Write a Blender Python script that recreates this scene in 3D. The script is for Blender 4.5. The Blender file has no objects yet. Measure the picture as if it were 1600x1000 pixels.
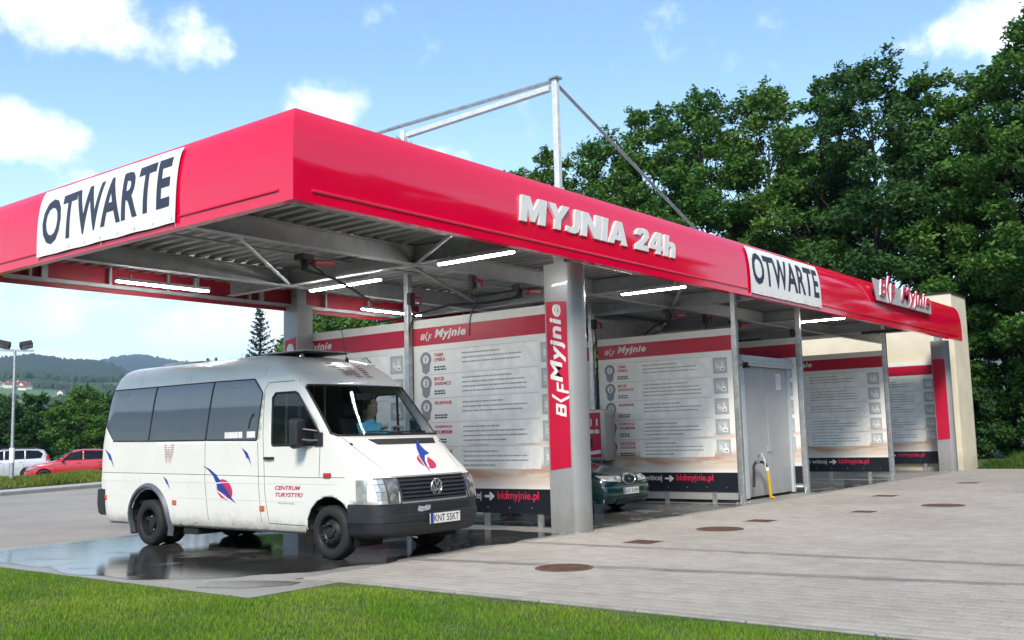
import bpy, bmesh, math, random
import numpy as np
from mathutils import Vector, Matrix
from mathutils.bvhtree import BVHTree
R = math.radians
scene = bpy.context.scene
COL = scene.collection
random.seed(7)
rng = np.random.default_rng(11)

# ------------------------------------------------------------------ camera
CAM = Vector((-6.839, -8.254, 1.5))
YAW, PITCH, ROLL = R(38.009), R(6.546), R(-1.514)
_f = Vector((math.cos(YAW) * math.cos(PITCH), math.sin(YAW) * math.cos(PITCH), math.sin(PITCH)))
_r = Vector((math.sin(YAW), -math.cos(YAW), 0.0))
_u = _r.cross(_f)
_r2 = _r * math.cos(ROLL) + _u * math.sin(ROLL)
_u2 = -_r * math.sin(ROLL) + _u * math.cos(ROLL)
cd = bpy.data.cameras.new('camera')
cd.sensor_fit = 'HORIZONTAL'
cd.sensor_width = 36.0
cd.lens = 36.0 * 1572.5 / 1600.0
cd.clip_start = 0.05
cd.clip_end = 30000.0
cam = bpy.data.objects.new('camera', cd)
mw = Matrix((( _r2.x, _u2.x, -_f.x, CAM.x), (_r2.y, _u2.y, -_f.y, CAM.y), (_r2.z, _u2.z, -_f.z, CAM.z), (0, 0, 0, 1)))
cam.matrix_world = mw
COL.objects.link(cam)
scene.camera = cam

# ------------------------------------------------------------------ sky
SUN_AZ, SUN_EL = R(212.0), R(42.0)          # azimuth from +X, counter-clockwise
world = bpy.data.worlds.new('World')
scene.world = world
world.use_nodes = True
nt = world.node_tree
nt.nodes.clear()
def N(t, kind, **kw):
    n = t.nodes.new(kind)
    for k, v in kw.items():
        setattr(n, k, v)
    return n
def math_node(t, op, a, b=None, clamp=False):
    n = N(t, 'ShaderNodeMath', operation=op)
    n.use_clamp = clamp
    for i, s in enumerate((a, b)):
        if s is None:
            continue
        if isinstance(s, (int, float)):
            n.inputs[i].default_value = s
        else:
            t.links.new(s, n.inputs[i])
    return n.outputs[0]
w_out = N(nt, 'ShaderNodeOutputWorld')
w_bg = N(nt, 'ShaderNodeBackground')
w_bg.inputs['Strength'].default_value = 0.095
w_sky = N(nt, 'ShaderNodeTexSky', sky_type='NISHITA')
w_sky.sun_disc = False
w_sky.sun_elevation = SUN_EL
w_sky.sun_rotation = R(90) - SUN_AZ
w_sky.air_density = 1.0
w_sky.dust_density = 0.6
w_sky.ozone_density = 1.6
w_tc = N(nt, 'ShaderNodeTexCoord')
w_sep = N(nt, 'ShaderNodeSeparateXYZ')
nt.links.new(w_tc.outputs['Generated'], w_sep.inputs[0])
dx, dy, dz = w_sep.outputs
az = math_node(nt, 'MULTIPLY', math_node(nt, 'ARCTAN2', dy, dx), 57.29578)
el = math_node(nt, 'MULTIPLY', math_node(nt, 'ARCSINE', dz), 57.29578)
# a cloud layer seen in perspective: direction projected on a plane overhead
zc = math_node(nt, 'ADD', math_node(nt, 'MAXIMUM', dz, 0.0), 0.16)
cx = math_node(nt, 'DIVIDE', dx, zc)
cy = math_node(nt, 'DIVIDE', dy, zc)
w_cmb = N(nt, 'ShaderNodeCombineXYZ')
nt.links.new(cx, w_cmb.inputs[0]); nt.links.new(cy, w_cmb.inputs[1])
w_n1 = N(nt, 'ShaderNodeTexNoise')
w_n1.inputs['Scale'].default_value = 2.3; w_n1.inputs['Detail'].default_value = 9.0
w_n1.inputs['Roughness'].default_value = 0.58; w_n1.inputs['Distortion'].default_value = 0.25
nt.links.new(w_cmb.outputs[0], w_n1.inputs['Vector'])
w_n2 = N(nt, 'ShaderNodeTexNoise')
w_n2.inputs['Scale'].default_value = 13.0; w_n2.inputs['Detail'].default_value = 9.0
w_n2.inputs['Roughness'].default_value = 0.62
nt.links.new(w_tc.outputs['Generated'], w_n2.inputs['Vector'])
# single cumulus clouds: (azimuth, elevation, half width, half height, weight)
CLOUDS = [(66, 22.6, 8.5, 2.6, 1.0), (56.8, 21.6, 3.6, 2.0, .9), (66, 15.6, 4.4, 2.0, .95), (49.0, 18.4, 3.0, 1.9, .85), (60.5, 13.2, 4.5, 1.1, .5),
          (62.5, 7.4, 6.5, 2.0, 1.05), (54.5, 6.3, 6.0, 2.0, 1.05), (58.0, 9.6, 4.0, .8, .5), (50, 8.6, 4.0, 1.0, .6), (60, 4.2, 14, 1.3, .9), (72, 8.0, 7.0, 2.2, .8), (9.5, 19.8, 5.5, 1.7, .85), (24, 9, 12, 2.5, .8), (43.5, 15.6, 3.2, .8, .5),
          (-2, 9, 12, 3, .8), (-62, 31, 9, 3, .7), (-95, 13, 12, 4, .8), (-135, 24, 12, 4, .8), (-170, 12, 13, 4, .8), (163, 30, 12, 5, .8), (146, 11, 10, 3, .8), (98, 20, 9, 4, .8)]
blob = None
for a0, e0, wa, we, wt in CLOUDS:
    d = math_node(nt, 'ADD', az, -a0)
    d = math_node(nt, 'WRAP', d, 180.0); d.node.inputs[2].default_value = -180.0
    p1 = math_node(nt, 'POWER', math_node(nt, 'ABSOLUTE', math_node(nt, 'DIVIDE', d, wa)), 2.0)
    p2 = math_node(nt, 'POWER', math_node(nt, 'ABSOLUTE', math_node(nt, 'DIVIDE', math_node(nt, 'ADD', el, -e0), we)), 2.0)
    g = math_node(nt, 'SUBTRACT', 1.0, math_node(nt, 'ADD', p1, p2))
    g = math_node(nt, 'MULTIPLY', math_node(nt, 'MAXIMUM', g, -1.15), wt)
    blob = g if blob is None else math_node(nt, 'MAXIMUM', blob, g)
dens = math_node(nt, 'ADD', math_node(nt, 'MULTIPLY', blob, 0.55), math_node(nt, 'MULTIPLY', math_node(nt, 'ADD', w_n2.outputs['Fac'], -0.5), 2.5))
dens = math_node(nt, 'ADD', dens, math_node(nt, 'MULTIPLY', math_node(nt, 'ADD', w_n1.outputs['Fac'], -0.5), 0.7))
w_r = N(nt, 'ShaderNodeMapRange', interpolation_type='SMOOTHSTEP')
w_r.inputs['From Min'].default_value = -0.12; w_r.inputs['From Max'].default_value = 0.72
nt.links.new(dens, w_r.inputs['Value'])
# a thin veil towards the horizon
w_v = N(nt, 'ShaderNodeMapRange', interpolation_type='SMOOTHSTEP')
w_v.inputs['From Min'].default_value = 22.0; w_v.inputs['From Max'].default_value = 0.0
w_v.inputs['To Max'].default_value = 0.46
nt.links.new(el, w_v.inputs['Value'])
veil = math_node(nt, 'MULTIPLY', w_v.outputs[0], math_node(nt, 'ADD', w_n1.outputs['Fac'], 0.35))
fac = math_node(nt, 'MAXIMUM', w_r.outputs[0], veil, clamp=True)
w_shade = N(nt, 'ShaderNodeMapRange')                 # thick cloud is a little greyer
w_shade.inputs['From Min'].default_value = 0.45; w_shade.inputs['From Max'].default_value = 1.3
nt.links.new(dens, w_shade.inputs['Value'])
w_cc = N(nt, 'ShaderNodeMix', data_type='RGBA')
w_cc.inputs[6].default_value = (6.3, 6.45, 6.8, 1); w_cc.inputs[7].default_value = (5.2, 5.4, 6.0, 1)
nt.links.new(w_shade.outputs[0], w_cc.inputs[0])
w_tint = N(nt, 'ShaderNodeMix', data_type='RGBA', blend_type='MULTIPLY')
w_tint.inputs[0].default_value = 1.0
w_tint.inputs[7].default_value = (.93, 1.03, 1.0, 1)
nt.links.new(w_sky.outputs[0], w_tint.inputs[6])
w_mix = N(nt, 'ShaderNodeMix', data_type='RGBA')
nt.links.new(fac, w_mix.inputs[0])
nt.links.new(w_tint.outputs[2], w_mix.inputs[6]); nt.links.new(w_cc.outputs[2], w_mix.inputs[7])
nt.links.new(w_mix.outputs[2], w_bg.inputs['Color'])
nt.links.new(w_bg.outputs[0], w_out.inputs['Surface'])

# ------------------------------------------------------------------ sun and exposure
sd = bpy.data.lights.new('sun', 'SUN')
sd.energy = 1.9
sd.angle = R(14.0)
sd.color = (1.0, 0.91, 0.78)
sun = bpy.data.objects.new('sun', sd)
_sd = Vector((math.cos(SUN_AZ) * math.cos(SUN_EL), math.sin(SUN_AZ) * math.cos(SUN_EL), math.sin(SUN_EL)))
sun.rotation_euler = _sd.to_track_quat('Z', 'Y').to_euler()
sun.location = (-20, -10, 40)
COL.objects.link(sun)
vs = scene.view_settings
vs.view_transform = 'Standard'
vs.look = 'None'
vs.gamma = 1.0
vs.use_curve_mapping = False
vs.exposure = 1.46
cy_ = scene.cycles
cy_.use_denoising = True
try:
    cy_.denoiser = 'OPENIMAGEDENOISE'
except Exception:
    pass
cy_.max_bounces = 8
cy_.transparent_max_bounces = 12
cy_.volume_bounces = 0
cy_.caustics_reflective = False
cy_.caustics_refractive = False
cy_.sample_clamp_indirect = 6.0

# ------------------------------------------------------------------ helpers
class MB:
    """collects shapes; build() links them as ONE mesh object"""
    def __init__(self):
        self.bm = bmesh.new()
    def face(self, pts):
        vs_ = [self.bm.verts.new(p) for p in pts]
        return self.bm.faces.new(vs_)
    def box(self, x0, x1, y0, y1, z0, z1):
        v = [self.bm.verts.new(p) for p in ((x0, y0, z0), (x1, y0, z0), (x1, y1, z0), (x0, y1, z0), (x0, y0, z1), (x1, y0, z1), (x1, y1, z1), (x0, y1, z1))]
        for q in ((3, 2, 1, 0), (4, 5, 6, 7), (0, 1, 5, 4), (1, 2, 6, 5), (2, 3, 7, 6), (3, 0, 4, 7)):
            self.bm.faces.new([v[i] for i in q])
        return self
    def bar(self, p, q, w, h, up=(0, 0, 1)):
        """box beam from p to q"""
        p, q = Vector(p), Vector(q)
        d = (q - p).normalized(); up = Vector(up)
        if abs(d.dot(up)) > .98:
            up = Vector((1, 0, 0))
        s = d.cross(up).normalized(); t = s.cross(d)
        pts = []
        for c in (p, q):
            for a, b in ((-1, -1), (1, -1), (1, 1), (-1, 1)):
                pts.append(self.bm.verts.new(c + s * a * w / 2 + t * b * h / 2))
        for f in ((3, 2, 1, 0), (4, 5, 6, 7), (0, 1, 5, 4), (1, 2, 6, 5), (2, 3, 7, 6), (3, 0, 4, 7)):
            self.bm.faces.new([pts[i] for i in f])
        return self
    def tube(self, path, r, n=8, cap=True, radii=None):
        path = [Vector(p) for p in path]
        rings = []
        prev = None
        for i, p in enumerate(path):
            d = (path[min(i + 1, len(path) - 1)] - path[max(i - 1, 0)]).normalized()
            if prev is None:
                a = Vector((0, 0, 1)) if abs(d.z) < .9 else Vector((1, 0, 0))
                s = d.cross(a).normalized()
            else:
                s = (prev - d * prev.dot(d)).normalized()
            prev = s
            t = d.cross(s)
            rr = radii[i] if radii else r
            rings.append([self.bm.verts.new(p + (s * math.cos(k * 2 * math.pi / n) + t * math.sin(k * 2 * math.pi / n)) * rr) for k in range(n)])
        for a, b in zip(rings, rings[1:]):
            for k in range(n):
                self.bm.faces.new((a[k], a[(k + 1) % n], b[(k + 1) % n], b[k]))
        if cap:
            self.bm.faces.new(rings[0][::-1]); self.bm.faces.new(rings[-1])
        return self
    def prism(self, poly, f0, f1):
        """poly: 2D points; f0, f1 map (a, b) to the two end faces"""
        a = [self.bm.verts.new(f0(*p)) for p in poly]
        b = [self.bm.verts.new(f1(*p)) for p in poly]
        n = len(poly)
        self.bm.faces.new(a[::-1]); self.bm.faces.new(b)
        for k in range(n):
            self.bm.faces.new((a[k], a[(k + 1) % n], b[(k + 1) % n], b[k]))
        return self
    def lathe(self, prof, c, axis='z', n=24, cap=True):
        """prof: (radius, height) pairs"""
        c = Vector(c); rings = []
        for r, h in prof:
            ring = []
            for k in range(n):
                a = 2 * math.pi * k / n
                x, y = r * math.cos(a), r * math.sin(a)
                o = {'z': (x, y, h), 'y': (x, h, y), 'x': (h, x, y)}[axis]
                ring.append(self.bm.verts.new(c + Vector(o)))
            rings.append(ring)
        for a, b in zip(rings, rings[1:]):
            for k in range(n):
                self.bm.faces.new((a[k], a[(k + 1) % n], b[(k + 1) % n], b[k]))
        if cap:
            self.bm.faces.new(rings[0][::-1]); self.bm.faces.new(rings[-1])
        return self
    def grid(self, rows, closed=False):
        vr = [[self.bm.verts.new(p) for p in row] for row in rows]
        for a, b in zip(vr, vr[1:]):
            n = len(a)
            for k in range(n if closed else n - 1):
                self.bm.faces.new((a[k], a[(k + 1) % n], b[(k + 1) % n], b[k]))
        return vr
    def build(self, name, m, parent=None, smooth=False, bevel=0, seg=1, world=False, recalc=True, loc=None, angle=35):
        bm = self.bm
        if world and parent is not None:
            o = Vector(parent.location)
            if parent.parent is not None:
                o = o + Vector(parent.parent.location)
            bm.transform(Matrix.Translation(-o))
        if recalc:
            bmesh.ops.recalc_face_normals(bm, faces=bm.faces)
        me = bpy.data.meshes.new(name)
        bm.to_mesh(me); bm.free()
        return mesh_obj(name, me, m, parent, smooth, bevel, seg, loc, angle)

def mesh_obj(name, me, m, parent=None, smooth=False, bevel=0, seg=1, loc=None, angle=35):
    ob = bpy.data.objects.new(name, me)
    COL.objects.link(ob)
    if m is not None:
        for k in (m if isinstance(m, (list, tuple)) else [m]):
            me.materials.append(k)
    if parent is not None:
        ob.parent = parent
    if loc is not None:
        ob.location = loc
    if smooth:
        me.polygons.foreach_set('use_smooth', [True] * len(me.polygons))
        try:
            me.set_sharp_from_angle(angle=R(angle))
        except Exception:
            pass
    if bevel:
        b = ob.modifiers.new('bevel', 'BEVEL')
        b.width = bevel; b.segments = seg; b.limit_method = 'ANGLE'; b.angle_limit = R(40)
    return ob

def thing(name, label, cat, loc=(0, 0, 0), rotz=0, group=None):
    o = bpy.data.objects.new(name, None)
    COL.objects.link(o)
    o.empty_display_size = .2
    o.location = loc; o.rotation_euler = (0, 0, rotz)
    return tag(o, label, cat, group)
def tag(o, label=None, cat=None, group=None, kind=None):
    if label: o['label'] = label
    if cat: o['category'] = cat
    if group: o['group'] = group
    if kind: o['kind'] = kind
    return o
def struct(o, label=None):
    o['kind'] = 'structure'
    if label: o['label'] = label
    return o
def dup(root, loc, rotz=None, label=None, scale=None):
    def cp(o, par):
        c = o.copy(); COL.objects.link(c)
        if par is not None:
            c.parent = par
        for ch in kids.get(o.name, ()):
            cp(ch, c)
        return c
    kids = {}
    for o in COL.objects:
        if o.parent is not None:
            kids.setdefault(o.parent.name, []).append(o)
    c = cp(root, None)
    c.location = loc
    if rotz is not None:
        c.rotation_euler = (0, 0, rotz)
    if scale is not None:
        c.scale = scale
    if label:
        c['label'] = label
    return c

# ------------------------------------------------------------------ materials
def mat(name, col, rough=.5, metal=0., var=.08, scale=4., bump=0., bscale=60., coat=0., ior=1.5, col2=None, spec=.5, stretch=(1, 1, 1), crough=.05):
    m = bpy.data.materials.new(name)
    m.use_nodes = True
    t = m.node_tree
    p = t.nodes['Principled BSDF']
    p.inputs['Roughness'].default_value = rough
    p.inputs['Metallic'].default_value = metal
    p.inputs['IOR'].default_value = ior
    p.inputs['Coat Weight'].default_value = coat
    p.inputs['Coat Roughness'].default_value = crough
    tc = N(t, 'ShaderNodeTexCoord')
    mp = N(t, 'ShaderNodeMapping'); mp.inputs['Scale'].default_value = stretch
    t.links.new(tc.outputs['Object'], mp.inputs[0])
    n1 = N(t, 'ShaderNodeTexNoise')
    n1.inputs['Scale'].default_value = scale; n1.inputs['Detail'].default_value = 6
    n1.inputs['Roughness'].default_value = .6
    t.links.new(mp.outputs[0], n1.inputs['Vector'])
    mx = N(t, 'ShaderNodeMix', data_type='RGBA')
    rr = N(t, 'ShaderNodeMapRange', interpolation_type='SMOOTHSTEP')
    rr.inputs['From Min'].default_value = .32; rr.inputs['From Max'].default_value = .68
    t.links.new(n1.outputs['Fac'], rr.inputs[0]); t.links.new(rr.outputs[0], mx.inputs[0])
    c2 = col2 or tuple(min(1, c * (1 + var)) for c in col)
    c1 = tuple(c * (1 - var) for c in col) if col2 is None else col
    mx.inputs[6].default_value = (*c1, 1); mx.inputs[7].default_value = (*c2, 1)
    t.links.new(mx.outputs[2], p.inputs['Base Color'])
    rv = N(t, 'ShaderNodeMapRange')
    rv.inputs['To Min'].default_value = max(.0, rough * .85); rv.inputs['To Max'].default_value = min(1, rough * 1.18)
    t.links.new(n1.outputs['Fac'], rv.inputs[0]); t.links.new(rv.outputs[0], p.inputs['Roughness'])
    if bump:
        n2 = N(t, 'ShaderNodeTexNoise'); n2.inputs['Scale'].default_value = bscale; n2.inputs['Detail'].default_value = 4
        t.links.new(mp.outputs[0], n2.inputs['Vector'])
        b = N(t, 'ShaderNodeBump'); b.inputs['Strength'].default_value = bump; b.inputs['Distance'].default_value = .02
        t.links.new(n2.outputs['Fac'], b.inputs['Height']); t.links.new(b.outputs[0], p.inputs['Normal'])
    return m
def glass(name, tint=(.7, .75, .75), ior=1.5, rough=.01):
    m = bpy.data.materials.new(name); m.use_nodes = True
    t = m.node_tree; t.nodes.clear()
    o = N(t, 'ShaderNodeOutputMaterial'); mx = N(t, 'ShaderNodeMixShader')
    tr = N(t, 'ShaderNodeBsdfTransparent'); gl = N(t, 'ShaderNodeBsdfGlossy'); fr = N(t, 'ShaderNodeFresnel')
    tr.inputs[0].default_value = (*tint, 1); gl.inputs['Roughness'].default_value = rough
    gm = N(t, 'ShaderNodeNewGeometry'); iv_ = N(t, 'ShaderNodeMapRange')      # a thin pane mirrors alike from both sides
    iv_.inputs['To Min'].default_value = ior; iv_.inputs['To Max'].default_value = 1 / ior
    t.links.new(gm.outputs['Backfacing'], iv_.inputs[0]); t.links.new(iv_.outputs[0], fr.inputs[0])
    t.links.new(fr.outputs[0], mx.inputs[0]); t.links.new(tr.outputs[0], mx.inputs[1]); t.links.new(gl.outputs[0], mx.inputs[2])
    t.links.new(mx.outputs[0], o.inputs[0])
    return m
def emit(name, col, s):
    m = bpy.data.materials.new(name); m.use_nodes = True
    p = m.node_tree.nodes['Principled BSDF']
    p.inputs['Base Color'].default_value = (.8, .8, .8, 1)
    p.inputs['Emission Color'].default_value = (*col, 1); p.inputs['Emission Strength'].default_value = s
    return m

def splash(m, col, z1, amt=.5):
    # dirt thrown up from the floor: a ragged band of its own
    t = m.node_tree; p = t.nodes['Principled BSDF']; src = p.inputs['Base Color'].links[0].from_socket
    g = N(t, 'ShaderNodeNewGeometry'); sp = N(t, 'ShaderNodeSeparateXYZ'); t.links.new(g.outputs['Position'], sp.inputs[0])
    mp = N(t, 'ShaderNodeMapping'); mp.inputs['Scale'].default_value = (7, 7, 2.2); t.links.new(g.outputs['Position'], mp.inputs[0])
    n = N(t, 'ShaderNodeTexNoise'); n.inputs['Scale'].default_value = 1.; n.inputs['Detail'].default_value = 9; n.inputs['Roughness'].default_value = .7; t.links.new(mp.outputs[0], n.inputs['Vector'])
    lo = N(t, 'ShaderNodeMapRange'); lo.inputs['From Min'].default_value = z1; lo.inputs['From Max'].default_value = 0; lo.inputs['To Max'].default_value = .6; t.links.new(sp.outputs[2], lo.inputs[0])
    f = N(t, 'ShaderNodeMapRange', interpolation_type='SMOOTHSTEP'); f.inputs['From Min'].default_value = .56; f.inputs['From Max'].default_value = 1.05; f.inputs['To Max'].default_value = amt
    t.links.new(math_node(t, 'ADD', lo.outputs[0], n.outputs['Fac']), f.inputs[0])
    mx = N(t, 'ShaderNodeMix', data_type='RGBA'); mx.inputs[7].default_value = (*col, 1); t.links.new(f.outputs[0], mx.inputs[0]); t.links.new(src, mx.inputs[6]); t.links.new(mx.outputs[2], p.inputs['Base Color'])

# ------------------------------------------------------------------ flat print (lettering)
def text_bm(s, bold=0.0, shear=0.0, spacing=1.0, w=None, h=None, align='l', extrude=0.0, step=None):
    """lettering as a mesh in the XY plane, scaled to width w and height h, lower left corner at 0,0"""
    cu = bpy.data.curves.new('lettering', 'FONT')
    cu.body = s; cu.offset = bold; cu.shear = shear; cu.space_character = spacing
    cu.resolution_u = 3; cu.extrude = extrude
    ob = bpy.data.objects.new('lettering', cu)
    COL.objects.link(ob)
    dg = bpy.context.evaluated_depsgraph_get(); dg.update()
    me = ob.evaluated_get(dg).to_mesh()
    bm = bmesh.new(); bm.from_mesh(me)
    ob.evaluated_get(dg).to_mesh_clear()
    bpy.data.objects.remove(ob); bpy.data.curves.remove(cu)
    bmesh.ops.remove_doubles(bm, verts=bm.verts, dist=1e-5)
    xs = [v.co.x for v in bm.verts]; ys = [v.co.y for v in bm.verts]
    x0, x1, y0, y1 = min(xs), max(xs), min(ys), max(ys)
    sx = w / (x1 - x0) if w else None
    sy = h / (y1 - y0) if h else None
    if sx is None: sx = sy
    if sy is None: sy = sx
    for v in bm.verts:
        v.co.x = (v.co.x - x0) * sx; v.co.y = (v.co.y - y0) * sy
    if step:
        slice_bm(bm, (0, 1, 0), 0, (y1 - y0) * sy, step)
    return bm
def slice_bm(bm, nrm, a, b, step):
    n = Vector(nrm); k = a + step
    while k < b - 1e-4:
        bmesh.ops.bisect_plane(bm, geom=bm.verts[:] + bm.edges[:] + bm.faces[:], plane_co=n * k, plane_no=n)
        k += step
def place_bm(bm, fn, name, m, parent, world=True, smooth=False):
    for v in bm.verts:
        v.co = fn(v.co.x, v.co.y, v.co.z)
    b = MB(); b.bm.free(); b.bm = bm
    return b.build(name, m, parent, world=world, recalc=False, smooth=smooth)
def poly_bm(polys):
    bm = bmesh.new()
    for i, p in enumerate(polys):               # every piece a hair above the one before
        bm.faces.new([bm.verts.new((x, y, i * .0012)) for x, y in p])
    bm.normal_update()
    bmesh.ops.triangulate(bm, faces=bm.faces[:])
    return bm
def ellipse(cx, cy, a, b, n=24, rot=0):
    c, s = math.cos(rot), math.sin(rot)
    return [(cx + a * math.cos(t) * c - b * math.sin(t) * s, cy + a * math.cos(t) * s + b * math.sin(t) * c) for t in [2 * math.pi * k / n for k in range(n)]]
def brand_logo_bm(h):
    """the carwash operator's slanted three letter mark, about 2.1 h wide"""
    P = []
    # 8-like B
    P += [[(0, .0), (.62, .0), (.72, .14), (.16, .14)], [(0.0, 0), (.18, .0), (.36, .72), (.2, .72)], [(.06, .3), (.6, .3), (.66, .44), (.10, .44)], [(.16, .6), (.7, .6), (.74, .74), (.2, .74)],
          [(.50, .0), (.68, .02), (.78, .4), (.58, .4)], [(.56, .36), (.74, .36), (.84, .72), (.66, .74)]]
    # K drawn as a tall chevron
    P += [[(.86, .36), (1.02, .36), (1.42, 1.0), (1.24, 1.0)], [(.86, .38), (1.02, .38), (1.26, -.25), (1.10, -.25)]]
    # F
    P += [[(1.36, -.22), (1.52, -.22), (1.72, .62), (1.56, .62)], [(1.54, .5), (2.06, .5), (2.1, .64), (1.58, .64)], [(1.45, .16), (1.94, .16), (1.98, .3), (1.48, .3)]]
    return poly_bm([[(x * h, y * h) for x, y in p] for p in P])
# ================================================================== THE SETTING
def ground_mat(name, c1, c2, rough, patch=.5, fine=30., bump=.3, stain=None, stain_amt=0.):
    m = mat(name, c1, rough, var=0, scale=patch, col2=c2)
    t = m.node_tree; p = t.nodes['Principled BSDF']
    tc = t.nodes['Texture Coordinate']
    base = p.inputs['Base Color'].links[0].from_socket
    n = N(t, 'ShaderNodeTexNoise'); n.inputs['Scale'].default_value = fine; n.inputs['Detail'].default_value = 8; n.inputs['Roughness'].default_value = .75
    t.links.new(tc.outputs['Object'], n.inputs['Vector'])
    mr = N(t, 'ShaderNodeMapRange'); mr.inputs['From Min'].default_value = .3; mr.inputs['From Max'].default_value = .7
    mr.inputs['To Min'].default_value = .85; mr.inputs['To Max'].default_value = 1.14
    t.links.new(n.outputs['Fac'], mr.inputs[0])
    mx = N(t, 'ShaderNodeMix', data_type='RGBA', blend_type='MULTIPLY'); mx.inputs[0].default_value = 1
    t.links.new(base, mx.inputs[6]); t.links.new(mr.outputs[0], mx.inputs[7])
    col = mx.outputs[2]
    if stain:
        n3 = N(t, 'ShaderNodeTexNoise'); n3.inputs['Scale'].default_value = .9; n3.inputs['Detail'].default_value = 9; n3.inputs['Roughness'].default_value = .7
        t.links.new(tc.outputs['Object'], n3.inputs['Vector'])
        r3 = N(t, 'ShaderNodeMapRange', interpolation_type='SMOOTHSTEP'); r3.inputs['From Min'].default_value = .5; r3.inputs['From Max'].default_value = .75; r3.inputs['To Max'].default_value = stain_amt
        t.links.new(n3.outputs['Fac'], r3.inputs[0])
        m3 = N(t, 'ShaderNodeMix', data_type='RGBA'); m3.inputs[7].default_value = (*stain, 1)
        t.links.new(r3.outputs[0], m3.inputs[0]); t.links.new(col, m3.inputs[6]); col = m3.outputs[2]
    t.links.new(col, p.inputs['Base Color'])
    b = N(t, 'ShaderNodeBump'); b.inputs['Strength'].default_value = bump; b.inputs['Distance'].default_value = .01
    t.links.new(n.outputs['Fac'], b.inputs['Height']); t.links.new(b.outputs[0], p.inputs['Normal'])
    return m
M_soil = ground_mat('lawn soil', (.030, .060, .012), (.06, .085, .025), .95, patch=1.2)
M_road = ground_mat('pale worn asphalt', (.26, .232, .205), (.32, .292, .262), .9, patch=.25, fine=40, stain=(.12, .11, .10), stain_amt=.5)
M_slab = ground_mat('damp concrete', (.22, .21, .195), (.29, .28, .262), .42, patch=.8, stain=(.10, .10, .10), stain_amt=.8)
M_wet = ground_mat('soaked dark concrete', (.030, .031, .031), (.055, .056, .054), .04, patch=.6, fine=26, bump=.05)
def patchy(m, dry, r_dry):
    # a broken film of water: wet and half dry patches in one surface
    t = m.node_tree; p = t.nodes['Principled BSDF']; tc = t.nodes['Texture Coordinate']
    n = N(t, 'ShaderNodeTexNoise'); n.inputs['Scale'].default_value = .85; n.inputs['Detail'].default_value = 10; n.inputs['Roughness'].default_value = .66; n.inputs['Distortion'].default_value = .6
    t.links.new(tc.outputs['Object'], n.inputs['Vector'])
    f = N(t, 'ShaderNodeMapRange', interpolation_type='SMOOTHSTEP'); f.inputs['From Min'].default_value = .50; f.inputs['From Max'].default_value = .66; t.links.new(n.outputs['Fac'], f.inputs[0])
    src = p.inputs['Base Color'].links[0].from_socket
    mx = N(t, 'ShaderNodeMix', data_type='RGBA'); mx.inputs[7].default_value = (*dry, 1); t.links.new(f.outputs[0], mx.inputs[0]); t.links.new(src, mx.inputs[6]); t.links.new(mx.outputs[2], p.inputs['Base Color'])
    r_ = N(t, 'ShaderNodeMapRange'); r_.inputs['To Min'].default_value = .05; r_.inputs['To Max'].default_value = r_dry; t.links.new(f.outputs[0], r_.inputs[0]); t.links.new(r_.outputs[0], p.inputs['Roughness'])
patchy(M_wet, (.10, .098, .094), .30)
M_kerb = ground_mat('concrete kerb', (.34, .33, .31), (.42, .41, .39), .85, patch=2.)
M_pave = ground_mat('grey concrete block', (.305, .278, .243), (.36, .332, .295), .9, patch=.35, fine=45, stain=(.27, .235, .195), stain_amt=.7)
def vary_per_piece(m, lo=.91, hi=1.07):
    t = m.node_tree; p = t.nodes['Principled BSDF']
    src = p.inputs['Base Color'].links[0].from_socket
    g = N(t, 'ShaderNodeNewGeometry')
    oi = N(t, 'ShaderNodeObjectInfo')
    s = math_node(t, 'FRACT', math_node(t, 'ADD', g.outputs['Random Per Island'], oi.outputs['Random']))
    mr = N(t, 'ShaderNodeMapRange'); mr.inputs['To Min'].default_value = lo; mr.inputs['To Max'].default_value = hi
    t.links.new(s, mr.inputs[0])
    mx = N(t, 'ShaderNodeMix', data_type='RGBA', blend_type='MULTIPLY'); mx.inputs[0].default_value = 1
    t.links.new(src, mx.inputs[6]); t.links.new(mr.outputs[0], mx.inputs[7])
    t.links.new(mx.outputs[2], p.inputs['Base Color'])
vary_per_piece(M_pave)
# world coordinates for things whose own origin moves about
def use_world_coords(m):
    t = m.node_tree
    g = N(t, 'ShaderNodeNewGeometry')
    tc = t.nodes['Texture Coordinate']
    for l in list(tc.outputs['Object'].links):
        t.links.new(g.outputs['Position'], l.to_socket)
use_world_coords(M_pave)
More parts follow.
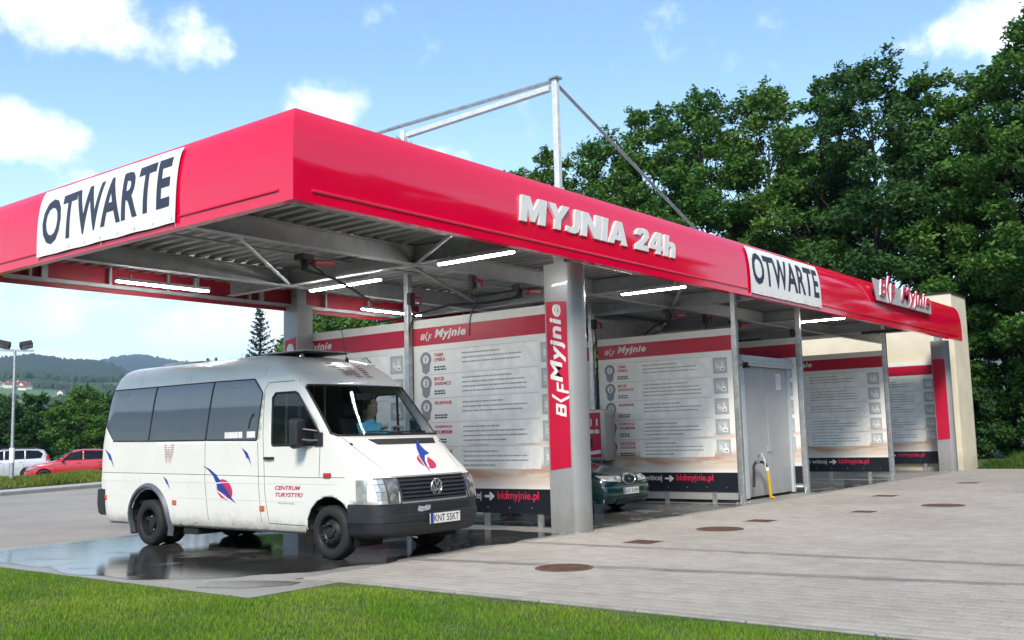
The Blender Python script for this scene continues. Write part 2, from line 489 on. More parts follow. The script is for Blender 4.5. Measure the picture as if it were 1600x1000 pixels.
# two tracks left by wet tyres, leading out of the first bay (a stain with its own place)
def track_stain(m, lines):
    t = m.node_tree; p = t.nodes['Principled BSDF']
    src = p.inputs['Base Color'].links[0].from_socket
    g = N(t, 'ShaderNodeNewGeometry'); sp = N(t, 'ShaderNodeSeparateXYZ'); t.links.new(g.outputs['Position'], sp.inputs[0])
    nz = N(t, 'ShaderNodeTexNoise'); nz.inputs['Scale'].default_value = 2.2; nz.inputs['Detail'].default_value = 8
    t.links.new(g.outputs['Position'], nz.inputs['Vector'])
    tot = None
    for x0, slope, w in lines:
        d = math_node(t, 'SUBTRACT', sp.outputs[0], math_node(t, 'ADD', math_node(t, 'MULTIPLY', sp.outputs[1], slope), x0))
        d = math_node(t, 'ABSOLUTE', math_node(t, 'ADD', d, math_node(t, 'MULTIPLY', math_node(t, 'ADD', nz.outputs['Fac'], -.5), .22)))
        f = N(t, 'ShaderNodeMapRange', interpolation_type='SMOOTHSTEP'); f.inputs['From Min'].default_value = w; f.inputs['From Max'].default_value = w * .35
        t.links.new(d, f.inputs[0])
        tot = f.outputs[0] if tot is None else math_node(t, 'MAXIMUM', tot, f.outputs[0])
    tot = math_node(t, 'MULTIPLY', tot, math_node(t, 'MULTIPLY', nz.outputs['Fac'], 1.5), True)
    mx = N(t, 'ShaderNodeMix', data_type='RGBA'); mx.inputs[7].default_value = (.15, .14, .128, 1)
    t.links.new(tot, mx.inputs[0]); t.links.new(src, mx.inputs[6]); t.links.new(mx.outputs[2], p.inputs['Base Color'])
TRACKS = [(2.55, -.165, .16), (4.62, -.055, .15)]
track_stain(M_pave, TRACKS)

# --- terrain: flat near the carwash, rising to wooded hills
def hill_el(a):
    """elevation (degrees) of the near and the far ridge for an azimuth in degrees"""
    n = 4.42 + .22 * math.sin(a * .19 + 2.2) + .13 * math.sin(a * .61 + .4) + .07 * math.sin(a * 1.7)
    f = 4.15 + .62 * math.exp(-((a - 58.6) / 2.0) ** 2) + .35 * math.exp(-((a - 54.5) / 2.5) ** 2) + .35 * math.sin(a * .11)
    if abs(a - 58) < 4.2:
        n -= .75 * math.exp(-((a - 57.6) / 1.9) ** 2)
    return n, f
azs = list(np.arange(-180, 40, 3.0)) + list(np.arange(40, 70, .07)) + list(np.arange(70, 180, 3.0))
def terrain_rows(rings):
    rows = []
    for r, fz in rings:
        rows.append([(CAM.x + r * math.cos(R(a)), CAM.y + r * math.sin(R(a)), fz(a)) for a in azs])
    return rows
jag = rng.normal(0, 1, len(azs))
jag = {round(a, 4): j for a, j in zip(azs, jag)}
def ridge(r, k, j):
    return lambda a: r * math.tan(R(hill_el(a)[k])) + j * jag[round(a, 4)]
b = MB()
flat = lambda z: (lambda a: z)
rings = [(70, flat(-.06)), (300, flat(-2.0)), (700, flat(-6.)),
         (1000, lambda a: 1000 * math.tan(R(1.3 + .15 * math.sin(a * .3)))), (1300, lambda a: 1300 * math.tan(R(2.1 + .2 * math.sin(a * .45)))),
         (1600, lambda a: 1600 * math.tan(R(2.75 + .15 * math.sin(a * .5)))), (2000, lambda a: 2000 * math.tan(R(3.35 + .1 * math.sin(a * .8)))),
         (2450, lambda a: 2450 * math.tan(R(hill_el(a)[0] - .35))),
         (2700, lambda a: 2700 * math.tan(R(hill_el(a)[0] - .10))), (2800, ridge(2800, 0, 2.0)), (3200, lambda a: 120.)]
vr = b.grid(terrain_rows(rings), closed=True)
b.bm.faces.new(vr[0][::-1])
def hill_mat(name, fields):
    m = mat(name, (.012, .026, .012), .95, var=0, scale=.02, col2=(.024, .045, .018))
    t = m.node_tree; p = t.nodes['Principled BSDF']; tc = t.nodes['Texture Coordinate']
    if fields:
        base = p.inputs['Base Color'].links[0].from_socket
        mp = N(t, 'ShaderNodeMapping'); mp.inputs['Scale'].default_value = (.0032, .0032, .02)
        t.links.new(tc.outputs['Object'], mp.inputs[0])
        v = N(t, 'ShaderNodeTexVoronoi'); v.inputs['Scale'].default_value = 1.9; t.links.new(mp.outputs[0], v.inputs['Vector'])
        cr = N(t, 'ShaderNodeValToRGB'); e = cr.color_ramp; e.interpolation = 'CONSTANT'
        e.elements[0].color = (.06, .12, .03, 1); e.elements[1].position = .75; e.elements[1].color = (.02, .045, .014, 1)
        for pos, c in ((.2, (.11, .17, .045, 1)), (.4, (.022, .05, .014, 1)), (.55, (.085, .15, .04, 1))):
            k = e.elements.new(pos); k.color = c
        sp = N(t, 'ShaderNodeSeparateColor'); t.links.new(v.outputs['Color'], sp.inputs[0]); t.links.new(sp.outputs[0], cr.inputs[0])
        sz = N(t, 'ShaderNodeSeparateXYZ'); t.links.new(tc.outputs['Object'], sz.inputs[0])
        nn = N(t, 'ShaderNodeTexNoise'); nn.inputs['Scale'].default_value = .008; nn.inputs['Detail'].default_value = 7
        t.links.new(tc.outputs['Object'], nn.inputs['Vector'])
        h = math_node(t, 'ADD', sz.outputs[2], math_node(t, 'MULTIPLY', math_node(t, 'ADD', nn.outputs['Fac'], -.5), 130))
        mr = N(t, 'ShaderNodeMapRange'); mr.inputs['From Min'].default_value = 108; mr.inputs['From Max'].default_value = 120
        t.links.new(h, mr.inputs[0])
        mx = N(t, 'ShaderNodeMix', data_type='RGBA'); t.links.new(mr.outputs[0], mx.inputs[0])
        t.links.new(cr.outputs[0], mx.inputs[6]); t.links.new(base, mx.inputs[7]); t.links.new(mx.outputs[2], p.inputs['Base Color'])
    return m
terrain = struct(b.build('terrain', hill_mat('fields and woods', True), smooth=True))
b = MB()
b.grid(terrain_rows([(4200, flat(150.)), (4700, lambda a: 4700 * math.tan(R(hill_el(a)[1] - .5))), (5150, lambda a: 5150 * math.tan(R(hill_el(a)[1] - .08))), (5300, ridge(5300, 1, 2.5)), (6000, flat(250.))]), closed=True)
struct(b.build('far_hills', hill_mat('far wooded hills', False), smooth=True))

# --- carriageway behind the carwash, pavement and grass verge beyond it
def sheet(name, poly, z, m):
    b = MB(); b.face([(x, y, z) for x, y in poly]); return struct(b.build(name, m))
KD = Vector((13.06 - 8.75, 27.06 - 25.02, 0)).normalized(); KN = Vector((-KD.y, KD.x, 0)); KP = Vector((8.75, 25.02, 0))
def kp(s, n, z=0.):
    return KP + KD * s + KN * n + Vector((0, 0, z))
k0, k1 = kp(-70, 0), kp(90, 0)
sheet('road', [(-75, 7.46), (60, 7.46), (k1.x, k1.y), (k0.x, k0.y)], -.012, M_road)
b = MB(); b.bm.faces.new([b.bm.verts.new(kp(s, n, .118)) for s, n in ((-70, .16), (90, .16), (90, 1.3), (-70, 1.3))])
struct(b.build('pavement', ground_mat('pavement slabs', (.36, .345, .32), (.42, .4, .375), .85, patch=.8)))
kerb = bpy.data.objects.new('road_kerb', None); COL.objects.link(kerb); struct(kerb)
kerb_me = None
for i in range(46):
    if kerb_me is None:
        q = MB(); q.box(0, .985, 0, .15, -.1, .122)
        o = q.build('kerb_stone', M_kerb, kerb, bevel=.015); kerb_me = o
    else:
        o = kerb_me.copy(); COL.objects.link(o); o.parent = kerb
    o.location = kp(i - 12, 0); o.rotation_euler = (0, 0, math.atan2(KD.y, KD.x))
b = MB()
rows = []
for n, z in ((1.3, .10), (1.7, .24), (2.5, .34), (3.4, .28), (4.1, .02)):
    rows.append([kp(s, n, z + .05 * math.sin(s * .7)) for s in range(-70, 91, 4)])
b.grid(rows)
struct(b.build('grass_verge', M_soil, smooth=True))
b = MB(); b.bm.faces.new([b.bm.verts.new(kp(s, n, -.008)) for s, n in ((-70, 4.0), (90, 4.0), (90, 26), (-70, 26))])
struct(b.build('car_park', M_road))

# --- lawn beside the paving
sheet('meadow', [(-68, -68), (68, -68), (68, 68), (-68, 68)], -.03, M_soil)
sheet('lawn', [(-60, -60), (.54, -60), (.54, -.08), (-.62, -.08), (-.62, 7.46), (-60, 7.46)], .012, M_soil)
# --- floor slab of the carwash
sheet('wash_floor', [(-.60, -.06), (.52, -.06), (.52, .62), (28.0, .62), (28.0, 7.44), (-.60, 7.44)], .0, M_slab)
# --- water standing on the slab: an irregular shallow puddle
def wobble(pts, amp, n=7, seed=3):
    r_ = random.Random(seed); out = []
    for (x0, y0), (x1, y1) in zip(pts, pts[1:] + pts[:1]):
        L = math.hypot(x1 - x0, y1 - y0); k = max(2, int(L * n))
        for i in range(k):
            f = i / k; s = L * f
            d = amp * (math.sin(s * 2.1 + x0) * .6 + math.sin(s * 5.3 + y0) * .4 + r_.uniform(-.25, .25))
            nx, ny = (y1 - y0) / L, -(x1 - x0) / L
            out.append((x0 + (x1 - x0) * f + nx * d, y0 + (y1 - y0) * f + ny * d))
    return out
M_damp_shade = ground_mat('damp concrete darkened for shade', (.070, .069, .066), (.115, .112, .106), .22, patch=.7, fine=30, bump=.08)  # damp floor, with the canopy's shade mixed into its dark colour
patchy(M_damp_shade, (.15, .145, .135), .5)
def puddle(pts, amp, seed, m=None):
    b = MB(); b.face([(x, y, .004) for x, y in wobble(pts, amp, 7, seed)])
    b.bm.normal_update(); bmesh.ops.triangulate(b.bm, faces=b.bm.faces[:])
    return struct(b.build('puddle' if m is None else 'damp_shade_patch', m or M_wet))
puddle([(-.38, 2.2), (.1, 1.55), (1.0, 1.05), (1.9, .80), (5.8, .80), (5.8, 7.2), (-.42, 7.25)], .13, 3)
puddle([(-.40, 1.1), (-.2, .6), (.2, .30), (.38, .34), (.30, .75), (-.05, 1.3)], .04, 9)
puddle([(6.55, .78), (9.2, .74), (12.1, .80), (12.15, 7.2), (6.55, 7.2)], .05, 5, M_damp_shade)
puddle([(16.1, .85), (18.5, .80), (21.6, .85), (21.6, 7.2), (16.1, 7.2)], .05, 6, M_damp_shade)

# --- block paving: running bond, real blocks with open joints
PX0, PX1, PY1 = .625, 17.0, .60
PL, PW, J = .20, .165, .006
paving = sheet('paving', [(.54, -45), (29.0, -45), (29.0, .60), (.54, .60)], -.004, ground_mat('sand in the joints', (.235, .212, .18), (.28, .255, .222), .95, patch=1.5))
blocks = []
nrow = int((PX1 - PX0) / PW)
for i in range(nrow):
    x = PX0 + i * PW
    ymin = -9.6 if x < 8 else -7.5
    y = PY1 - (PL * .5 if i % 2 else 0) - PL
    if i % 2:
        blocks.append((x, PY1 - PL * .5, PL * .5))
    while y > ymin:
        blocks.append((x, y, PL)); y -= PL
# leave room for the iron covers
COVERS = [(2.61, -1.52, .33, 'r'), (5.31, -.94, .22, 's'), (7.34, -1.08, .36, 'r'), (8.86, -1.05, .22, 's'), (11.11, -1.97, .24, 's'), (12.96, -2.81, .38, 'r'), (15.31, -.98, .24, 's'), (20.6, -1.35, .24, 's')]
def clear(x, y, l):
    for cx_, cy2, r_, k in COVERS:
        if abs(x + PW / 2 - cx_) < r_ + PW / 2 and abs(y + l / 2 - cy2) < r_ + l / 2:
            return False
    return True
blocks = [q for q in blocks if clear(*q)]
def ang_ok(x, y):
    a = math.degrees(math.atan2(y - CAM.y, x - CAM.x)); return 10.0 < a < 66
seen = sorted((q for q in blocks if ang_ok(q[0], q[1])), key=lambda q: (q[0] - CAM.x) ** 2 + (q[1] - CAM.y) ** 2)
near = [q for q in seen if q[2] == PL][:300]; near_set = set(near)
def block_verts(x, y, l, z):
    g = J / 2; c = .005
    x0, x1, y0, y1 = x + g, x + PW - g, y + g, y + l - g
    return [(x0, y0, -.02), (x1, y0, -.02), (x1, y1, -.02), (x0, y1, -.02), (x0, y0, z - c), (x1, y0, z - c), (x1, y1, z - c), (x0, y1, z - c),
            (x0 + c, y0 + c, z), (x1 - c, y0 + c, z), (x1 - c, y1 - c, z), (x0 + c, y1 - c, z)]
BF = [(0, 1, 5, 4), (1, 2, 6, 5), (2, 3, 7, 6), (3, 0, 4, 7), (4, 5, 9, 8), (5, 6, 10, 9), (6, 7, 11, 10), (7, 4, 8, 11), (8, 9, 10, 11)]
V, F = [], []
for q in blocks:
    if q in near_set:
        continue
    n = len(V); V += block_verts(*q, .004 + rng.uniform(-.001, .001)); F += [tuple(n + k for k in f) for f in BF]
me = bpy.data.meshes.new('pavers'); me.from_pydata(V, [], F)
o = mesh_obj('pavers', me, M_pave, paving); o['kind'] = 'stuff'
me = bpy.data.meshes.new('paver'); me.from_pydata(block_verts(0, 0, PL, .004), [], BF)
for q in near:
    o = bpy.data.objects.new('paver', me); COL.objects.link(o); o.parent = paving
    o.location = (q[0], q[1], rng.uniform(-.001, .0012)); o.rotation_euler = (rng.uniform(-.002, .002), rng.uniform(-.002, .002), rng.uniform(-.006, .006))
me.materials.append(M_pave)
# beyond the built blocks the material carries the bond
M_far = ground_mat('distant block paving', (.305, .278, .243), (.36, .332, .295), .9, patch=.35, fine=45, stain=(.26, .235, .205), stain_amt=.7)
t = M_far.node_tree; p_ = t.nodes['Principled BSDF']; src = p_.inputs['Base Color'].links[0].from_socket
br = N(t, 'ShaderNodeTexBrick'); br.inputs['Scale'].default_value = 1.0; br.inputs['Brick Width'].default_value = PL; br.inputs['Row Height'].default_value = PW
br.inputs['Mortar Size'].default_value = .006; br.inputs['Color1'].default_value = (.9, .9, .9, 1); br.inputs['Color2'].default_value = (1.08, 1.08, 1.08, 1); br.inputs['Mortar'].default_value = (.7, .7, .7, 1)
mpg = N(t, 'ShaderNodeMapping'); mpg.inputs['Rotation'].default_value = (0, 0, R(90)); t.links.new(t.nodes['Texture Coordinate'].outputs['Object'], mpg.inputs[0]); t.links.new(mpg.outputs[0], br.inputs['Vector'])
mx = N(t, 'ShaderNodeMix', data_type='RGBA', blend_type='MULTIPLY'); mx.inputs[0].default_value = 1
t.links.new(src, mx.inputs[6]); t.links.new(br.outputs['Color'], mx.inputs[7]); t.links.new(mx.outputs[2], p_.inputs['Base Color'])
track_stain(M_far, TRACKS)
xe = PX0 + nrow * PW
sheet('far_paving', [(xe, -45), (29.0, -45), (29.0, .60), (xe, .60)], .003, M_far)
sheet('side_paving', [(.625, -45), (xe, -45), (xe, -7.5 - PL * 2.2), (8.2, -7.5 - PL * 2.2), (8.2, -9.9), (.625, -9.9)], .003, M_far)
# --- edging stones between the lawn and the paving
edge = bpy.data.objects.new('edging_kerb', None); COL.objects.link(edge); struct(edge)
q = MB(); q.box(.545, .62, -.985, 0, -.1, .030)
e0 = q.build('edging_stone', ground_mat('weathered edging concrete', (.22, .21, .19), (.29, .275, .25), .9, patch=3., stain=(.12, .13, .09), stain_amt=.6), edge, bevel=.008)
for i in range(18):
    o = e0 if i == 0 else e0.copy()
    if i: COL.objects.link(o); o.parent = edge
    o.location = (rng.uniform(-.004, .004), .30 - i * 1.0, rng.uniform(-.004, .004)); o.rotation_euler = (0, 0, rng.uniform(-.004, .004))
M_iron = mat('rusty cast iron', (.10, .062, .045), .75, .35, scale=9, col2=(.19, .105, .07), bump=.6, bscale=40)
NM = {0: 'round rusty manhole cover nearest the lawn, between the two tyre tracks', 1: 'small rusty square cover just in front of the grey column', 2: 'round rusty manhole cover right of the grey column, between two small square covers',
      3: 'small square cover between the grey column and the grey shed, right of a round manhole', 4: 'small dark square cover in front of the grey shed, left of the large far manhole', 5: 'large flat round manhole cover in the open paving at the right',
      6: 'small square cover in the paving in front of the bay right of the shed', 7: 'faint small square cover farthest away, in front of the cream wall'}
for i, (x, y, r_, k) in enumerate(COVERS):
    c = thing('manhole_cover' if k == 'r' else 'drain_cover', NM[i], 'manhole cover' if k == 'r' else 'drain cover', (x, y, 0), group='iron covers in the paving')
    b = MB(); f = MB(); rb = MB()
    if k == 'r':
        b.lathe([(.0001, -.01), (r_ * .86, -.01), (r_ * .86, .006), (.0001, .006)], (0, 0, 0), n=32, cap=False)
        f.lathe([(r_ * .88, -.01), (r_ * .88, .009), (r_, .009), (r_, -.01)], (0, 0, 0), n=32, cap=False)
        for j in range(7):
            yy = (j - 3) * r_ * .23; hw = math.sqrt(max(.0, (r_ * .8) ** 2 - yy * yy))
            rb.box(-hw, hw, yy - r_ * .035, yy + r_ * .035, .0061, .012)
        b.build('cover_plate', M_iron, c, smooth=True); f.build('rim', M_kerb if i in (9,) else M_iron, c, smooth=True); rb.build('raised_ribs', M_iron, c)
        g = MB(); s_ = r_ + PL * .75      # concrete set around it
        ring_o = [(s_ * math.copysign(min(1, abs(math.cos(a)) * 1.414), math.cos(a)), s_ * math.copysign(min(1, abs(math.sin(a)) * 1.414), math.sin(a)), .002) for a in [2 * math.pi * j / 32 for j in range(32)]]
        ring_i = [(r_ * math.cos(a), r_ * math.sin(a), .002) for a in [2 * math.pi * j / 32 for j in range(32)]]
        g.grid([ring_i, ring_o], closed=True); g.build('concrete_surround', M_pave, c)
    else:
        b.box(-r_ * .8, r_ * .8, -r_ * .8, r_ * .8, -.01, .007)
        f.prism([(-r_, -r_), (r_, -r_), (r_, r_), (-r_, r_)], lambda a, q_: (a, q_, -.01), lambda a, q_: (a, q_, .003))
        for j in range(5):
            rb.box(-r_ * .7, r_ * .7, (j - 2) * r_ * .3 - .012, (j - 2) * r_ * .3 + .012, .0071, .013)
        b.build('cover_plate', M_iron, c); f.build('rim', M_iron if i != 4 else M_kerb, c); rb.build('raised_ribs', M_iron, c)
        g = MB(); s_ = r_ + PL * .75
        ring_o = [(-s_, -s_, .002), (s_, -s_, .002), (s_, s_, .002), (-s_, s_, .002)]; ring_i = [(-r_, -r_, .002), (r_, -r_, .002), (r_, r_, .002), (-r_, r_, .002)]
        g.grid([ring_i, ring_o], closed=True); g.build('concrete_surround', M_pave, c)
# ================================================================== THE CARWASH
ZB, ZT, CW, CD = 4.06, 5.13, 26.6, 7.4
def inset(z):
    t_ = max(0., (z - 4.40) / (ZT - 4.40)); return .095 * t_ ** 2 + .07 * t_ ** 8
M_red = mat('red gloss sheet', (.72, .001, .042), .07, scale=.7, var=.04, ior=1.72, bump=.03, bscale=1.5, stretch=(.22, .22, 2.4))
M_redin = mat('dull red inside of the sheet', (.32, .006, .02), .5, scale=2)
M_redp = mat('red foil', (.46, .006, .040), .38, scale=1.5, var=.06)
M_galv = mat('galvanised steel', (.50, .52, .54), .38, .75, scale=11, var=.16, bump=.05, bscale=30)
M_beam = mat('grey painted steel', (.36, .375, .39), .5, .25, scale=6, var=.12)
M_rib = mat('galvanised ribbed sheet', (.33, .32, .31), .42, .55, scale=3, var=.22, stretch=(1, .3, 1))
M_dark = mat('black rubber and plastic', (.016, .016, .018), .55)
M_white = mat('white film', (.76, .77, .77), .5, scale=3, var=.03)
M_navy = mat('dark blue print', (.030, .034, .062), .5, var=.1)
M_ink = mat('black print', (.03, .03, .035), .5)
M_letter = mat('light grey letters', (.72, .73, .73), .5, .0, var=.06)
M_wprint = mat('white print', (.72, .72, .72), .5)
M_colm = mat('grey column paint', (.29, .30, .312), .32, .1, scale=2, var=.04, coat=.3)
M_cream = mat('cream render', (.66, .60, .47), .9, scale=1.2, var=.06, bump=.3, bscale=90)
M_grey = mat('grey coated panel', (.38, .395, .41), .38, .1, scale=1.5, var=.05)
M_pale = mat('pale blue grey coated steel', (.50, .56, .61), .4, .1, var=.05)
M_tube = emit('lit tube', (1., .98, .95), 34.0)

splash(M_colm, (.20, .185, .16), .7); splash(M_cream, (.36, .31, .23), .8); splash(M_grey, (.24, .225, .2), .6)
canopy = thing('carwash_canopy', 'long red and grey carwash canopy with curved glossy red fascia over open wash bays', 'canopy', (13.3, 3.7, 0))
zs = [4.06, 4.2, 4.4] + [4.40 + .74 * k / 9 for k in range(1, 10)]
def fascia(name, p0, p1, m, side, mitre0=False, mitre1=False):
    """side 'front': along X at Y=0; 'left': along Y at X=0"""
    b = MB(); th = .03; rows = []
    for s, mi in ((p0, mitre0), (p1, mitre1)):
        ring = []
        for z in zs:
            d = inset(z); ring.append((d, z, s + (d if mi else 0)))
        for z in zs[::-1]:
            d = inset(z) + th; ring.append((d, z, s + (d if mi else 0)))
        rows.append([(c, d, z) if side == 'front' else (d, c, z) for d, z, c in ring])
    vr_ = b.grid(rows, closed=True)
    for r_ in vr_:
        b.bm.faces.new(r_)
    # bottom return
    if side == 'front': b.box(p0 + (.04 if mitre0 else 0), p1, .031, .13, ZB + .004, ZB + .02)
    else: b.box(.031, .13, p0 + (.14 if mitre0 else 0), p1, ZB + .004, ZB + .02)
    o = b.build(name, m, canopy, smooth=True, world=True, angle=30)
    return o
seams = [0, 4.6, 9.2, 13.8, 18.3, 22.4, CW - .42]
for i, (a, c) in enumerate(zip(seams, seams[1:])):
    fascia('fascia_panel', a + (.002 if i else 0), c - .002, M_red, 'front', mitre0=(i == 0))
fascia('fascia_end_cap', CW - .418, CW, M_red, 'front')
for i, (a, c) in enumerate(((0, 3.2), (3.2, 6.42), (6.42, CD))):
    fascia('fascia_panel', a + (.002 if i else 0), c - .002, M_red, 'left', mitre0=(i == 0))
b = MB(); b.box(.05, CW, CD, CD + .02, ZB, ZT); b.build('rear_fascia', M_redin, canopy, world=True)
for p, q in (((.26, -.004, 4.195), (11.16, -.004, 4.195)), ((14.86, -.004, 4.195), (26.1, -.004, 4.195)), ((-.004, .24, 4.195), (-.004, 2.06, 4.195)), ((-.004, 5.46, 4.195), (-.004, 7.38, 4.195))):
    b = MB(); b.tube([p, q], .017, 10)                       # raised bead along the lower edge
    b.build('trim_bead', M_red, canopy, smooth=True, world=True)
# ribbed roof sheets, one metre each
prof = []
for k in range(4):
    x = k * .25
    prof += [(x, 0), (x + .11, 0), (x + .135, .055), (x + .225, .055)]
prof.append((.998, 0))
b = MB(); b.grid([[(x, y, z) for x, z in prof] for y in (.30, 2.5, 5., CD - .01)])
sh = None
for i in range(26):
    if sh is None:
        sh = b.build('roof_sheet', M_rib, canopy); o = sh
    else:
        o = sh.copy(); COL.objects.link(o); o.parent = canopy
    o.location = (.28 + i * 1.0 - 13.3, -3.7, 4.47 + rng.uniform(-.002, .002))
b = MB(); b.box(.3, CW - .02, .33, CD - .03, 4.545, 4.60); b.build('roof_deck', M_beam, canopy, world=True)
def ibeam(p, q, h=.28, w=.16):
    b = MB(); p, q = Vector(p), Vector(q)
    up = Vector((0, 0, 1))
    b.bar(p + up * .008, q + up * .008, w, .014); b.bar(p + up * (h - .008), q + up * (h - .008), w, .014)
    b.bar(p + up * h / 2, q + up * h / 2, .012, h - .032)
    return b.build('beam', M_beam, canopy, world=True)
ZL = 4.17
for y in (2.45, 5.45):
    ibeam((.2, y, ZL), (CW - .1, y, ZL))
for x in (4.42, 9.45, 12.6, 17.3, 22.0):
    ibeam((x, .15, ZL + .01), (x, 7.1, ZL + .01), .27, .14)
for y in (.22,):
    b = MB(); b.bar((.15, y, 4.35), (CW - .05, y, 4.35), .06, .12); b.build('edge_rail', M_beam, canopy, world=True)
b = MB(); b.bar((.15, .3, 4.35), (.15, 7.3, 4.35), .06, .12); b.build('edge_rail', M_beam, canopy, world=True)
for p, q in (((.3, 2.0, 4.36), (4.35, 5.35, 4.2)), ((3.2, .3, 4.36), (4.35, 2.3, 4.2)), ((4.5, 2.6, 4.2), (9.3, 5.3, 4.3)), ((9.5, .4, 4.36), (12.5, 2.4, 4.22)), ((12.7, 2.6, 4.2), (17.2, 5.3, 4.3))):
    b = MB(); b.tube([p, q], .028, 8); b.build('brace', M_beam, canopy, smooth=True, world=True)
for y in (1.25, 3.9):
    b = MB(); b.tube([(.3, y, 4.40), (9.3, y, 4.40)], .022, 8); b.build('tie_rod', M_beam, canopy, smooth=True, world=True)
b = MB(); b.box(.4, CW - .3, CD - .1, CD - .02, 4.13, 4.19); b.build('rear_rail', M_beam, canopy, world=True)
b = MB(); b.box(.4, CW - .3, CD - .1, CD - .02, 4.62, 4.67); b.build('rear_rail', M_beam, canopy, world=True)
for x in (.8, 1.0, 2.15, 3.25, 3.8, 5.0, 5.25, 6.9, 8.1, 9.2, 11.2, 13.0, 15.0):
    w = .10 if x in (1.0, 3.8, 5.25) else .045
    b = MB(); b.box(x, x + w, CD - .085, CD - .035, 4.192, 4.618); b.build('rear_stud', M_beam if x != 3.25 else M_galv, canopy, world=True)
# mast frame on the roof
mast = thing('roof_mast_frame', 'galvanised steel mast and tie rods standing on the roof behind the red fascia', 'roof frame', (6.13, .86, 4.6))
T1 = Vector((6.13, .86, 7.24)); T2 = Vector((6.13, 4.3, 7.03))
b = MB(); M_mast = mat('bright galvanised steel', (.72, .73, .74), .4, .3, scale=8, var=.1)
b.bar((6.13, .86, 4.6), T1, .095, .095, (1, 0, 0)); b.build('mast', M_mast, mast, world=True, bevel=.006)
b = MB(); b.bar((6.13, 4.3, 4.6), T2 + Vector((0, 0, .08)), .10, .10, (1, 0, 0)); b.build('mast', M_mast, mast, world=True, bevel=.006)
b = MB(); b.bar((6.13, .98, 7.11), (6.13, 4.2, 7.00), .10, .09); b.build('beam', M_mast, mast, world=True, bevel=.006)
b = MB(); b.tube([(6.13, .86, 7.22), (6.13, 4.35, 7.21), (6.13, 5.0, 7.2), (6.13, 7.0, 5.6)], .035, 10); b.build('tie_pipe', M_galv, mast, smooth=True, world=True)
b = MB(); b.tube([(6.13, .86, 7.18), (10.85, .86, 5.40), (12.2, .86, 4.7)], .028, 10); b.build('tie_pipe', M_galv, mast, smooth=True, world=True)
b = MB(); b.bar((6.13, .86, 7.24), (6.13, .86, 7.27), .17, .17, (1, 0, 0)); b.bar((6.13, 4.1, 6.8), (6.13, 4.6, 6.8), .03, .12); b.bar((5.95, 4.3, 6.92), (6.5, 4.3, 6.72), .03, .10)
b.tube([(6.13, 4.3, 6.95), (6.13, 4.75, 6.55)], .03, 6); b.tube([(6.13, 4.3, 6.95), (6.5, 4.2, 6.6)], .03, 6)
b.build('joint_plate', M_galv, mast, world=True)

# ------------------------------------------------------------------ banners and lettering on the fascia
def on_front(off): return lambda x, z: (x, inset(z) - off - .35 * max(0, inset(z) - .02) * 0, z)
def banner(label, side, s0, s1, z0, z1, t0, t1, tz0, tz1, drop=0.):
    """s0: left end as seen, s1: right end"""
    mid = (s0 + s1) / 2
    t_ = thing('open_banner', label, 'banner', (mid, 0, z0) if side == 'front' else (0, mid, z0), group='OTWARTE banners on the fascia')
    def P(s, z, off):
        o = off + .006 * math.sin(s * 2.3) * math.sin((z - z0) / (z1 - z0) * 3.14) + .004 * math.sin(s * 7 + z * 3)
        d = inset(z) - o
        return (s, d, z) if side == 'front' else (d, s, z)
    b = MB(); nz, ns = 12, 40
    f_ = [[P(s0 + (s1 - s0) * i / ns, z0 + (z1 - z0) * k / nz + .003 * math.sin(i * .7) * (k == 0), .035) for i in range(ns + 1)] for k in range(nz + 1)]
    k_ = [[P(s0 + (s1 - s0) * i / ns, z0 + (z1 - z0) * k / nz + .003 * math.sin(i * .7) * (k == 0), .031) for i in range(ns + 1)] for k in range(nz + 1)]
    b.grid(f_); b.grid(k_)
    b.build('sheet', M_white, t_, smooth=True, world=True)
    bm = text_bm('OTWARTE', bold=.028, spacing=1.06, w=abs(t1 - t0), h=tz1 - tz0, step=.06)
    sg = 1 if t1 > t0 else -1
    slice_bm(bm, (1, 0, 0), 0, abs(t1 - t0), .2)
    place_bm(bm, lambda x, y, z: P(t0 + sg * x, tz0 + y - drop * (1 - x / abs(t1 - t0)), .0375), 'lettering', M_navy, t_)
    e_ = MB()
    for k in range(9):
        s = s0 + (s1 - s0) * (.02 + .96 * k / 8)
        for z in (z0 + .045, z1 - .04):
            c = Vector(P(s, z, .037)); e_.lathe([(.008, 0), (.014, .002), (.017, 0)], c, 'y' if side == 'front' else 'x', 8, cap=False)
    e_.build('eyelets', M_galv, t_, world=True)
    tie = MB()
    for s in (s0, (s0 + s1) / 2, s1):
        a = P(s, z0 + .03, .036); c = P(s + .02, ZB + .02, .006); tie.tube([a, c], .004, 5)
    tie.build('tie_cord', M_wprint, t_, world=True)
    return t_
banner('large white OTWARTE banner on the short left side of the red canopy above the van', 'left', 5.42, 2.11, 4.125, 5.07, 5.29, 2.24, 4.335, 4.975, .075)
banner('smaller white OTWARTE banner on the long front of the canopy, right of the grey letters', 'front', 11.22, 14.83, 4.125, 5.06, 11.33, 14.72, 4.32, 4.96)

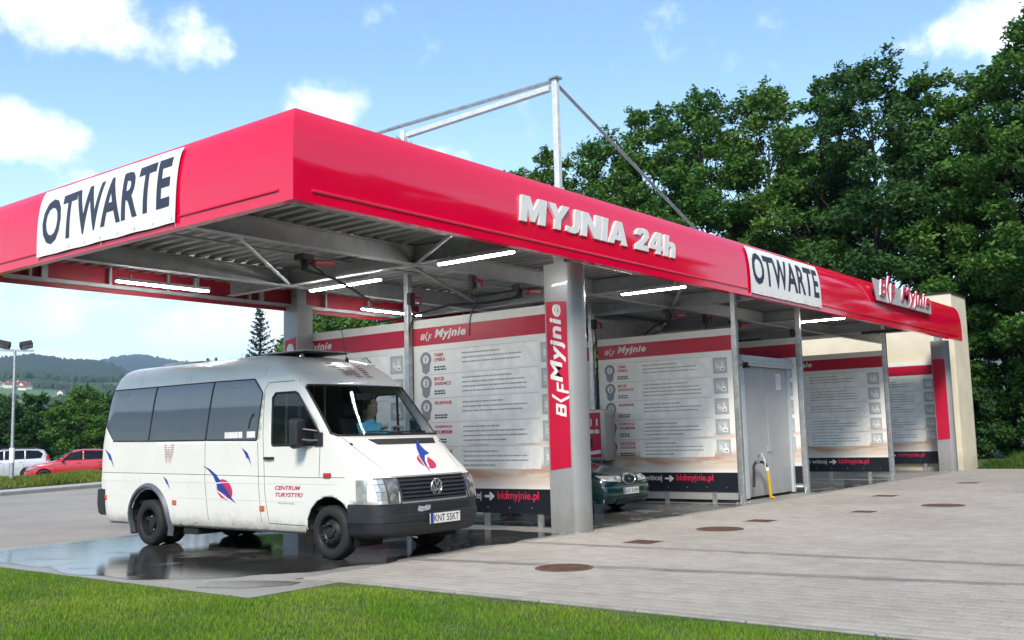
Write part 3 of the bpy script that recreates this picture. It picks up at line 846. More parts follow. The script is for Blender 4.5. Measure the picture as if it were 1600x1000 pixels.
def islands(bm):
    seen_, out = set(), []
    for v in bm.verts:
        if v in seen_: continue
        st, isl = [v], set()
        while st:
            q = st.pop()
            if q in isl: continue
            isl.add(q)
            for e_ in q.link_edges: st.append(e_.other_vert(q))
        seen_ |= isl; out.append(isl)
    return out
def split_letters(bm, fn, m, parent, name='letter'):
    isl = islands(bm)
    for s in isl:
        nb = bmesh.new(); mp_ = {}
        for v in s: mp_[v] = nb.verts.new(v.co)
        done = set()
        for v in s:
            for f in v.link_faces:
                if f in done: continue
                done.add(f)
                try: nb.faces.new([mp_[q] for q in f.verts])
                except ValueError: pass
        place_bm(nb, fn, name, m, parent)
sg = thing('letter_sign', 'raised pale grey MYJNIA 24h letters on the red front fascia above the grey column', 'sign', (6.1, 0, 4.43))
LETTERS = {'M': (1.0, [(0, 0), (0, 1), (.32, 1), (.5, .5), (.68, 1), (1, 1), (1, 0), (.74, 0), (.74, .58), (.57, .05), (.43, .05), (.26, .58), (.26, 0)]),
 'Y': (.9, [(.32, 0), (.32, .4), (0, 1), (.30, 1), (.45, .66), (.60, 1), (.9, 1), (.58, .4), (.58, 0)]),
 'J': (.62, [(.36, 1), (.62, 1), (.62, .28), (.56, .1), (.42, 0), (.18, 0), (.02, .04), (.04, .26), (.2, .22), (.31, .25), (.36, .34)]),
 'N': (.88, [(0, 0), (0, 1), (.28, 1), (.62, .45), (.62, 1), (.88, 1), (.88, 0), (.60, 0), (.26, .55), (.26, 0)]), 'I': (.28, [(0, 0), (0, 1), (.28, 1), (.28, 0)]),
 'A': (.95, [(0, 0), (.33, 1), (.62, 1), (.95, 0), (.68, 0), (.63, .18), (.477, .18), (.477, .38), (.55, .38), (.475, .72), (.40, .38), (.473, .38), (.473, .18), (.32, .18), (.27, 0)]),
 '2': (.7, [(0, 0), (0, .2), (.34, .5), (.42, .66), (.40, .76), (.34, .79), (.28, .76), (.26, .66), (0, .66), (.04, .86), (.16, .97), (.36, 1), (.56, .97), (.68, .84), (.69, .66), (.60, .48), (.40, .24), (.70, .24), (.70, 0)]),
 '4': (.75, [(.38, 0), (.38, .19), (.303, .19), (.303, .40), (.38, .40), (.38, .72), (.21, .40), (.299, .40), (.299, .19), (0, .19), (0, .40), (.34, 1), (.63, 1), (.63, .40), (.75, .40), (.75, .19), (.63, .19), (.63, 0)]),
 'h': (.66, [(0, 0), (0, 1), (.26, 1), (.26, .66), (.36, .72), (.5, .72), (.62, .64), (.66, .5), (.66, 0), (.40, 0), (.40, .42), (.36, .5), (.29, .48), (.26, .42), (.26, 0)])}
tw = sum(LETTERS[c][0] + .06 if c != ' ' else .36 for c in 'MYJNIA 24h') - .22
kx, xx = 4.33 / tw, 3.93
for c in 'MYJNIA 24h':
    if c == ' ': xx += .36 * kx; continue
    w_, pl_ = LETTERS[c]
    pl_ = [(xx + (x + .10 * y) * kx, 4.432 + y * .37) for x, y in pl_]
    if c in 'JY2': pass
    b = MB(); fa = [b.bm.verts.new((x, -.028, z)) for x, z in pl_]; fb_ = [b.bm.verts.new((x, .02, z)) for x, z in pl_]
    b.bm.faces.new(fa); n_ = len(pl_)
    for k in range(n_): b.bm.faces.new((fa[k], fa[(k + 1) % n_], fb_[(k + 1) % n_], fb_[k]))
    b.bm.normal_update(); bmesh.ops.triangulate(b.bm, faces=[f for f in b.bm.faces if len(f.verts) > 4])
    b.build('letter', M_letter, sg, world=True); xx += (w_ + .06 - (.16 if c == 'Y' else 0)) * kx
# operator's sign near the far end
sg = thing('illuminated_sign', 'raised red BKF Myjnie letters on a grey plate near the far fascia end', 'sign', (20.8, 0, 4.6))
b = MB(); b.prism([(18.45, 4.62), (23.05, 4.62), (23.05, 4.98), (18.2, 5.16)], lambda x, z: (x, -.06, z), lambda x, z: (x, -.10, z)); b.build('backing_plate', mat('grey sign plate', (.40, .41, .42), .5), sg, world=True, bevel=.006)
b = MB()
for x in (18.7, 20.5, 22.6): b.box(x, x + .06, -.062, .06, 4.7, 4.76)
b.build('bracket', M_galv, sg, world=True)
M_pink = mat('red translucent letter faces', (.70, .03, .09), .35); M_side = mat('white letter sides', (.70, .70, .71), .5)
def raised(bm, x0, z0, y0, y1, name):
    bb = bm.copy()
    for f in list(bb.faces): pass
    r_ = bmesh.ops.extrude_face_region(bb, geom=bb.faces[:])
    top = [g for g in r_['geom'] if isinstance(g, bmesh.types.BMVert)]
    ts = set(top)
    for v in bb.verts: v.co = Vector((x0 + v.co.x, y0 if v not in ts else y1, z0 + v.co.y))
    q = MB(); q.bm.free(); q.bm = bb
    o = q.build(name, M_side, sg, world=True)
    place_bm(bm, lambda x, y, z: (x0 + x, y1 - .006 - z * .5, z0 + y), 'letter_face', M_pink, o, world=False)
    for v in o.children[0].data.vertices: v.co = v.co - Vector(sg.location)
raised(brand_logo_bm(.56), 18.6, 4.76, -.10, -.135, 'emblem')
raised(text_bm('Myjnie', bold=.03, shear=.25, spacing=1.1, w=2.55, h=.54), 20.3, 4.64, -.10, -.135, 'lettering')

# ------------------------------------------------------------------ columns
def column(label, x0, x1, yb, yf, round_front=True, sgn=True, up=1, plain=False, top=4.17, group='grey columns carrying the canopy'):
    cxm = (x0 + x1) / 2; r_ = (x1 - x0) / 2; ym = (yb + yf) / 2
    c = thing('column', label, 'column', (cxm, ym, 0), group=group)
    d = -1 if yf < yb else 1
    poly = [(x0, yb), (x0, yf)]
    for k in range(1, 16):
        a = math.pi * k / 16
        poly.append((cxm - r_ * math.cos(a), yf + d * r_ * .55 * math.sin(a)))
    poly += [(x1, yf), (x1, yb)]
    b = MB(); b.prism(poly, lambda x, y: (x, y, 0), lambda x, y: (x, y, top)); b.build('shaft', M_colm, c, smooth=True, world=True, angle=25)
    b = MB(); b.box(cxm - .11, cxm + .11, ym - .1, ym + .1, top, 4.47); b.build('bracket', M_beam, c, world=True)
    b = MB(); b.prism([(cxm + (x - cxm) * 1.03, ym + (y - ym) * 1.03) for x, y in poly], lambda x, y: (x, y, -.02), lambda x, y: (x, y, .02)); b.build('foot', M_galv, c, world=True)
    return c
c1 = column('thick grey column with a vertical red sign, rounded front, beside the green car', 5.9, 6.36, 1.04, .62)
b = MB(); b.prism([(1.015, .95), (.625, 1.0), (.625, 3.55), (1.015, 3.58)], lambda y, z: (5.899, y, z), lambda y, z: (5.893, y, z)); s1 = b.build('red_sign_strip', M_redp, c1, world=True)
bm = brand_logo_bm(.26); place_bm(bm, lambda x, y, z: (5.891 - z * .3 - 5.9 - .23, .68 + y - .83, 1.76 + x), 'emblem', M_wprint, s1, world=False)
bm = text_bm('Myjnie', bold=.032, shear=.2, spacing=1.1, w=1.22, h=.30); place_bm(bm, lambda x, y, z: (5.891 - 6.13, .66 + y - .83, 2.30 + x), 'lettering', M_wprint, s1, world=False)
c2 = column('far grey column with a plain red strip, next to the cream wall', 27.05, 27.5, 1.1, .72)
b = MB(); b.prism([(1.08, 1.0), (.70, 1.03), (.70, 3.58), (1.08, 3.58)], lambda y, z: (27.049, y, z), lambda y, z: (27.043, y, z)); b.build('red_sign_strip', M_redp, c2, world=True)
c3 = column('rear grey column with a small red emblem sign, seen behind the van roof', 5.95, 6.33, 7.05, 7.45)
b = MB(); b.prism([(7.42, 2.4), (7.1, 2.4), (7.1, 3.52), (7.42, 3.46)], lambda y, z: (5.949, y, z), lambda y, z: (5.943, y, z)); s3 = b.build('red_sign_strip', M_redp, c3, world=True)
bm = poly_bm([ellipse(0, 0, .11, .15), ]); place_bm(bm, lambda x, y, z: (5.940 - 6.14, 7.26 - x - 7.25, 3.25 + y), 'emblem', M_wprint, s3, world=False)

# ------------------------------------------------------------------ posts
X1, X2, X3, X4, X5 = 6.37, 12.37, 15.74, 21.87, 27.9
def post(label, x, y, m=M_galv, top=4.47):
    c = thing('steel_post', label, 'post', (x, y, 0), group='galvanised posts under the canopy')
    b = MB(); b.box(x - .055, x + .055, y - .055, y + .055, .012, top); b.build('tube', m, c, world=True, bevel=.01, seg=2)
    b = MB(); b.box(x - .13, x + .13, y - .12, y + .12, 0.001, .014); b.build('base_plate', m, c, world=True)
    b = MB(); b.prism([(-.12, .014), (-.056, .014), (-.056, .15)], lambda a, z: (x + a, y - .01, z), lambda a, z: (x + a, y + .01, z)); b.prism([(.12, .014), (.056, .014), (.056, .15)], lambda a, z: (x + a, y - .01, z), lambda a, z: (x + a, y + .01, z))
    for i, j in ((-1, -1), (1, -1), (-1, 1), (1, 1)): b.lathe([(.012, .014), (.012, .035)], (x + i * .1, y + j * .09, 0), n=6)
    b.build('base_gusset', m, c, world=True)
post('galvanised post in the middle of the first board, rising behind the van bonnet', X1 - .06, 4.42)
post('galvanised post behind the grey column, in the middle of the second board', X2 - .06, 4.42)
post('galvanised post at the front edge of the second board, left of the grey shed door', X2 + .02, .92)
post('galvanised post just right of the grey shed', X3 + .02, .92)
post('galvanised post at the front edge of the far board, second bay from the cream wall', X4 + .02, .92)

# ------------------------------------------------------------------ boards between the bays
M_board = mat('printed board', (.80, .81, .79), .34, scale=.6, var=.03)
t = M_board.node_tree; p_ = t.nodes['Principled BSDF']; src = p_.inputs['Base Color'].links[0].from_socket
tcb = t.nodes['Texture Coordinate']; sp = N(t, 'ShaderNodeSeparateXYZ'); t.links.new(tcb.outputs['Object'], sp.inputs[0])
mpb = N(t, 'ShaderNodeMapping'); mpb.inputs['Scale'].default_value = (1, .55, 3.2); mpb.inputs['Rotation'].default_value = (R(-4), 0, 0); t.links.new(tcb.outputs['Object'], mpb.inputs[0])
nb_ = N(t, 'ShaderNodeTexNoise'); nb_.inputs['Scale'].default_value = 1.0; nb_.inputs['Detail'].default_value = 3; nb_.inputs['Distortion'].default_value = 1.2; t.links.new(mpb.outputs[0], nb_.inputs['Vector'])
crb = N(t, 'ShaderNodeValToRGB'); crb.color_ramp.elements[0].position = .44; crb.color_ramp.elements[0].color = (0, 0, 0, 1); crb.color_ramp.elements[1].position = .60; crb.color_ramp.elements[1].color = (1, 1, 1, 1); t.links.new(nb_.outputs['Fac'], crb.inputs[0])
def band(z0, z1, soft):
    a = N(t, 'ShaderNodeMapRange', interpolation_type='SMOOTHSTEP'); a.inputs['From Min'].default_value = z0 - soft; a.inputs['From Max'].default_value = z0 + soft; t.links.new(sp.outputs[2], a.inputs[0])
    c = N(t, 'ShaderNodeMapRange', interpolation_type='SMOOTHSTEP'); c.inputs['From Min'].default_value = z1 + soft; c.inputs['From Max'].default_value = z1 - soft; t.links.new(sp.outputs[2], c.inputs[0])
    return math_node(t, 'MULTIPLY', a.outputs[0], c.outputs[0])
tot = math_node(t, 'ADD', band(.76, 1.0, .10), math_node(t, 'MULTIPLY', band(1.32, 1.44, .05), .55), clamp=True)
sw = math_node(t, 'MULTIPLY', crb.outputs['Color'], tot)
mx = N(t, 'ShaderNodeMix', data_type='RGBA'); mx.inputs[7].default_value = (.50, .25, .13, 1)
t.links.new(math_node(t, 'MULTIPLY', sw, .85), mx.inputs[0]); 
mw_ = N(t, 'ShaderNodeMix', data_type='RGBA'); mw_.inputs[7].default_value = (.60, .50, .42, 1); t.links.new(math_node(t, 'MULTIPLY', band(.66, 1.05, .12), .75), mw_.inputs[0]); t.links.new(src, mw_.inputs[6])
t.links.new(mw_.outputs[2], mx.inputs[6]); t.links.new(mx.outputs[2], p_.inputs['Base Color'])
M_top = mat('pale board edge', (.74, .75, .73), .5, var=.03)
M_black = mat('blue black print', (.010, .013, .020), .4)
M_badge = mat('grey badge print', (.23, .255, .275), .5); M_icon = mat('grey pictogram print', (.40, .43, .445), .5); M_iconl = mat('light pictogram print', (.50, .53, .54), .5)
M_txt = mat('grey small print', (.36, .375, .38), .6); M_row = mat('pale row print', (.83, .84, .83), .45); M_line = mat('thin grey rule', (.42, .435, .435), .5)
M_redt = mat('red lettering', (.60, .02, .07), .5)
HEADS = [('TURBO', 'OPIEKA'), ('MYCIE', 'ZASADNICZE'), ('SPŁUKIWANIE',), ('KONSERWACJA', 'POLIMEREM'), ('NABŁYSZCZANIE', 'OSUSZANIE')]
def make_board(root_name, label):
    """panel face at x=0 looking towards -X, local y from 0 (front edge) to 3.3"""
    W = 3.30
    t_ = thing(root_name, label, 'information board', (0, 0, 0), group='printed boards between the wash bays')
    b = MB(); b.box(0, .045, 0, W, .225, 3.61); panel = b.build('panel', M_board, t_)
    b = MB(); b.box(-.004, -.0005, 0, W, 3.462, 3.61); b.build('top_strip', M_top, t_)
    b = MB(); b.box(-.004, -.0005, 0, W, 3.146, 3.46); red = b.build('red_band', M_redp, t_)
    b = MB(); b.box(-.004, -.0005, 0, W, .226, .625); blk = b.build('black_band', M_black, t_)
    for y in (.5, 1.62, 2.75):
        b = MB(); b.box(.002, .043, y, y + .1, 0.0, .224); b.build('foot', M_galv, t_)
    b = MB(); b.box(-.006, .051, -.012, -.0005, .225, 3.61); b.build('edge_trim', M_galv, t_)
    FX = lambda off, y0, z0: (lambda x, y, z: (-off - z * .3, y0 - x, z0 + y))   # text runs towards the front edge
    place_bm(brand_logo_bm(.135), FX(.0055, 3.12, 3.25), 'emblem', M_wprint, red, world=False)
    place_bm(text_bm('Myjnie', bold=.035, shear=.25, spacing=1.1, w=.74, h=.20), FX(.0055, 2.78, 3.215), 'lettering', M_wprint, red, world=False)
    place_bm(text_bm('dowiedz się więcej', bold=.012, w=1.28, h=.155), FX(.0055, 3.05, .42), 'lettering', M_wprint, blk, world=False)
    place_bm(poly_bm([[(0, .055), (.13, .055), (.13, .095), (0, .095)], [(.125, 0), (.22, .075), (.125, .15), (.10, .12), (.15, .075), (.10, .03)]]), FX(.0055, 1.70, .425), 'arrow', M_wprint, blk, world=False)
    place_bm(text_bm('bkfmyjnie.pl', bold=.014, w=.86, h=.175), FX(.0055, 1.42, .415), 'web_address', M_redt, blk, world=False)
    s = MB()
    for k in range(7):
        y = .25 + k * .46
        s.lathe([(.012, -.007), (.012, 0)], (0, y, 3.53), 'x', 8); s.lathe([(.012, -.007), (.012, 0)], (0, y, .32), 'x', 8)
    s.build('screw_heads', M_galv, t_)
    rows, lines, txt, heads, subs = MB(), MB(), MB(), [], MB()
    rr_ = random.Random(5)
    for i in range(5):
        zc = 2.84 - i * .425
        b = MB(); b.prism([(y, z) for y, z in ((.50, zc - .19), (2.28, zc - .19), (2.28, zc + .19), (.50, zc + .19))], lambda y, z: (-.0005, y, z), lambda y, z: (-.003, y, z)); rw = b.build('text_row', M_row, t_)
        lines.box(-.0036, -.0006, .5, 2.95, zc + .195, zc + .2025)
        for k in range(4 if i in (3, 4, 1) else 3):
            z = zc + .11 - k * .078
            y = 2.15; end = .72 + (rr_.random() * .9 if k in (0, 3) or (k == 2 and i == 0) else rr_.random() * .12)
            while y > end:
                w = rr_.uniform(.04, .17); txt.box(-.0050, -.0032, max(end, y - w), y, z - .013, z + .011); y -= w + .012
        # badge: disc with a tail, a white ring and the number
        bp = ellipse(0, .0, .135, .135, 20)
        badge = poly_bm([[(-.10, -.09), (-.085, -.22), (0, -.27), (.085, -.22), (.10, -.09)] + [(.135 * math.cos(a), .135 * math.sin(a)) for a in [(-.6 + k * (math.pi + 1.2) / 18) for k in range(19)]]])
        bo = place_bm(badge, FX(.0045, 3.0, zc + .05), 'badge', M_badge, t_, world=False)
        place_bm(poly_bm([ellipse(0, 0, .075, .075, 20)]), FX(.0058, 3.0, zc + .05), 'disc', M_wprint, bo, world=False)
        dg = text_bm(str(i + 1), bold=.02, h=.085); wd = max(v.co.x for v in dg.verts)
        place_bm(dg, FX(.0070, 3.0 + wd / 2, zc + .008), 'number', M_ink, bo, world=False)
        for k, s_ in enumerate(HEADS[i]):
            h_ = text_bm(s_, bold=.02, h=.062); wd = max(v.co.x for v in h_.verts); f = min(.045 * len(s_), .40) / wd
            for v in h_.verts: v.co.x *= f
            place_bm(h_, FX(.0045, 2.80, zc + .085 - k * .085), 'heading', M_redt, rw, world=False)
        for k in range(2):
            y = 2.80; z = zc - .10 - k * .045
            while y > 2.80 - .24 - .14 * (i == 4):
                w = rr_.uniform(.03, .07); subs.box(-.0050, -.0006, y - w, y, z - .012, z + .012); y -= w + .015
        ic = MB(); ic.prism([(.12, zc - .165), (.44, zc - .165), (.44, zc + .165), (.12, zc + .165)], lambda y, z: (-.0005, y, z), lambda y, z: (-.004, y, z)); io = ic.build('pictogram', M_icon, t_)
        place_bm(poly_bm([[(.04, .05), (.28, .05), (.28, .28), (.04, .28)]]), FX(.0052, .44, zc - .165), 'pictogram_field', M_iconl, io, world=False)
        place_bm(poly_bm([[(.16, .06), (.27, .06), (.27, .14), (.23, .16), (.215, .25), (.195, .25), (.20, .16), (.16, .13)], [(.06, .20), (.15, .12), (.165, .135), (.07, .22)], [(.05, .15), (.14, .09), (.15, .105), (.06, .165)]]), FX(.0064, .44, zc - .165), 'hand_symbol', M_row, io, world=False)
        rwk = MB(); rwk.box(-.0085, -.0060, .19, .25, zc - .085, zc - .055); rwk.build('mark', M_badge, io)
    lines.build('rules', M_line, t_); txt.build('small_print', M_txt, t_)['kind'] = 'stuff'; subs.build('subheadings', M_ink, t_)['kind'] = 'stuff'
    return t_
bd = make_board('wash_bay_board', 'printed board right behind the van bonnet, left of the grey column')
bd.location = (X1 - .0, 1.05, 0)
for x, y, l in ((X1, 4.50, 'rear half of the first board behind the van roof, mostly hidden'), (X2, 1.0, 'printed board behind the green car, between the grey column and the grey shed'), (X2, 4.50, 'rear half of the second board, a strip seen between column and post'),
                (X3, 1.0, 'board behind the grey shed with only its pale top edge seen above the shed'), (X4, 1.0, 'printed board in the far bay, between the two posts right of the shed'), (X5 - .03, 1.2, 'farthest printed board, fixed to the cream wall beside the far column')):
    nb2 = dup(bd, (x, y, 0), label=l)
    if x == X2 and y == 1.0:
        b = MB(); b.box(.012, .030, .02, 3.28, .07, .224); b.build('lower_panel', M_grey, nb2)
# ------------------------------------------------------------------ equipment shed between the bays
shed = thing('equipment_shed', 'grey metal equipment shed with double door between the second and third bay', 'shed', (14.5, 4, 0))
b = MB(); b.box(13.12, 15.60, 1.26, 7.0, .05, 3.0); b.build('wall', M_grey, shed, world=True)
b = MB(); b.box(13.0, 15.66, 1.3, 7.0, 0.001, .05); b.build('plinth', M_dark, shed, world=True)
for x0, x1, nm in ((13.29, 14.42, 0), (14.435, 15.58, 1)):
    b = MB(); b.box(x0, x1, 1.21, 1.255, .06, 2.86); d_ = b.build('door', M_grey, shed, world=True, bevel=.006)
    b = MB(); xx = x1 - .09 if nm == 0 else x0 + .03; b.box(xx, xx + .05, 1.18, 1.2095, 1.0, 1.12)
    q = b.build('lock', M_grey, d_); q.data.transform(Matrix.Translation(-Vector(shed.location)))
b = MB(); b.box(13.06, 15.92, 1.10, 1.255, 2.87, 3.09); b.prism([(2.93, 1.06), (2.97, 1.06), (2.97, 1.10), (2.93, 1.10)], lambda z, y: (13.06, y, z), lambda z, y: (15.92, y, z)); b.build('header_box', M_pale, shed, world=True, bevel=.012)
for x0, x1 in ((13.10, 13.27), (15.60, 15.72)):
    b = MB(); b.box(x0, x1, 1.17, 1.255, .04, 2.865); b.build('door_frame', M_pale, shed, world=True, bevel=.006)
b = MB(); b.box(15.78, 15.83, 1.0, 1.2, .14, 3.0); b.build('side_panel', M_white, shed, world=True)
for x in (13.08, 15.86):
    b = MB(); b.box(x, x + .07, 1.0, 1.10, 2.80, 2.92); b.lathe([(.03, 0), (.03, .1)], (x + .1, 1.04, 2.84), 'x', 8); b.build('hinge_bracket', M_dark, shed, world=True)
b = MB(); b.box(12.45, 15.7, 4.5, 4.56, 3.62, 4.16); b.build('upper_panel', M_beam, shed, world=True)
note = thing('paper_notice', 'small white paper notice taped to the right shed door', 'notice', (15.1, 1.2, 2.5))
b = MB(); b.box(14.98, 15.24, 1.203, 1.208, 2.38, 2.74); b.build('sheet', M_white, note, world=True)
b = MB()
for k in range(9): b.box(15.01, 15.21 - .03 * (k % 3), 1.2015, 1.2028, 2.68 - k * .032, 2.69 - k * .032)
b.build('print_lines', M_txt, note, world=True)
pipe = thing('water_tap', 'black standpipe with tap and wire ends in front of the shed door', 'water tap', (13.55, 1.1, 0))
b = MB(); b.tube([(13.24, 1.06, .28), (13.26, 1.06, .50), (13.27, 1.06, .72), (13.36, 1.05, .80), (13.55, 1.03, .80), (13.72, 1.02, .78), (13.80, 1.01, .70), (13.81, 1.0, .60)], .03, 8); b.build('pipe', M_dark, pipe, smooth=True, world=True)
b = MB(); b.lathe([(.05, -.05), (.06, 0), (.05, .05)], (13.40, 1.04, .82), 'x', 10); b.tube([(13.40, 1.04, .84), (13.40, .98, .94)], .012, 6); b.bar((13.34, .98, .94), (13.47, .97, .95), .02, .02); b.build('tap', M_galv, pipe, smooth=True, world=True)
b = MB()
for k in range(4): b.tube([(13.42, 1.03, .84), (13.45 + .04 * k, .98, .93 + .03 * (k % 2)), (13.5 + .05 * k, .96, .99 - .05 * k), (13.56 + .03 * k, .96, .86 - .08 * k)], .006, 5)
b.build('wire_ends', M_wprint, pipe, world=True)
hose = thing('yellow_hose', 'yellow hose hanging straight down to the paving in front of the shed', 'hose', (13.84, 1.0, 0))
b = MB(); b.tube([(13.81, 1.0, .64), (13.83, .985, .4), (13.85, .975, .15), (13.86, .97, .03), (13.93, .94, .02)], .034, 10); b.build('hose', mat('yellow hose rubber', (.62, .36, .03), .5), hose, smooth=True, world=True)
b = MB(); b.lathe([(.04, -.02), (.04, .06)], (13.81, 1.0, .62), 'z', 10); b.build('clamp', M_wprint, hose, world=True)
# ------------------------------------------------------------------ pay unit
pay = thing('pay_terminal', 'red and grey coin pay unit on a post behind the green car', 'pay terminal', (11.95, 4.2, 0))
b = MB(); b.box(11.80, 12.22, 3.82, 4.62, .9, 2.02); b.build('housing', mat('stainless steel', (.5, .5, .5), .35, .8, scale=8, stretch=(1, 1, .1)), pay, world=True, bevel=.02, seg=2)
b = MB(); b.box(11.792, 11.799, 3.93, 4.58, .98, 1.95); fr = b.build('front_panel', M_redp, pay, world=True)
def pp_(b, name, m): 
    o = b.build(name, m, fr); o.data.transform(Matrix.Translation(-Vector(pay.location)))
b = MB(); b.box(11.789, 11.7915, 3.95, 4.56, 1.50, 1.58); pp_(b, 'button_strip', M_icon)
for k in range(4):
    b = MB(); b.lathe([(.05, -.012), (.045, -.02)], (11.80, 4.02 + k * .15, 1.54), 'x', 14); pp_(b, 'button', M_wprint)
b = MB(); b.box(11.786, 11.7915, 4.15, 4.38, 1.18, 1.38); pp_(b, 'screen', M_dark)
b = MB(); b.prism([(3.94, 1.06), (4.57, 1.0), (4.57, 1.06), (3.94, 1.14)], lambda y, z: (11.7915, y, z), lambda y, z: (11.789, y, z)); pp_(b, 'white_stripe', M_wprint)
b = MB()
for k in range(4): b.box(11.789, 11.7915, 4.0 + k * .15, 4.04 + k * .15, 1.66, 1.82)
pp_(b, 'print_marks', M_wprint)
b = MB(); b.box(12.0, 12.1, 4.1, 4.3, .001, .9); b.build('stand', M_galv, pay, world=True)
# ------------------------------------------------------------------ tube lights
def light(label, p, q, lit=True):
    p, q = Vector(p), Vector(q); c = (p + q) / 2
    t_ = thing('tube_light', label, 'tube light', c, group='tube lights under the canopy')
    b = MB(); b.bar(p + Vector((0, 0, .035)), q + Vector((0, 0, .035)), .11, .05); b.build('housing', M_beam if lit else M_dark, t_, world=True)
    if lit:
        b = MB(); b.bar(p, q, .058, .034); b.build('tube', M_tube, t_, world=True, bevel=.012, seg=2)
    else:
        b = MB(); b.bar(p, q, .06, .02); b.build('tube', M_dark, t_, world=True)
    b = MB()
    for f in (.15, .85):
        k = p.lerp(q, f); b.bar(k + Vector((0, 0, .061)), k + Vector((0, 0, .13)), .02, .02, (1, 0, 0))
    b.build('hanger', M_galv, t_, world=True)
light('lit tube light low at the far left, in front of the rear red fascia', (1.74, 6.40, 4.10), (3.45, 6.40, 4.10))
light('lit tube light above the van roof, left of the middle post', (4.72, 5.22, 4.10), (4.72, 3.50, 4.10))
light('lit tube light at the back, just left of the post behind the van', (7.1, 6.45, 4.10), (8.8, 6.45, 4.10))
light('lit tube light close under the front fascia, left of the grey column', (4.34, 1.86, 4.10), (4.34, .42, 4.10))
light('lit tube light right of the grey column, below the 24h lettering', (9.36, 1.74, 4.10), (9.36, .40, 4.10))
light('lit tube light below the right OTWARTE banner, near a post', (17.1, 1.40, 4.10), (17.1, .28, 4.10))
light('unlit dark tube light in the farthest bay, close under the fascia', (21.7, 1.45, 4.10), (21.7, .35, 4.10), False)
light('unlit dark tube light in the far bay, left of the farthest board', (21.0, 4.2, 4.10), (21.0, 5.6, 4.10), False)
# ------------------------------------------------------------------ swivel booms that carry the lances' hoses
M_redb = mat('dark red paint', (.30, .01, .03), .45)
def boom(label, x, y, pts, hose):
    t_ = thing('swivel_boom', label, 'hose boom', (x, y, 4.0), group='swivel booms under the roof')
    b = MB(); b.box(x - .10, x + .10, y - .10, y + .10, 4.09, 4.169); b.lathe([(.06, -.16), (.06, 0)], (x, y, 4.09), 'z', 12); b.build('pivot', M_dark, t_, world=True)
    b = MB(); b.bar((x + .02, y - .16, 4.03), (x + .46, y - .12, 4.08), .09, .09); b.build('guard', M_redb, t_, world=True, bevel=.02)
    b = MB(); b.tube([(x, y, 3.95)] + pts, .022, 8); b.build('arm', M_dark, t_, smooth=True, world=True)
    b = MB(); b.tube(hose, .014, 6); b.build('hose', M_dark, t_, smooth=True, world=True)
boom('swivel boom under the roof above the van windscreen, arm pointing down right', 2.60, 2.9, [(3.0, 2.75, 3.86), (3.6, 2.9, 3.74), (4.1, 3.2, 3.70), (4.5, 3.3, 3.66)], [(2.6, 2.8, 4.05), (2.75, 2.62, 3.86), (3.0, 2.7, 3.86)])
boom('swivel boom just left of the grey column, arm reaching back over the first board', 7.25, 2.58, [(6.9, 3.0, 3.86), (6.5, 3.6, 3.84), (6.4, 4.6, 3.70), (6.3, 5.2, 3.66)], [(7.25, 2.5, 4.05), (7.0, 2.6, 3.88), (6.7, 3.2, 3.84)])
boom('swivel boom above the second board, folded against the beam', 12.7, 2.62, [(12.5, 2.9, 3.80), (12.4, 3.1, 3.62)], [(12.7, 2.5, 4.05), (12.6, 2.75, 3.72), (12.42, 3.0, 3.6)])
boom('swivel boom above the shed, right of the third post', 15.9, 2.6, [(15.7, 2.9, 3.80), (15.6, 3.2, 3.66)], [(15.9, 2.5, 4.05), (15.8, 2.8, 3.75), (15.6, 3.1, 3.64)])
def clamp(label, x, y, z):
    t_ = thing('hose_holder', label, 'hose holder', (x, y, z), group='hose holders under the roof')
    b = MB(); b.box(x - .07, x + .07, y - .05, y + .05, z - .12, z + .10); b.build('bracket', M_dark, t_, world=True, bevel=.015)
    b = MB(); b.tube([(x, y - .05, z + .02), (x + .12, y - .12, z), (x + .14, y - .1, z - .1)], .028, 6); b.build('clip', M_redb, t_, smooth=True, world=True)
    b = MB(); b.tube([(x, y, z - .1), (x + .03, y - .03, z - .35), (x - .03, y + .03, z - .6), (x - .04, y + .05, z - .9)], .013, 6); b.build('hose_end', M_dark, t_, smooth=True, world=True)
clamp('hose holder at the top of the post behind the van', X1 - .06, 4.34, 4.02)
clamp('hose holder on the beam between the post and the grey column', 5.75, 2.4, 4.05)
clamp('hose holder with hanging hose at the top of the post behind the column', X2 - .06, 4.34, 3.98)
clamp('hose holder on the beam above the shed', 14.0, 2.4, 4.05)
clamp('hose holder on the beam above the far bay', 19.0, 2.4, 4.05)
# ------------------------------------------------------------------ cream end wall
wall = thing('end_wall', 'cream rendered end wall closing the carwash at the right', 'wall', (28.8, 4, 0))
b = MB(); b.box(27.98, 29.75, .60, 7.7, -.05, 5.78); b.build('render', M_cream, wall, world=True)
b = MB(); b.box(27.95, 29.79, .56, 7.74, 5.782, 5.83); b.build('coping', M_dark, wall, world=True)
b = MB(); b.box(29.752, 29.85, .62, 7.7, 0, .16); b.build('plinth', M_kerb, wall, world=True)
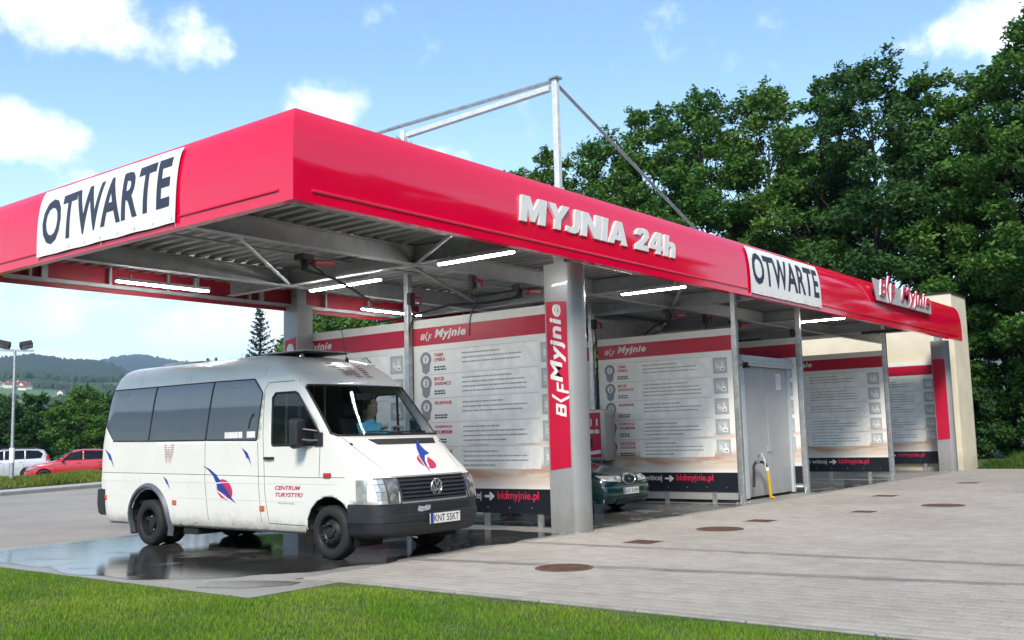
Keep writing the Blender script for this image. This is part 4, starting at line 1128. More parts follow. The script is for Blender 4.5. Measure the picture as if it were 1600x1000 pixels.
# ================================================================== VEHICLES
def lerp_tab(tab, x):
    if x <= tab[0][0]: return tab[0][1]
    for (a, va), (b_, vb) in zip(tab, tab[1:]):
        if x <= b_:
            f = (x - a) / (b_ - a); return va + (vb - va) * f
    return tab[-1][1]
def smooth_tab(tab, x):
    """monotone cubic through the table"""
    xs = [t_[0] for t_ in tab]; ys = [t_[1] for t_ in tab]; n = len(xs)
    if x <= xs[0]: return ys[0]
    if x >= xs[-1]: return ys[-1]
    d = [(ys[i + 1] - ys[i]) / (xs[i + 1] - xs[i]) for i in range(n - 1)]
    m_ = [d[0]] + [0 if d[i - 1] * d[i] <= 0 else 2 * d[i - 1] * d[i] / (d[i - 1] + d[i]) for i in range(1, n - 1)] + [d[-1]]
    for i in range(n - 1):
        if x <= xs[i + 1]:
            h = xs[i + 1] - xs[i]; t_ = (x - xs[i]) / h
            return ys[i] * (2 * t_ ** 3 - 3 * t_ ** 2 + 1) + h * m_[i] * (t_ ** 3 - 2 * t_ ** 2 + t_) + ys[i + 1] * (-2 * t_ ** 3 + 3 * t_ ** 2) + h * m_[i + 1] * (t_ ** 3 - t_ ** 2)
def cut_poly(bm, poly, ax, keep):
    """cut a convex polygon (2D, in the two coordinates ax) into the faces for which keep(face) holds; returns the faces inside"""
    n = len(poly)
    area = sum(poly[i][0] * poly[(i + 1) % n][1] - poly[(i + 1) % n][0] * poly[i][1] for i in range(n))
    if area < 0: poly = poly[::-1]
    lo = [min(p[k] for p in poly) - .02 for k in (0, 1)]; hi = [max(p[k] for p in poly) + .02 for k in (0, 1)]
    def near():
        out = []
        for f in bm.faces:
            if not keep(f): continue
            c0 = [v.co[ax[0]] for v in f.verts]; c1 = [v.co[ax[1]] for v in f.verts]
            if max(c0) < lo[0] or min(c0) > hi[0] or max(c1) < lo[1] or min(c1) > hi[1]: continue
            out.append(f)
        return out
    for i in range(n):
        a, b_ = poly[i], poly[(i + 1) % n]
        nn = Vector((0, 0, 0)); nn[ax[0]] = b_[1] - a[1]; nn[ax[1]] = -(b_[0] - a[0])
        co = Vector((0, 0, 0)); co[ax[0]] = a[0]; co[ax[1]] = a[1]
        fs = near(); g = set(fs)
        for f in fs:
            g.update(f.edges); g.update(f.verts)
        bmesh.ops.bisect_plane(bm, geom=list(g), plane_co=co, plane_no=nn.normalized(), dist=1e-5)
    bm.faces.ensure_lookup_table()
    inside = []
    for f in bm.faces:
        if not keep(f): continue
        c = f.calc_center_median(); ok = True
        for i in range(n):
            a, b_ = poly[i], poly[(i + 1) % n]
            if (b_[0] - a[0]) * (c[ax[1]] - a[1]) - (b_[1] - a[1]) * (c[ax[0]] - a[0]) < 0: ok = False; break
        if ok: inside.append(f)
    return inside
def take(bm, faces, off=0., delete=True):
    """copies faces into a new bmesh, shifted along their normals; removes them from bm"""
    nb = bmesh.new(); mp_ = {}
    vn = {}
    for f in faces:
        for v in f.verts: vn[v] = vn.get(v, Vector()) + f.normal
    for f in faces:
        for v in f.verts:
            if v not in mp_: mp_[v] = nb.verts.new(v.co + vn[v].normalized() * off)
        nb.faces.new([mp_[v] for v in f.verts])
    if delete:
        bmesh.ops.delete(bm, geom=faces, context='FACES')
    return nb
def finish(bm, name, m, parent, smooth=True, solid=0, angle=40, recalc=False):
    q = MB(); q.bm.free(); q.bm = bm
    o = q.build(name, m, parent, smooth=smooth, recalc=recalc, angle=angle)
    if solid:
        s = o.modifiers.new('thickness', 'SOLIDIFY'); s.thickness = solid; s.offset = -1
    return o
def border(bm):
    return [e for e in bm.edges if len(e.link_faces) == 1]
def rim_tube(bm, r, name, m, parent):
    """a seal following the outline of a pane"""
    es = border(bm); nxt = {}
    for e in es:
        for v in e.verts: nxt.setdefault(v, []).append(e.other_vert(v))
    b = MB(); seen_ = set()
    for v in list(nxt):
        if v in seen_: continue
        loop = [v]; seen_.add(v); cur = v
        while True:
            k = [w for w in nxt[cur] if w not in seen_]
            if not k: break
            cur = k[0]; seen_.add(cur); loop.append(cur)
        if len(loop) > 3:
            pts = [w.co.copy() for w in loop]; b.tube(pts + [pts[0], pts[1]], r, 6, cap=False)
    return b.build(name, m, parent, smooth=True)
def projector(bvh, axis, sign):
    """(a, b, off) -> point on the body, shot along an axis"""
    def f(a, b_, off):
        if axis == 'side':
            o = Vector((a, sign * 3, b_)); d = Vector((0, -sign, 0))
        elif axis == 'front':
            o = Vector((4, a, b_)); d = Vector((-1, 0, 0))
        else:
            o = Vector((a, b_, 4)); d = Vector((0, 0, -1))
        h, nn, i, ds = bvh.ray_cast(o, d)
        if h is None: return None
        if nn.dot(d) > 0: nn = -nn
        return h + nn * off
    return f
def decal(bm2, pj, off, name, m, parent, ab, step=.06):
    """lay a flat print (bm2 in XY) on the body; ab maps (x, y) to the projector's plane"""
    xs = [v.co.x for v in bm2.verts]; ys = [v.co.y for v in bm2.verts]
    for k, nn, lo, hi in ((0, (1, 0, 0), min(xs), max(xs)), (1, (0, 1, 0), min(ys), max(ys))):
        s = lo + step
        while s < hi - 1e-4:
            bmesh.ops.bisect_plane(bm2, geom=bm2.verts[:] + bm2.edges[:] + bm2.faces[:], plane_co=Vector(nn) * s, plane_no=nn); s += step
    bad = []
    for v in bm2.verts:
        p = pj(*ab(v.co.x, v.co.y), off + v.co.z)
        if p is None: bad.append(v)
        else: v.co = p
    if bad: bmesh.ops.delete(bm2, geom=bad, context='VERTS')
    return finish(bm2, name, m, parent, smooth=False)
def seam(pj, pts, name, m, parent, w=.007, off=.0012, b=None):
    """a thin dark gap between panels, following the body"""
    own = b is None
    b = b or MB()
    P_ = []
    for (a0, b0), (a1, b1) in zip(pts, pts[1:]):
        L = math.hypot(a1 - a0, b1 - b0); k = max(1, int(L / .08))
        for i in range(k + (1 if (a1, b1) == pts[-1] else 0)):
            P_.append((a0 + (a1 - a0) * i / k, b0 + (b1 - b0) * i / k))
    rows = []
    for i, (a, c) in enumerate(P_):
        q0, q1 = P_[max(0, i - 1)], P_[min(len(P_) - 1, i + 1)]
        d = math.hypot(q1[0] - q0[0], q1[1] - q0[1]) or 1; nx, ny = -(q1[1] - q0[1]) / d * w / 2, (q1[0] - q0[0]) / d * w / 2
        u_, v_ = pj(a + nx, c + ny, off), pj(a - nx, c - ny, off)
        if u_ is None or v_ is None: continue
        rows.append([u_, v_])
    if len(rows) > 1: b.grid(rows)
    if own: return b.build(name, m, parent)
def wheel(parent, c, r_, w, side, style='steel', m_t=None, m_r=None, hub_c=None, n=36):
    """side: +1 outer face towards +v (local y)"""
    c = Vector(c)
    b = MB(); s = side; h = w / 2
    prof = [(r_ * .62, h * .86), (r_ * .70, h), (r_ * .90, h * .98), (r_ * .97, h * .80), (r_, h * .5), (r_, 0), (r_, -h * .5), (r_ * .97, -h * .8), (r_ * .9, -h), (r_ * .62, -h * .9)]
    b.lathe([(a, k * s) for a, k in prof], c, 'y', n, cap=False); ty = b.build('tyre', m_t, parent, smooth=True, angle=50)
    b = MB()
    if style == 'deep':     # rear dual: hub sits deep inside
        prof = [(r_ * .63, h * .9), (r_ * .58, h * .8), (r_ * .55, -h * .3), (r_ * .42, -h * .45), (r_ * .25, -h * .4), (r_ * .22, h * .2), (.0005, h * .22)]
    elif style == 'alloy':
        prof = [(r_ * .63, h * .9), (r_ * .60, h * .85), (r_ * .56, h * .55), (r_ * .2, h * .75), (.0005, h * .8)]
    else:
        prof = [(r_ * .63, h * .9), (r_ * .59, h * .75), (r_ * .57, h * .3), (r_ * .50, h * .35), (r_ * .40, h * .85), (r_ * .30, h * .95), (r_ * .22, h * .7), (r_ * .18, h * 1.0), (.0005, h * 1.02)]
    b.lathe([(a, k * s) for a, k in prof], c, 'y', n, cap=False); rim = b.build('rim', m_r, parent, smooth=True, angle=40)
    b = MB()
    for k in range(6 if style != 'alloy' else 5):
        a = 2 * math.pi * k / (6 if style != 'alloy' else 5) + .3
        if style == 'alloy':
            p0 = c + Vector((math.cos(a) * r_ * .15, s * h * .82, math.sin(a) * r_ * .15)); p1 = c + Vector((math.cos(a) * r_ * .58, s * h * .80, math.sin(a) * r_ * .58)); b.bar(p0, p1, r_ * .12, .03)
        else:
            q = c + Vector((math.cos(a) * r_ * .34, s * h * (.9 if style == 'steel' else -.38), math.sin(a) * r_ * .34)); b.lathe([(.016, 0), (.016, .03 * s), (.004, .04 * s)], q, 'y', 8)
    b.build('wheel_nuts' if style != 'alloy' else 'spokes', hub_c or m_r, rim)
    return ty

def van_mat():
    m = mat('white van paint', (.74, .735, .70), .28, var=.025, scale=1.2, coat=.6, bump=.01, bscale=2)
    t = m.node_tree; p = t.nodes['Principled BSDF']; src = p.inputs['Base Color'].links[0].from_socket
    tc = t.nodes['Texture Coordinate']; sp = N(t, 'ShaderNodeSeparateXYZ'); t.links.new(tc.outputs['Object'], sp.inputs[0])
    n = N(t, 'ShaderNodeTexNoise'); n.inputs['Scale'].default_value = 7; n.inputs['Detail'].default_value = 9; n.inputs['Roughness'].default_value = .75; t.links.new(tc.outputs['Object'], n.inputs['Vector'])
    lowz = N(t, 'ShaderNodeMapRange'); lowz.inputs['From Min'].default_value = .62; lowz.inputs['From Max'].default_value = .34; t.links.new(sp.outputs[2], lowz.inputs[0])
    g = math_node(t, 'ADD', math_node(t, 'MULTIPLY', lowz.outputs[0], .42), n.outputs['Fac'])
    d = N(t, 'ShaderNodeMapRange', interpolation_type='SMOOTHSTEP'); d.inputs['From Min'].default_value = .60; d.inputs['From Max'].default_value = 1.05; d.inputs['To Max'].default_value = .6; t.links.new(g, d.inputs[0])
    mx = N(t, 'ShaderNodeMix', data_type='RGBA'); mx.inputs[7].default_value = (.42, .36, .27, 1); t.links.new(d.outputs[0], mx.inputs[0]); t.links.new(src, mx.inputs[6])
    r_ = N(t, 'ShaderNodeMapRange', interpolation_type='SMOOTHSTEP'); r_.inputs['From Min'].default_value = .985; r_.inputs['From Max'].default_value = 1.05; t.links.new(g, r_.inputs[0])
    m2 = N(t, 'ShaderNodeMix', data_type='RGBA'); m2.inputs[7].default_value = (.13, .055, .025, 1); t.links.new(r_.outputs[0], m2.inputs[0]); t.links.new(mx.outputs[2], m2.inputs[6])
    t.links.new(m2.outputs[2], p.inputs['Base Color'])
    return m
M_van = van_mat()
M_tyre = mat('tyre rubber', (.012, .012, .013), .75, var=.2, scale=12, bump=.1)
M_rimd = mat('dark steel wheel', (.020, .021, .023), .5, .3, var=.25, scale=10)
M_bump = mat('dark grey bumper plastic', (.019, .021, .026), .45, var=.15, scale=5)
M_tint = mat('dark tinted pane', (.098, .120, .155), .045, var=.03, ior=1.75, coat=.4)
M_glass = glass('clear pane', (.92, .96, .96), 1.36); M_dglass = glass('door pane', (.72, .78, .80), 1.75)
M_seal = mat('black rubber seal', (.012, .012, .013), .6)
M_gap = mat('dark panel gap', (.10, .10, .10), .8)
M_seat = mat('dark blue grey seat cloth', (.035, .04, .05), .9, bump=.1)
M_chrome = mat('bright trim', (.62, .63, .65), .22, .85, var=.05)
M_orange = mat('orange reflector', (.55, .12, .03), .25, coat=.6); M_redl = mat('red lamp glass', (.42, .03, .04), .2, coat=.8)
M_lamp = mat('headlamp reflector', (.52, .53, .52), .16, .55, var=.25, scale=9, coat=.6); M_lampd = mat('smoked headlamp', (.20, .20, .19), .12, .5, var=.3, scale=8, coat=1.)
M_blue = mat('blue print', (.012, .045, .30), .35); M_crim = mat('crimson print', (.50, .03, .10), .35)
M_plate = mat('number plate white', (.72, .72, .70), .4)
M_under = mat('black underside', (.012, .012, .012), .9)

def build_van():
    root = thing('minibus', 'white high roof minibus with tinted windows and feather logos, standing in the wet first bay', 'minibus', (2.835, 1.57, 0), R(-90))
    UF = [(.30, .93), (.42, .985), (.62, 1.0), (.72, .985), (.98, .90), (1.08, .80), (1.25, .585), (1.50, .285), (1.62, .17), (2.22, -.40), (2.30, -.47), (2.44, -.62), (2.55, -.80), (2.64, -1.03), (2.70, -1.35), (2.73, -1.9), (2.745, -2.4)]
    UR = [(.30, -5.30), (.46, -5.38), (.9, -5.47), (1.3, -5.46), (1.6, -5.42), (2.0, -5.32), (2.40, -5.20), (2.52, -5.14), (2.62, -5.06), (2.68, -4.96), (2.715, -4.8), (2.735, -4.5), (2.745, -3.9)]
    WH = [(.30, .90), (.40, .945), (.60, .962), (1.02, .970), (1.06, .968), (1.50, .968), (1.62, .966), (2.0, .955), (2.25, .940), (2.38, .918), (2.46, .895), (2.55, .868), (2.62, .832), (2.67, .785), (2.705, .70), (2.728, .55), (2.738, .38), (2.745, .12)]
    RD = [(.30, .32), (.7, .34), (1.0, .34), (1.25, .34), (1.5, .27), (2.25, .25), (2.5, .34), (2.745, .3)]
    BOW = [(.3, .05), (1.0, .04), (1.5, .0), (2.2, .0), (2.7, .1)]
    zz = sorted(set([.30, .34, .40, .46, .52, .58, .64, .70, .76, .82, .88, .94, 1.0, 1.03, 1.06, 1.09, 1.14, 1.2, 1.26, 1.32, 1.38, 1.44, 1.50, 1.56, 1.62] + [1.62 + .06 * k for k in range(1, 12)] + [2.34, 2.385, 2.395, 2.43, 2.46, 2.49, 2.52, 2.55, 2.58, 2.61, 2.635, 2.655, 2.675, 2.69, 2.70, 2.712, 2.722, 2.73, 2.737, 2.742, 2.745]))
    NF, NS, NR = 14, 44, 6
    rows = []
    for z in zz:
        uf, ur, w = smooth_tab(UF, z), smooth_tab(UR, z), smooth_tab(WH, z)
        if 2.386 <= z <= 2.394: w -= 0
        rd, bw = lerp_tab(RD, z), lerp_tab(BOW, z)
        rd = min(rd, (uf - ur) * .4); rr = min(.16, (uf - ur) * .3)
        half = []
        for k in range(NR + 1):                     # rear corner, from the centre line outwards
            a = math.pi / 2 * k / NR
            half.append((ur + rr - rr * math.cos(a) ** (2 / 4.0) * 1.0 if k < NR else ur + rr, w * math.sin(a) ** (2 / 4.0)))
        for k in range(1, NS):
            f = k / NS; half.append((ur + rr + (uf - rd - ur - rr) * f, w))
        for k in range(NF + 1):
            a = math.pi / 2 * k / NF
            v = w * math.cos(a) ** (2 / 3.4) if k < NF else 0.
            u = uf - rd + rd * math.sin(a) ** (2 / 3.4)
            u -= bw * (v / w) ** 2 * (1 if True else 0) * (math.sin(a))
            half.append((u, v))
        ring = [(u, v, z) for u, v in half] + [(u, -v, z) for u, v in half[-2:0:-1]]
        rows.append(ring)
    b = MB(); vr_ = b.grid(rows, closed=True)
    n = len(vr_[0]); h_ = n // 2
    top = vr_[-1]
    for k in range(h_):                              # close the roof across the centre line
        a, c, d, e = top[k], top[k + 1], top[(-k - 1) % n], top[(-k) % n]
        q = [a, c, d, e]; q = [x for i, x in enumerate(q) if x not in q[:i]]
        if len(q) > 2:
            try: b.bm.faces.new(q)
            except ValueError: pass
    bm = b.bm
    bmesh.ops.recalc_face_normals(bm, faces=bm.faces); bm.normal_update()
    full = BVHTree.FromBMesh(bm)
    R_, L_ = projector(full, 'side', -1), projector(full, 'side', 1)
    FR = projector(full, 'front', 0); TP = projector(full, 'top', 0)
    right = lambda f: f.normal.y < -.55; left = lambda f: f.normal.y > .55
    frontf = lambda f: f.normal.x > .22 and f.calc_center_median().x > -1.2
    # wheel arches
    def circ(u, z, r_, k=18): return [(u + r_ * math.cos(2 * math.pi * i / k), z + r_ * math.sin(2 * math.pi * i / k)) for i in range(k)]
    for u, r_ in ((0., .455), (-4.05, .50)):
        for kp_ in (right, left):
            bmesh.ops.delete(bm, geom=cut_poly(bm, circ(u, .34, r_), (0, 2), kp_), context='FACES')
            bmesh.ops.delete(bm, geom=cut_poly(bm, [(u - r_, .2), (u + r_, .2), (u + r_, .34), (u - r_, .34)], (0, 2), kp_), context='FACES')
    # side windows: dark band of three panes
    for kp_, sgn, nm in ((right, -1, 'tinted'), (left, 1, 'tinted')):
        for poly in ([(-5.20, 2.375), (-3.90, 2.375), (-4.06, 1.56), (-5.03, 1.575), (-5.33, 1.88)], [(-3.885, 2.375), (-2.46, 2.375), (-2.615, 1.55), (-4.045, 1.56)], [(-2.445, 2.375), (-1.545, 2.365), (-1.345, 2.17), (-1.45, 1.53), (-2.60, 1.55)]):
            fs = cut_poly(bm, poly, (0, 2), kp_); pane = take(bm, fs, .004); rt = pane.copy()
            pr = finish(pane, 'tinted_window', M_tint, root); rim_tube(rt, .009, 'seal', M_seal, pr); rt.free()
    # cab door windows
    for kp_ in (right, left):
        poly = [(-1.13, 1.47), (-1.13, 2.09), (-1.07, 2.15), (-.66, 2.15), (-.60, 2.12), (-.17, 1.60), (-.15, 1.50), (-.20, 1.45), (-1.10, 1.45)]
        fs = cut_poly(bm, poly, (0, 2), kp_); pane = take(bm, fs, -.006); rt = pane.copy()
        pr = finish(pane, 'door_window', M_dglass, root); rim_tube(rt, .017, 'seal', M_seal, pr)
        rt.free()
    # windscreen
    fs = cut_poly(bm, [(-.92, 1.555), (.92, 1.555), (.955, 1.59), (.905, 2.20), (.88, 2.23), (-.88, 2.23), (-.905, 2.20), (-.955, 1.59)], (1, 2), frontf)
    ws = take(bm, fs, .002); rt = ws.copy(); wo = finish(ws, 'windscreen', M_glass, root); rim_tube(rt, .016, 'seal', M_seal, wo); rt.free()
    # lower bumper
    z0, z1 = .20, .70
    fs = [f for f in cut_poly(bm, [(-1.1, .2), (1.1, .2), (1.1, .70), (-1.1, .70)], (1, 2), lambda f: f.calc_center_median().x > .40 and f.calc_center_median().z < .75)]
    bmesh.ops.delete(bm, geom=fs, context='FACES')
    body = finish(bm, 'body', M_van, root, angle=32, solid=.02)
    rows = []
    for z, o in ((.29, -.06), (.33, .0), (.36, .02), (.47, .035), (.48, .045), (.56, .045), (.57, .03), (.68, .025), (.703, .0), (.704, -.05)):
        row = []
        for k in range(41):
            a = math.pi * k / 40
            c_, s_ = math.cos(a), math.sin(a)
            v = (.968 + o * .7) * math.copysign(abs(c_) ** (2 / 4.2), c_); u = .52 + (.46 + o) * abs(s_) ** (2 / 4.2) - .05 * (v / .97) ** 2
            if k in (0, 40): u = .36
            row.append((u, v, z))
        rows.append(row)
    b = MB(); b.grid(rows); bp = b.build('front_bumper', M_bump, root, smooth=True, angle=30)
    bvb = BVHTree.FromPolygons([v.co.copy() for v in bp.data.vertices], [p.vertices[:] for p in bp.data.polygons])
    BF_ = projector(bvb, 'front', 0)
    decal(poly_bm([[(-.30, .585), (.62, .585), (.62, .675), (-.30, .675)]]), BF_, .003, 'intake', M_under, bp, lambda x, y: (x, y))
    decal(poly_bm([[(-.40, .60), (-.34, .585), (-.18, .60), (-.16, .655), (-.24, .665), (-.28, .645), (-.38, .66)]]), BF_, .006, 'scuff', mat('scraped grey plastic', (.3, .31, .33), .7, scale=30, var=.4), bp, lambda x, y: (x, y))
    b = MB(); b.tube([(.86, -.42, .29), (.97, -.42, .275), (.97, -.38, .27), (.86, -.38, .29)], .010, 6); b.build('tow_eye', M_chrome, bp, smooth=True)
    # number plate
    pl = MB(); pl.box(1.052, 1.064, -.235, .335, .425, .555); po = pl.build('number_plate', M_plate, root, bevel=.004)
    bm_ = text_bm('KNT 55KT', bold=.012, w=.47, h=.088); place_bm(bm_, lambda x, y, z: (1.0655, -.165 + x, .446 + y), 'lettering', M_ink, po, world=False)
    b = MB(); b.box(1.0642, 1.0652, -.233, -.175, .427, .553); b.build('blue_strip', M_blue, po)
    b = MB(); b.box(1.0640, 1.0646, -.24, .34, .419, .426); b.box(1.0640, 1.0646, -.24, .34, .554, .561); b.build('frame', M_ink, po)
    # rear bumper
    rows = []
    for z, o in ((.42, -.05), (.46, 0), (.60, .03), (.82, .02), (.84, -.05)):
        row = []
        for k in range(25):
            a = math.pi * k / 24; c_, s_ = math.cos(a), math.sin(a)
            v = (.97 + o * .5) * math.copysign(abs(c_) ** .45, c_); u = -5.36 - (.20 + o) * abs(s_) ** .45
            if k in (0, 24): u = -5.25
            row.append((u, v, z))
        rows.append(row)
    b = MB(); b.grid(rows); b.build('rear_bumper', M_bump, root, smooth=True, angle=30)
    # wheel arches: liners and rear flares
    for u, r_ in ((0., .455), (-4.05, .50)):
        for s in (-1, 1):
            b = MB(); rows = [[(u + r_ * math.cos(a), s * v, .34 + r_ * math.sin(a)) for a in [math.pi * (-.12 + 1.24 * k / 16) for k in range(17)]] for v in (.95, .45)]
            b.grid(rows); b.face([(u + r_ * math.cos(a), s * .45, .34 + r_ * math.sin(a)) for a in [math.pi * (-.12 + 1.24 * k / 16) for k in range(17)]])
            b.build('arch_liner', M_under, root)
    for s in (-1, 1):
        b = MB(); rows = []
        for k in range(21):
            a = math.pi * (-.10 + 1.20 * k / 20); row = []
            for rr, o in ((.49, -.02), (.495, .04), (.52, .05), (.55, .03), (.57, -.01)):
                z_ = .34 + rr * math.sin(a) * 1.05; u_ = -4.05 + rr * math.cos(a)
                w_ = lerp_tab(WH, max(.3, min(2.7, z_)))
                row.append((u_, s * (w_ + o), z_))
            rows.append(row)
        b.grid(rows); b.build('wheel_arch_flare', mat('blue grey arch plastic', (.085, .098, .125), .45, var=.1) if s == -1 else bpy.data.materials['blue grey arch plastic'], root, smooth=True, angle=50)
    # underside
    b = MB(); b.box(-5.3, .75, -.88, .88, .36, .42); b.box(-3.4, -.6, -.35, .35, .24, .36); b.box(-3.25, -2.9, -.88, -.45, .2, .36); b.build('underside', M_under, root)
    b = MB(); b.tube([(-4.05, -.9, .34), (-4.05, .9, .34)], .08, 10); b.build('axle', M_under, root, smooth=True); b = MB(); b.tube([(0, -.8, .34), (0, .8, .34)], .05, 8); b.build('axle', M_under, root, smooth=True); b = MB(); b.lathe([(.02, -.15), (.14, -.12), (.17, 0), (.14, .12), (.02, .15)], (-4.05, 0, .34), 'y', 14); b.build('differential', M_under, root, smooth=True)
    b = MB(); b.box(-3.50, -3.30, -.86, -.5, .30, .44); b.build('mudflap', M_under, root)
    # wheels
    for s in (-1, 1):
        wheel(root, (0, s * .85, .34), .34, .23, s, 'steel', M_tyre, M_rimd)
        wheel(root, (-4.05, s * .86, .34), .34, .21, s, 'deep', M_tyre, M_rimd, M_chrome)
        wheel(root, (-4.05, s * .58, .34), .34, .21, s, 'deep', M_tyre, M_rimd)
    # interior
    b = MB(); b.box(-5.2, .3, -.86, .86, .60, .66); b.build('cab_floor', M_under, root)
    for (u, v) in ((-.75, .45), (-.75, -.45)):
        b = MB(); b.box(u - .25, u + .27, v - .24, v + .24, .95, 1.2); b.build('seat', M_seat, root, bevel=.05, seg=3)
        b = MB(); b.prism([(u - .34, 1.2), (u - .20, 1.2), (u - .30, 1.80), (u - .42, 1.80)], lambda a, z: (a, v - .23, z), lambda a, z: (a, v + .23, z)); so = b.build('backrest', M_seat, root, bevel=.04, seg=3)
        b = MB(); b.box(u - .44, u - .33, v - .14, v + .14, 1.84, 2.02); b.build('headrest', M_seat, so, bevel=.04, seg=3)
    for u in (-1.9, -2.75, -3.6, -4.5):
        b = MB()
        for v in (-.62, -.18, .62): b.box(u - .42, u - .30, v - .20, v + .20, .9, 1.78)
        b.build('passenger_seats', M_seat, root, bevel=.04, seg=2)
    b = MB(); b.prism([(-.32, 1.30), (-.18, 1.42), (.20, 1.50), (.30, 1.44), (.30, .8), (-.1, .8)], lambda a, z: (a, -.86, z), lambda a, z: (a, .86, z)); b.build('dashboard', M_bump, root, bevel=.03, seg=2)
    b = MB(); cs = Vector((-.36, .45, 1.50)); ax_ = Vector((.45, 0, -.89)).normalized(); e1 = Vector((0, 1, 0)); e2 = ax_.cross(e1)
    b.tube([cs + (e1 * math.cos(a) + e2 * math.sin(a)) * .21 for a in [2 * math.pi * k / 24 for k in range(26)]], .015, 8, cap=False)
    b.bar(cs - e1 * .2, cs + e1 * .2, .04, .02); b.tube([cs, cs + ax_ * .35], .03, 8); b.build('steering_wheel', M_bump, root, smooth=True)
    b = MB(); b.prism([(-.16, -.05), (.16, -.05), (.14, .09), (-.14, .09)], lambda a, z: (-.06, -.20 + a, 1.50 + z), lambda a, z: (.10, -.20 + a, 1.49 + z * .6)); do = b.build('dash_box', M_bump, root, bevel=.01)
    b = MB(); b.box(.045, .135, -.32, -.08, 1.505, 1.512); b.box(.112, .12, -.31, -.09, 1.46, 1.53); b.build('papers', mat('pale green paper', (.55, .66, .58), .7), do)
    b = MB(); b.box(-.38, -.36, -.14, .14, 2.04, 2.12); b.tube([(-.36, 0, 2.12), (-.40, 0, 2.22)], .008, 6); b.build('rear_view_mirror', M_dark, root, bevel=.01)
    b = MB(); b.tube([(-1.28, -.60, .7), (-1.28, -.60, 2.5)], .016, 8); b.tube([(-1.28, .1, .7), (-1.28, .1, 2.4)], .016, 8); b.build('handrail', M_chrome, root, smooth=True)
    # hood details
    hood = MB(); 
    fs_ = poly_bm([[(-.45, 1.425), (.67, 1.425), (.72, 1.50), (-.55, 1.50)]])
    decal(fs_, FR, .004, 'air_inlet', M_seal, root, lambda x, y: (x, y))
    g = MB()
    for s in (-1, 1):
        pj = R_ if s < 0 else L_
        for pts in ([(-1.30, 2.22), (-1.315, 1.6), (-1.27, .8), (-1.20, .42)], [(-1.43, 1.50), (-1.40, .9), (-1.36, .42)], [(-1.30, 2.22), (-1.22, 2.30), (-.62, 2.30)], [(-.62, 2.30), (-.50, 2.20)], [(-.16, 1.42), (-.18, 1.04)], [(-2.62, 1.53), (-2.62, 1.0), (-2.55, .42)], [(-5.38, 1.09), (-2.62, 1.06), (-.45, 1.03), (.30, 1.03)], [(-1.20, .42), (-.47, .41)]):
            if pts[0][0] == -2.62 and s > 0: continue
            seam(pj, pts, '', None, None, w=.010 if pts[0][1] != 1.09 else .008, b=g)
        for a in (-3.10, -1.35):
            seam(pj, [(a, 2.39), (a + .06, 2.62)], '', None, None, w=.006, b=g)
    seam(FR, [(-.885, 1.53), (-.80, 1.35), (-.70, 1.12), (-.66, 1.02)], '', None, None, w=.010, b=g); seam(FR, [(.885, 1.53), (.80, 1.35), (.70, 1.12), (.66, 1.02)], '', None, None, w=.010, b=g)
    seam(FR, [(-.66, 1.03), (.66, 1.03)], '', None, None, w=.008, b=g)
    g.build('panel_gaps', M_gap, root)
    g = MB()
    for s in (-1, 1):
        pj = R_ if s < 0 else L_
        seam(pj, [(-5.15, 2.392), (-.62, 2.392)], '', None, None, w=.016, off=.006, b=g)
        seam(pj, [(-5.38, .74), (-4.62, .73)], '', None, None, w=.012, off=.003, b=g); seam(pj, [(-3.45, .73), (-.5, .72)], '', None, None, w=.012, off=.003, b=g)
        seam(pj, [(-5.38, .97), (-4.4, .965)], '', None, None, w=.010, off=.003, b=g); seam(pj, [(-3.5, .955), (.2, .95)], '', None, None, w=.010, off=.003, b=g)
    g.build('pressed_lines', M_van, root)
    # grille
    rows = []
    gz = [.735, .75, .80, .85, .90, .95, .985, 1.0]
    b = MB(); decal_bm = poly_bm([[(-.585, .745), (.555, .745), (.60, .995), (-.63, .995)]])
    gr = decal(decal_bm, FR, .006, 'grille', M_under, root, lambda x, y: (x, y))
    for k in range(5):
        z = .775 + k * .048; hw = .575 + (z - .745) / .25 * .03
        rw = MB(); r0 = [FR(-hw - .008 + 2 * hw * i / 20, z - .012, .007) for i in range(21)]; r1 = [FR(-hw - .008 + 2 * hw * i / 20, z - .012, .026) for i in range(21)]; r2 = [FR(-hw - .008 + 2 * hw * i / 20, z + .008, .022) for i in range(21)]
        rw.grid([r0, r1, r2]); rw.build('slat', M_bump, gr)
    fr_ = MB()
    P_ = [(-.60, .735), (.57, .735), (.615, 1.003), (-.645, 1.003)]
    path = []
    for (a0, b0), (a1, b1) in zip(P_, P_[1:] + P_[:1]):
        path += [FR(a0 + (a1 - a0) * i / 10, b0 + (b1 - b0) * i / 10, .01) for i in range(10)]
    fr_.tube(path + path[:2], .014, 6, cap=False); fr_.build('surround', M_bump, gr, smooth=True)
    # round emblem: ring with a V over a W
    em = MB(); c0 = FR(-.01, .868, .03)
    ring = MB(); ring.tube([c0 + Vector((.0, .098 * math.cos(a), .098 * math.sin(a))) for a in [2 * math.pi * k / 28 for k in range(30)]], .010, 6, cap=False); eo = ring.build('round_emblem', M_chrome, root, smooth=True)
    def stroke(pts):
        for p, q in zip(pts, pts[1:]): em.bar(c0 + Vector((.004, p[0], p[1])), c0 + Vector((.004, q[0], q[1])), .017, .012, (1, 0, 0))
    stroke([(-.042, .082), (0, .008), (.042, .082)]); stroke([(-.078, .045), (-.036, -.075), (0, -.008), (.036, -.075), (.078, .045)])
    em.build('letters', M_chrome, eo)
    bk = MB(); bk.lathe([(.0005, -.012), (.092, -.012)], c0, 'x', 24, cap=False); bk.build('backing', M_bump, eo)
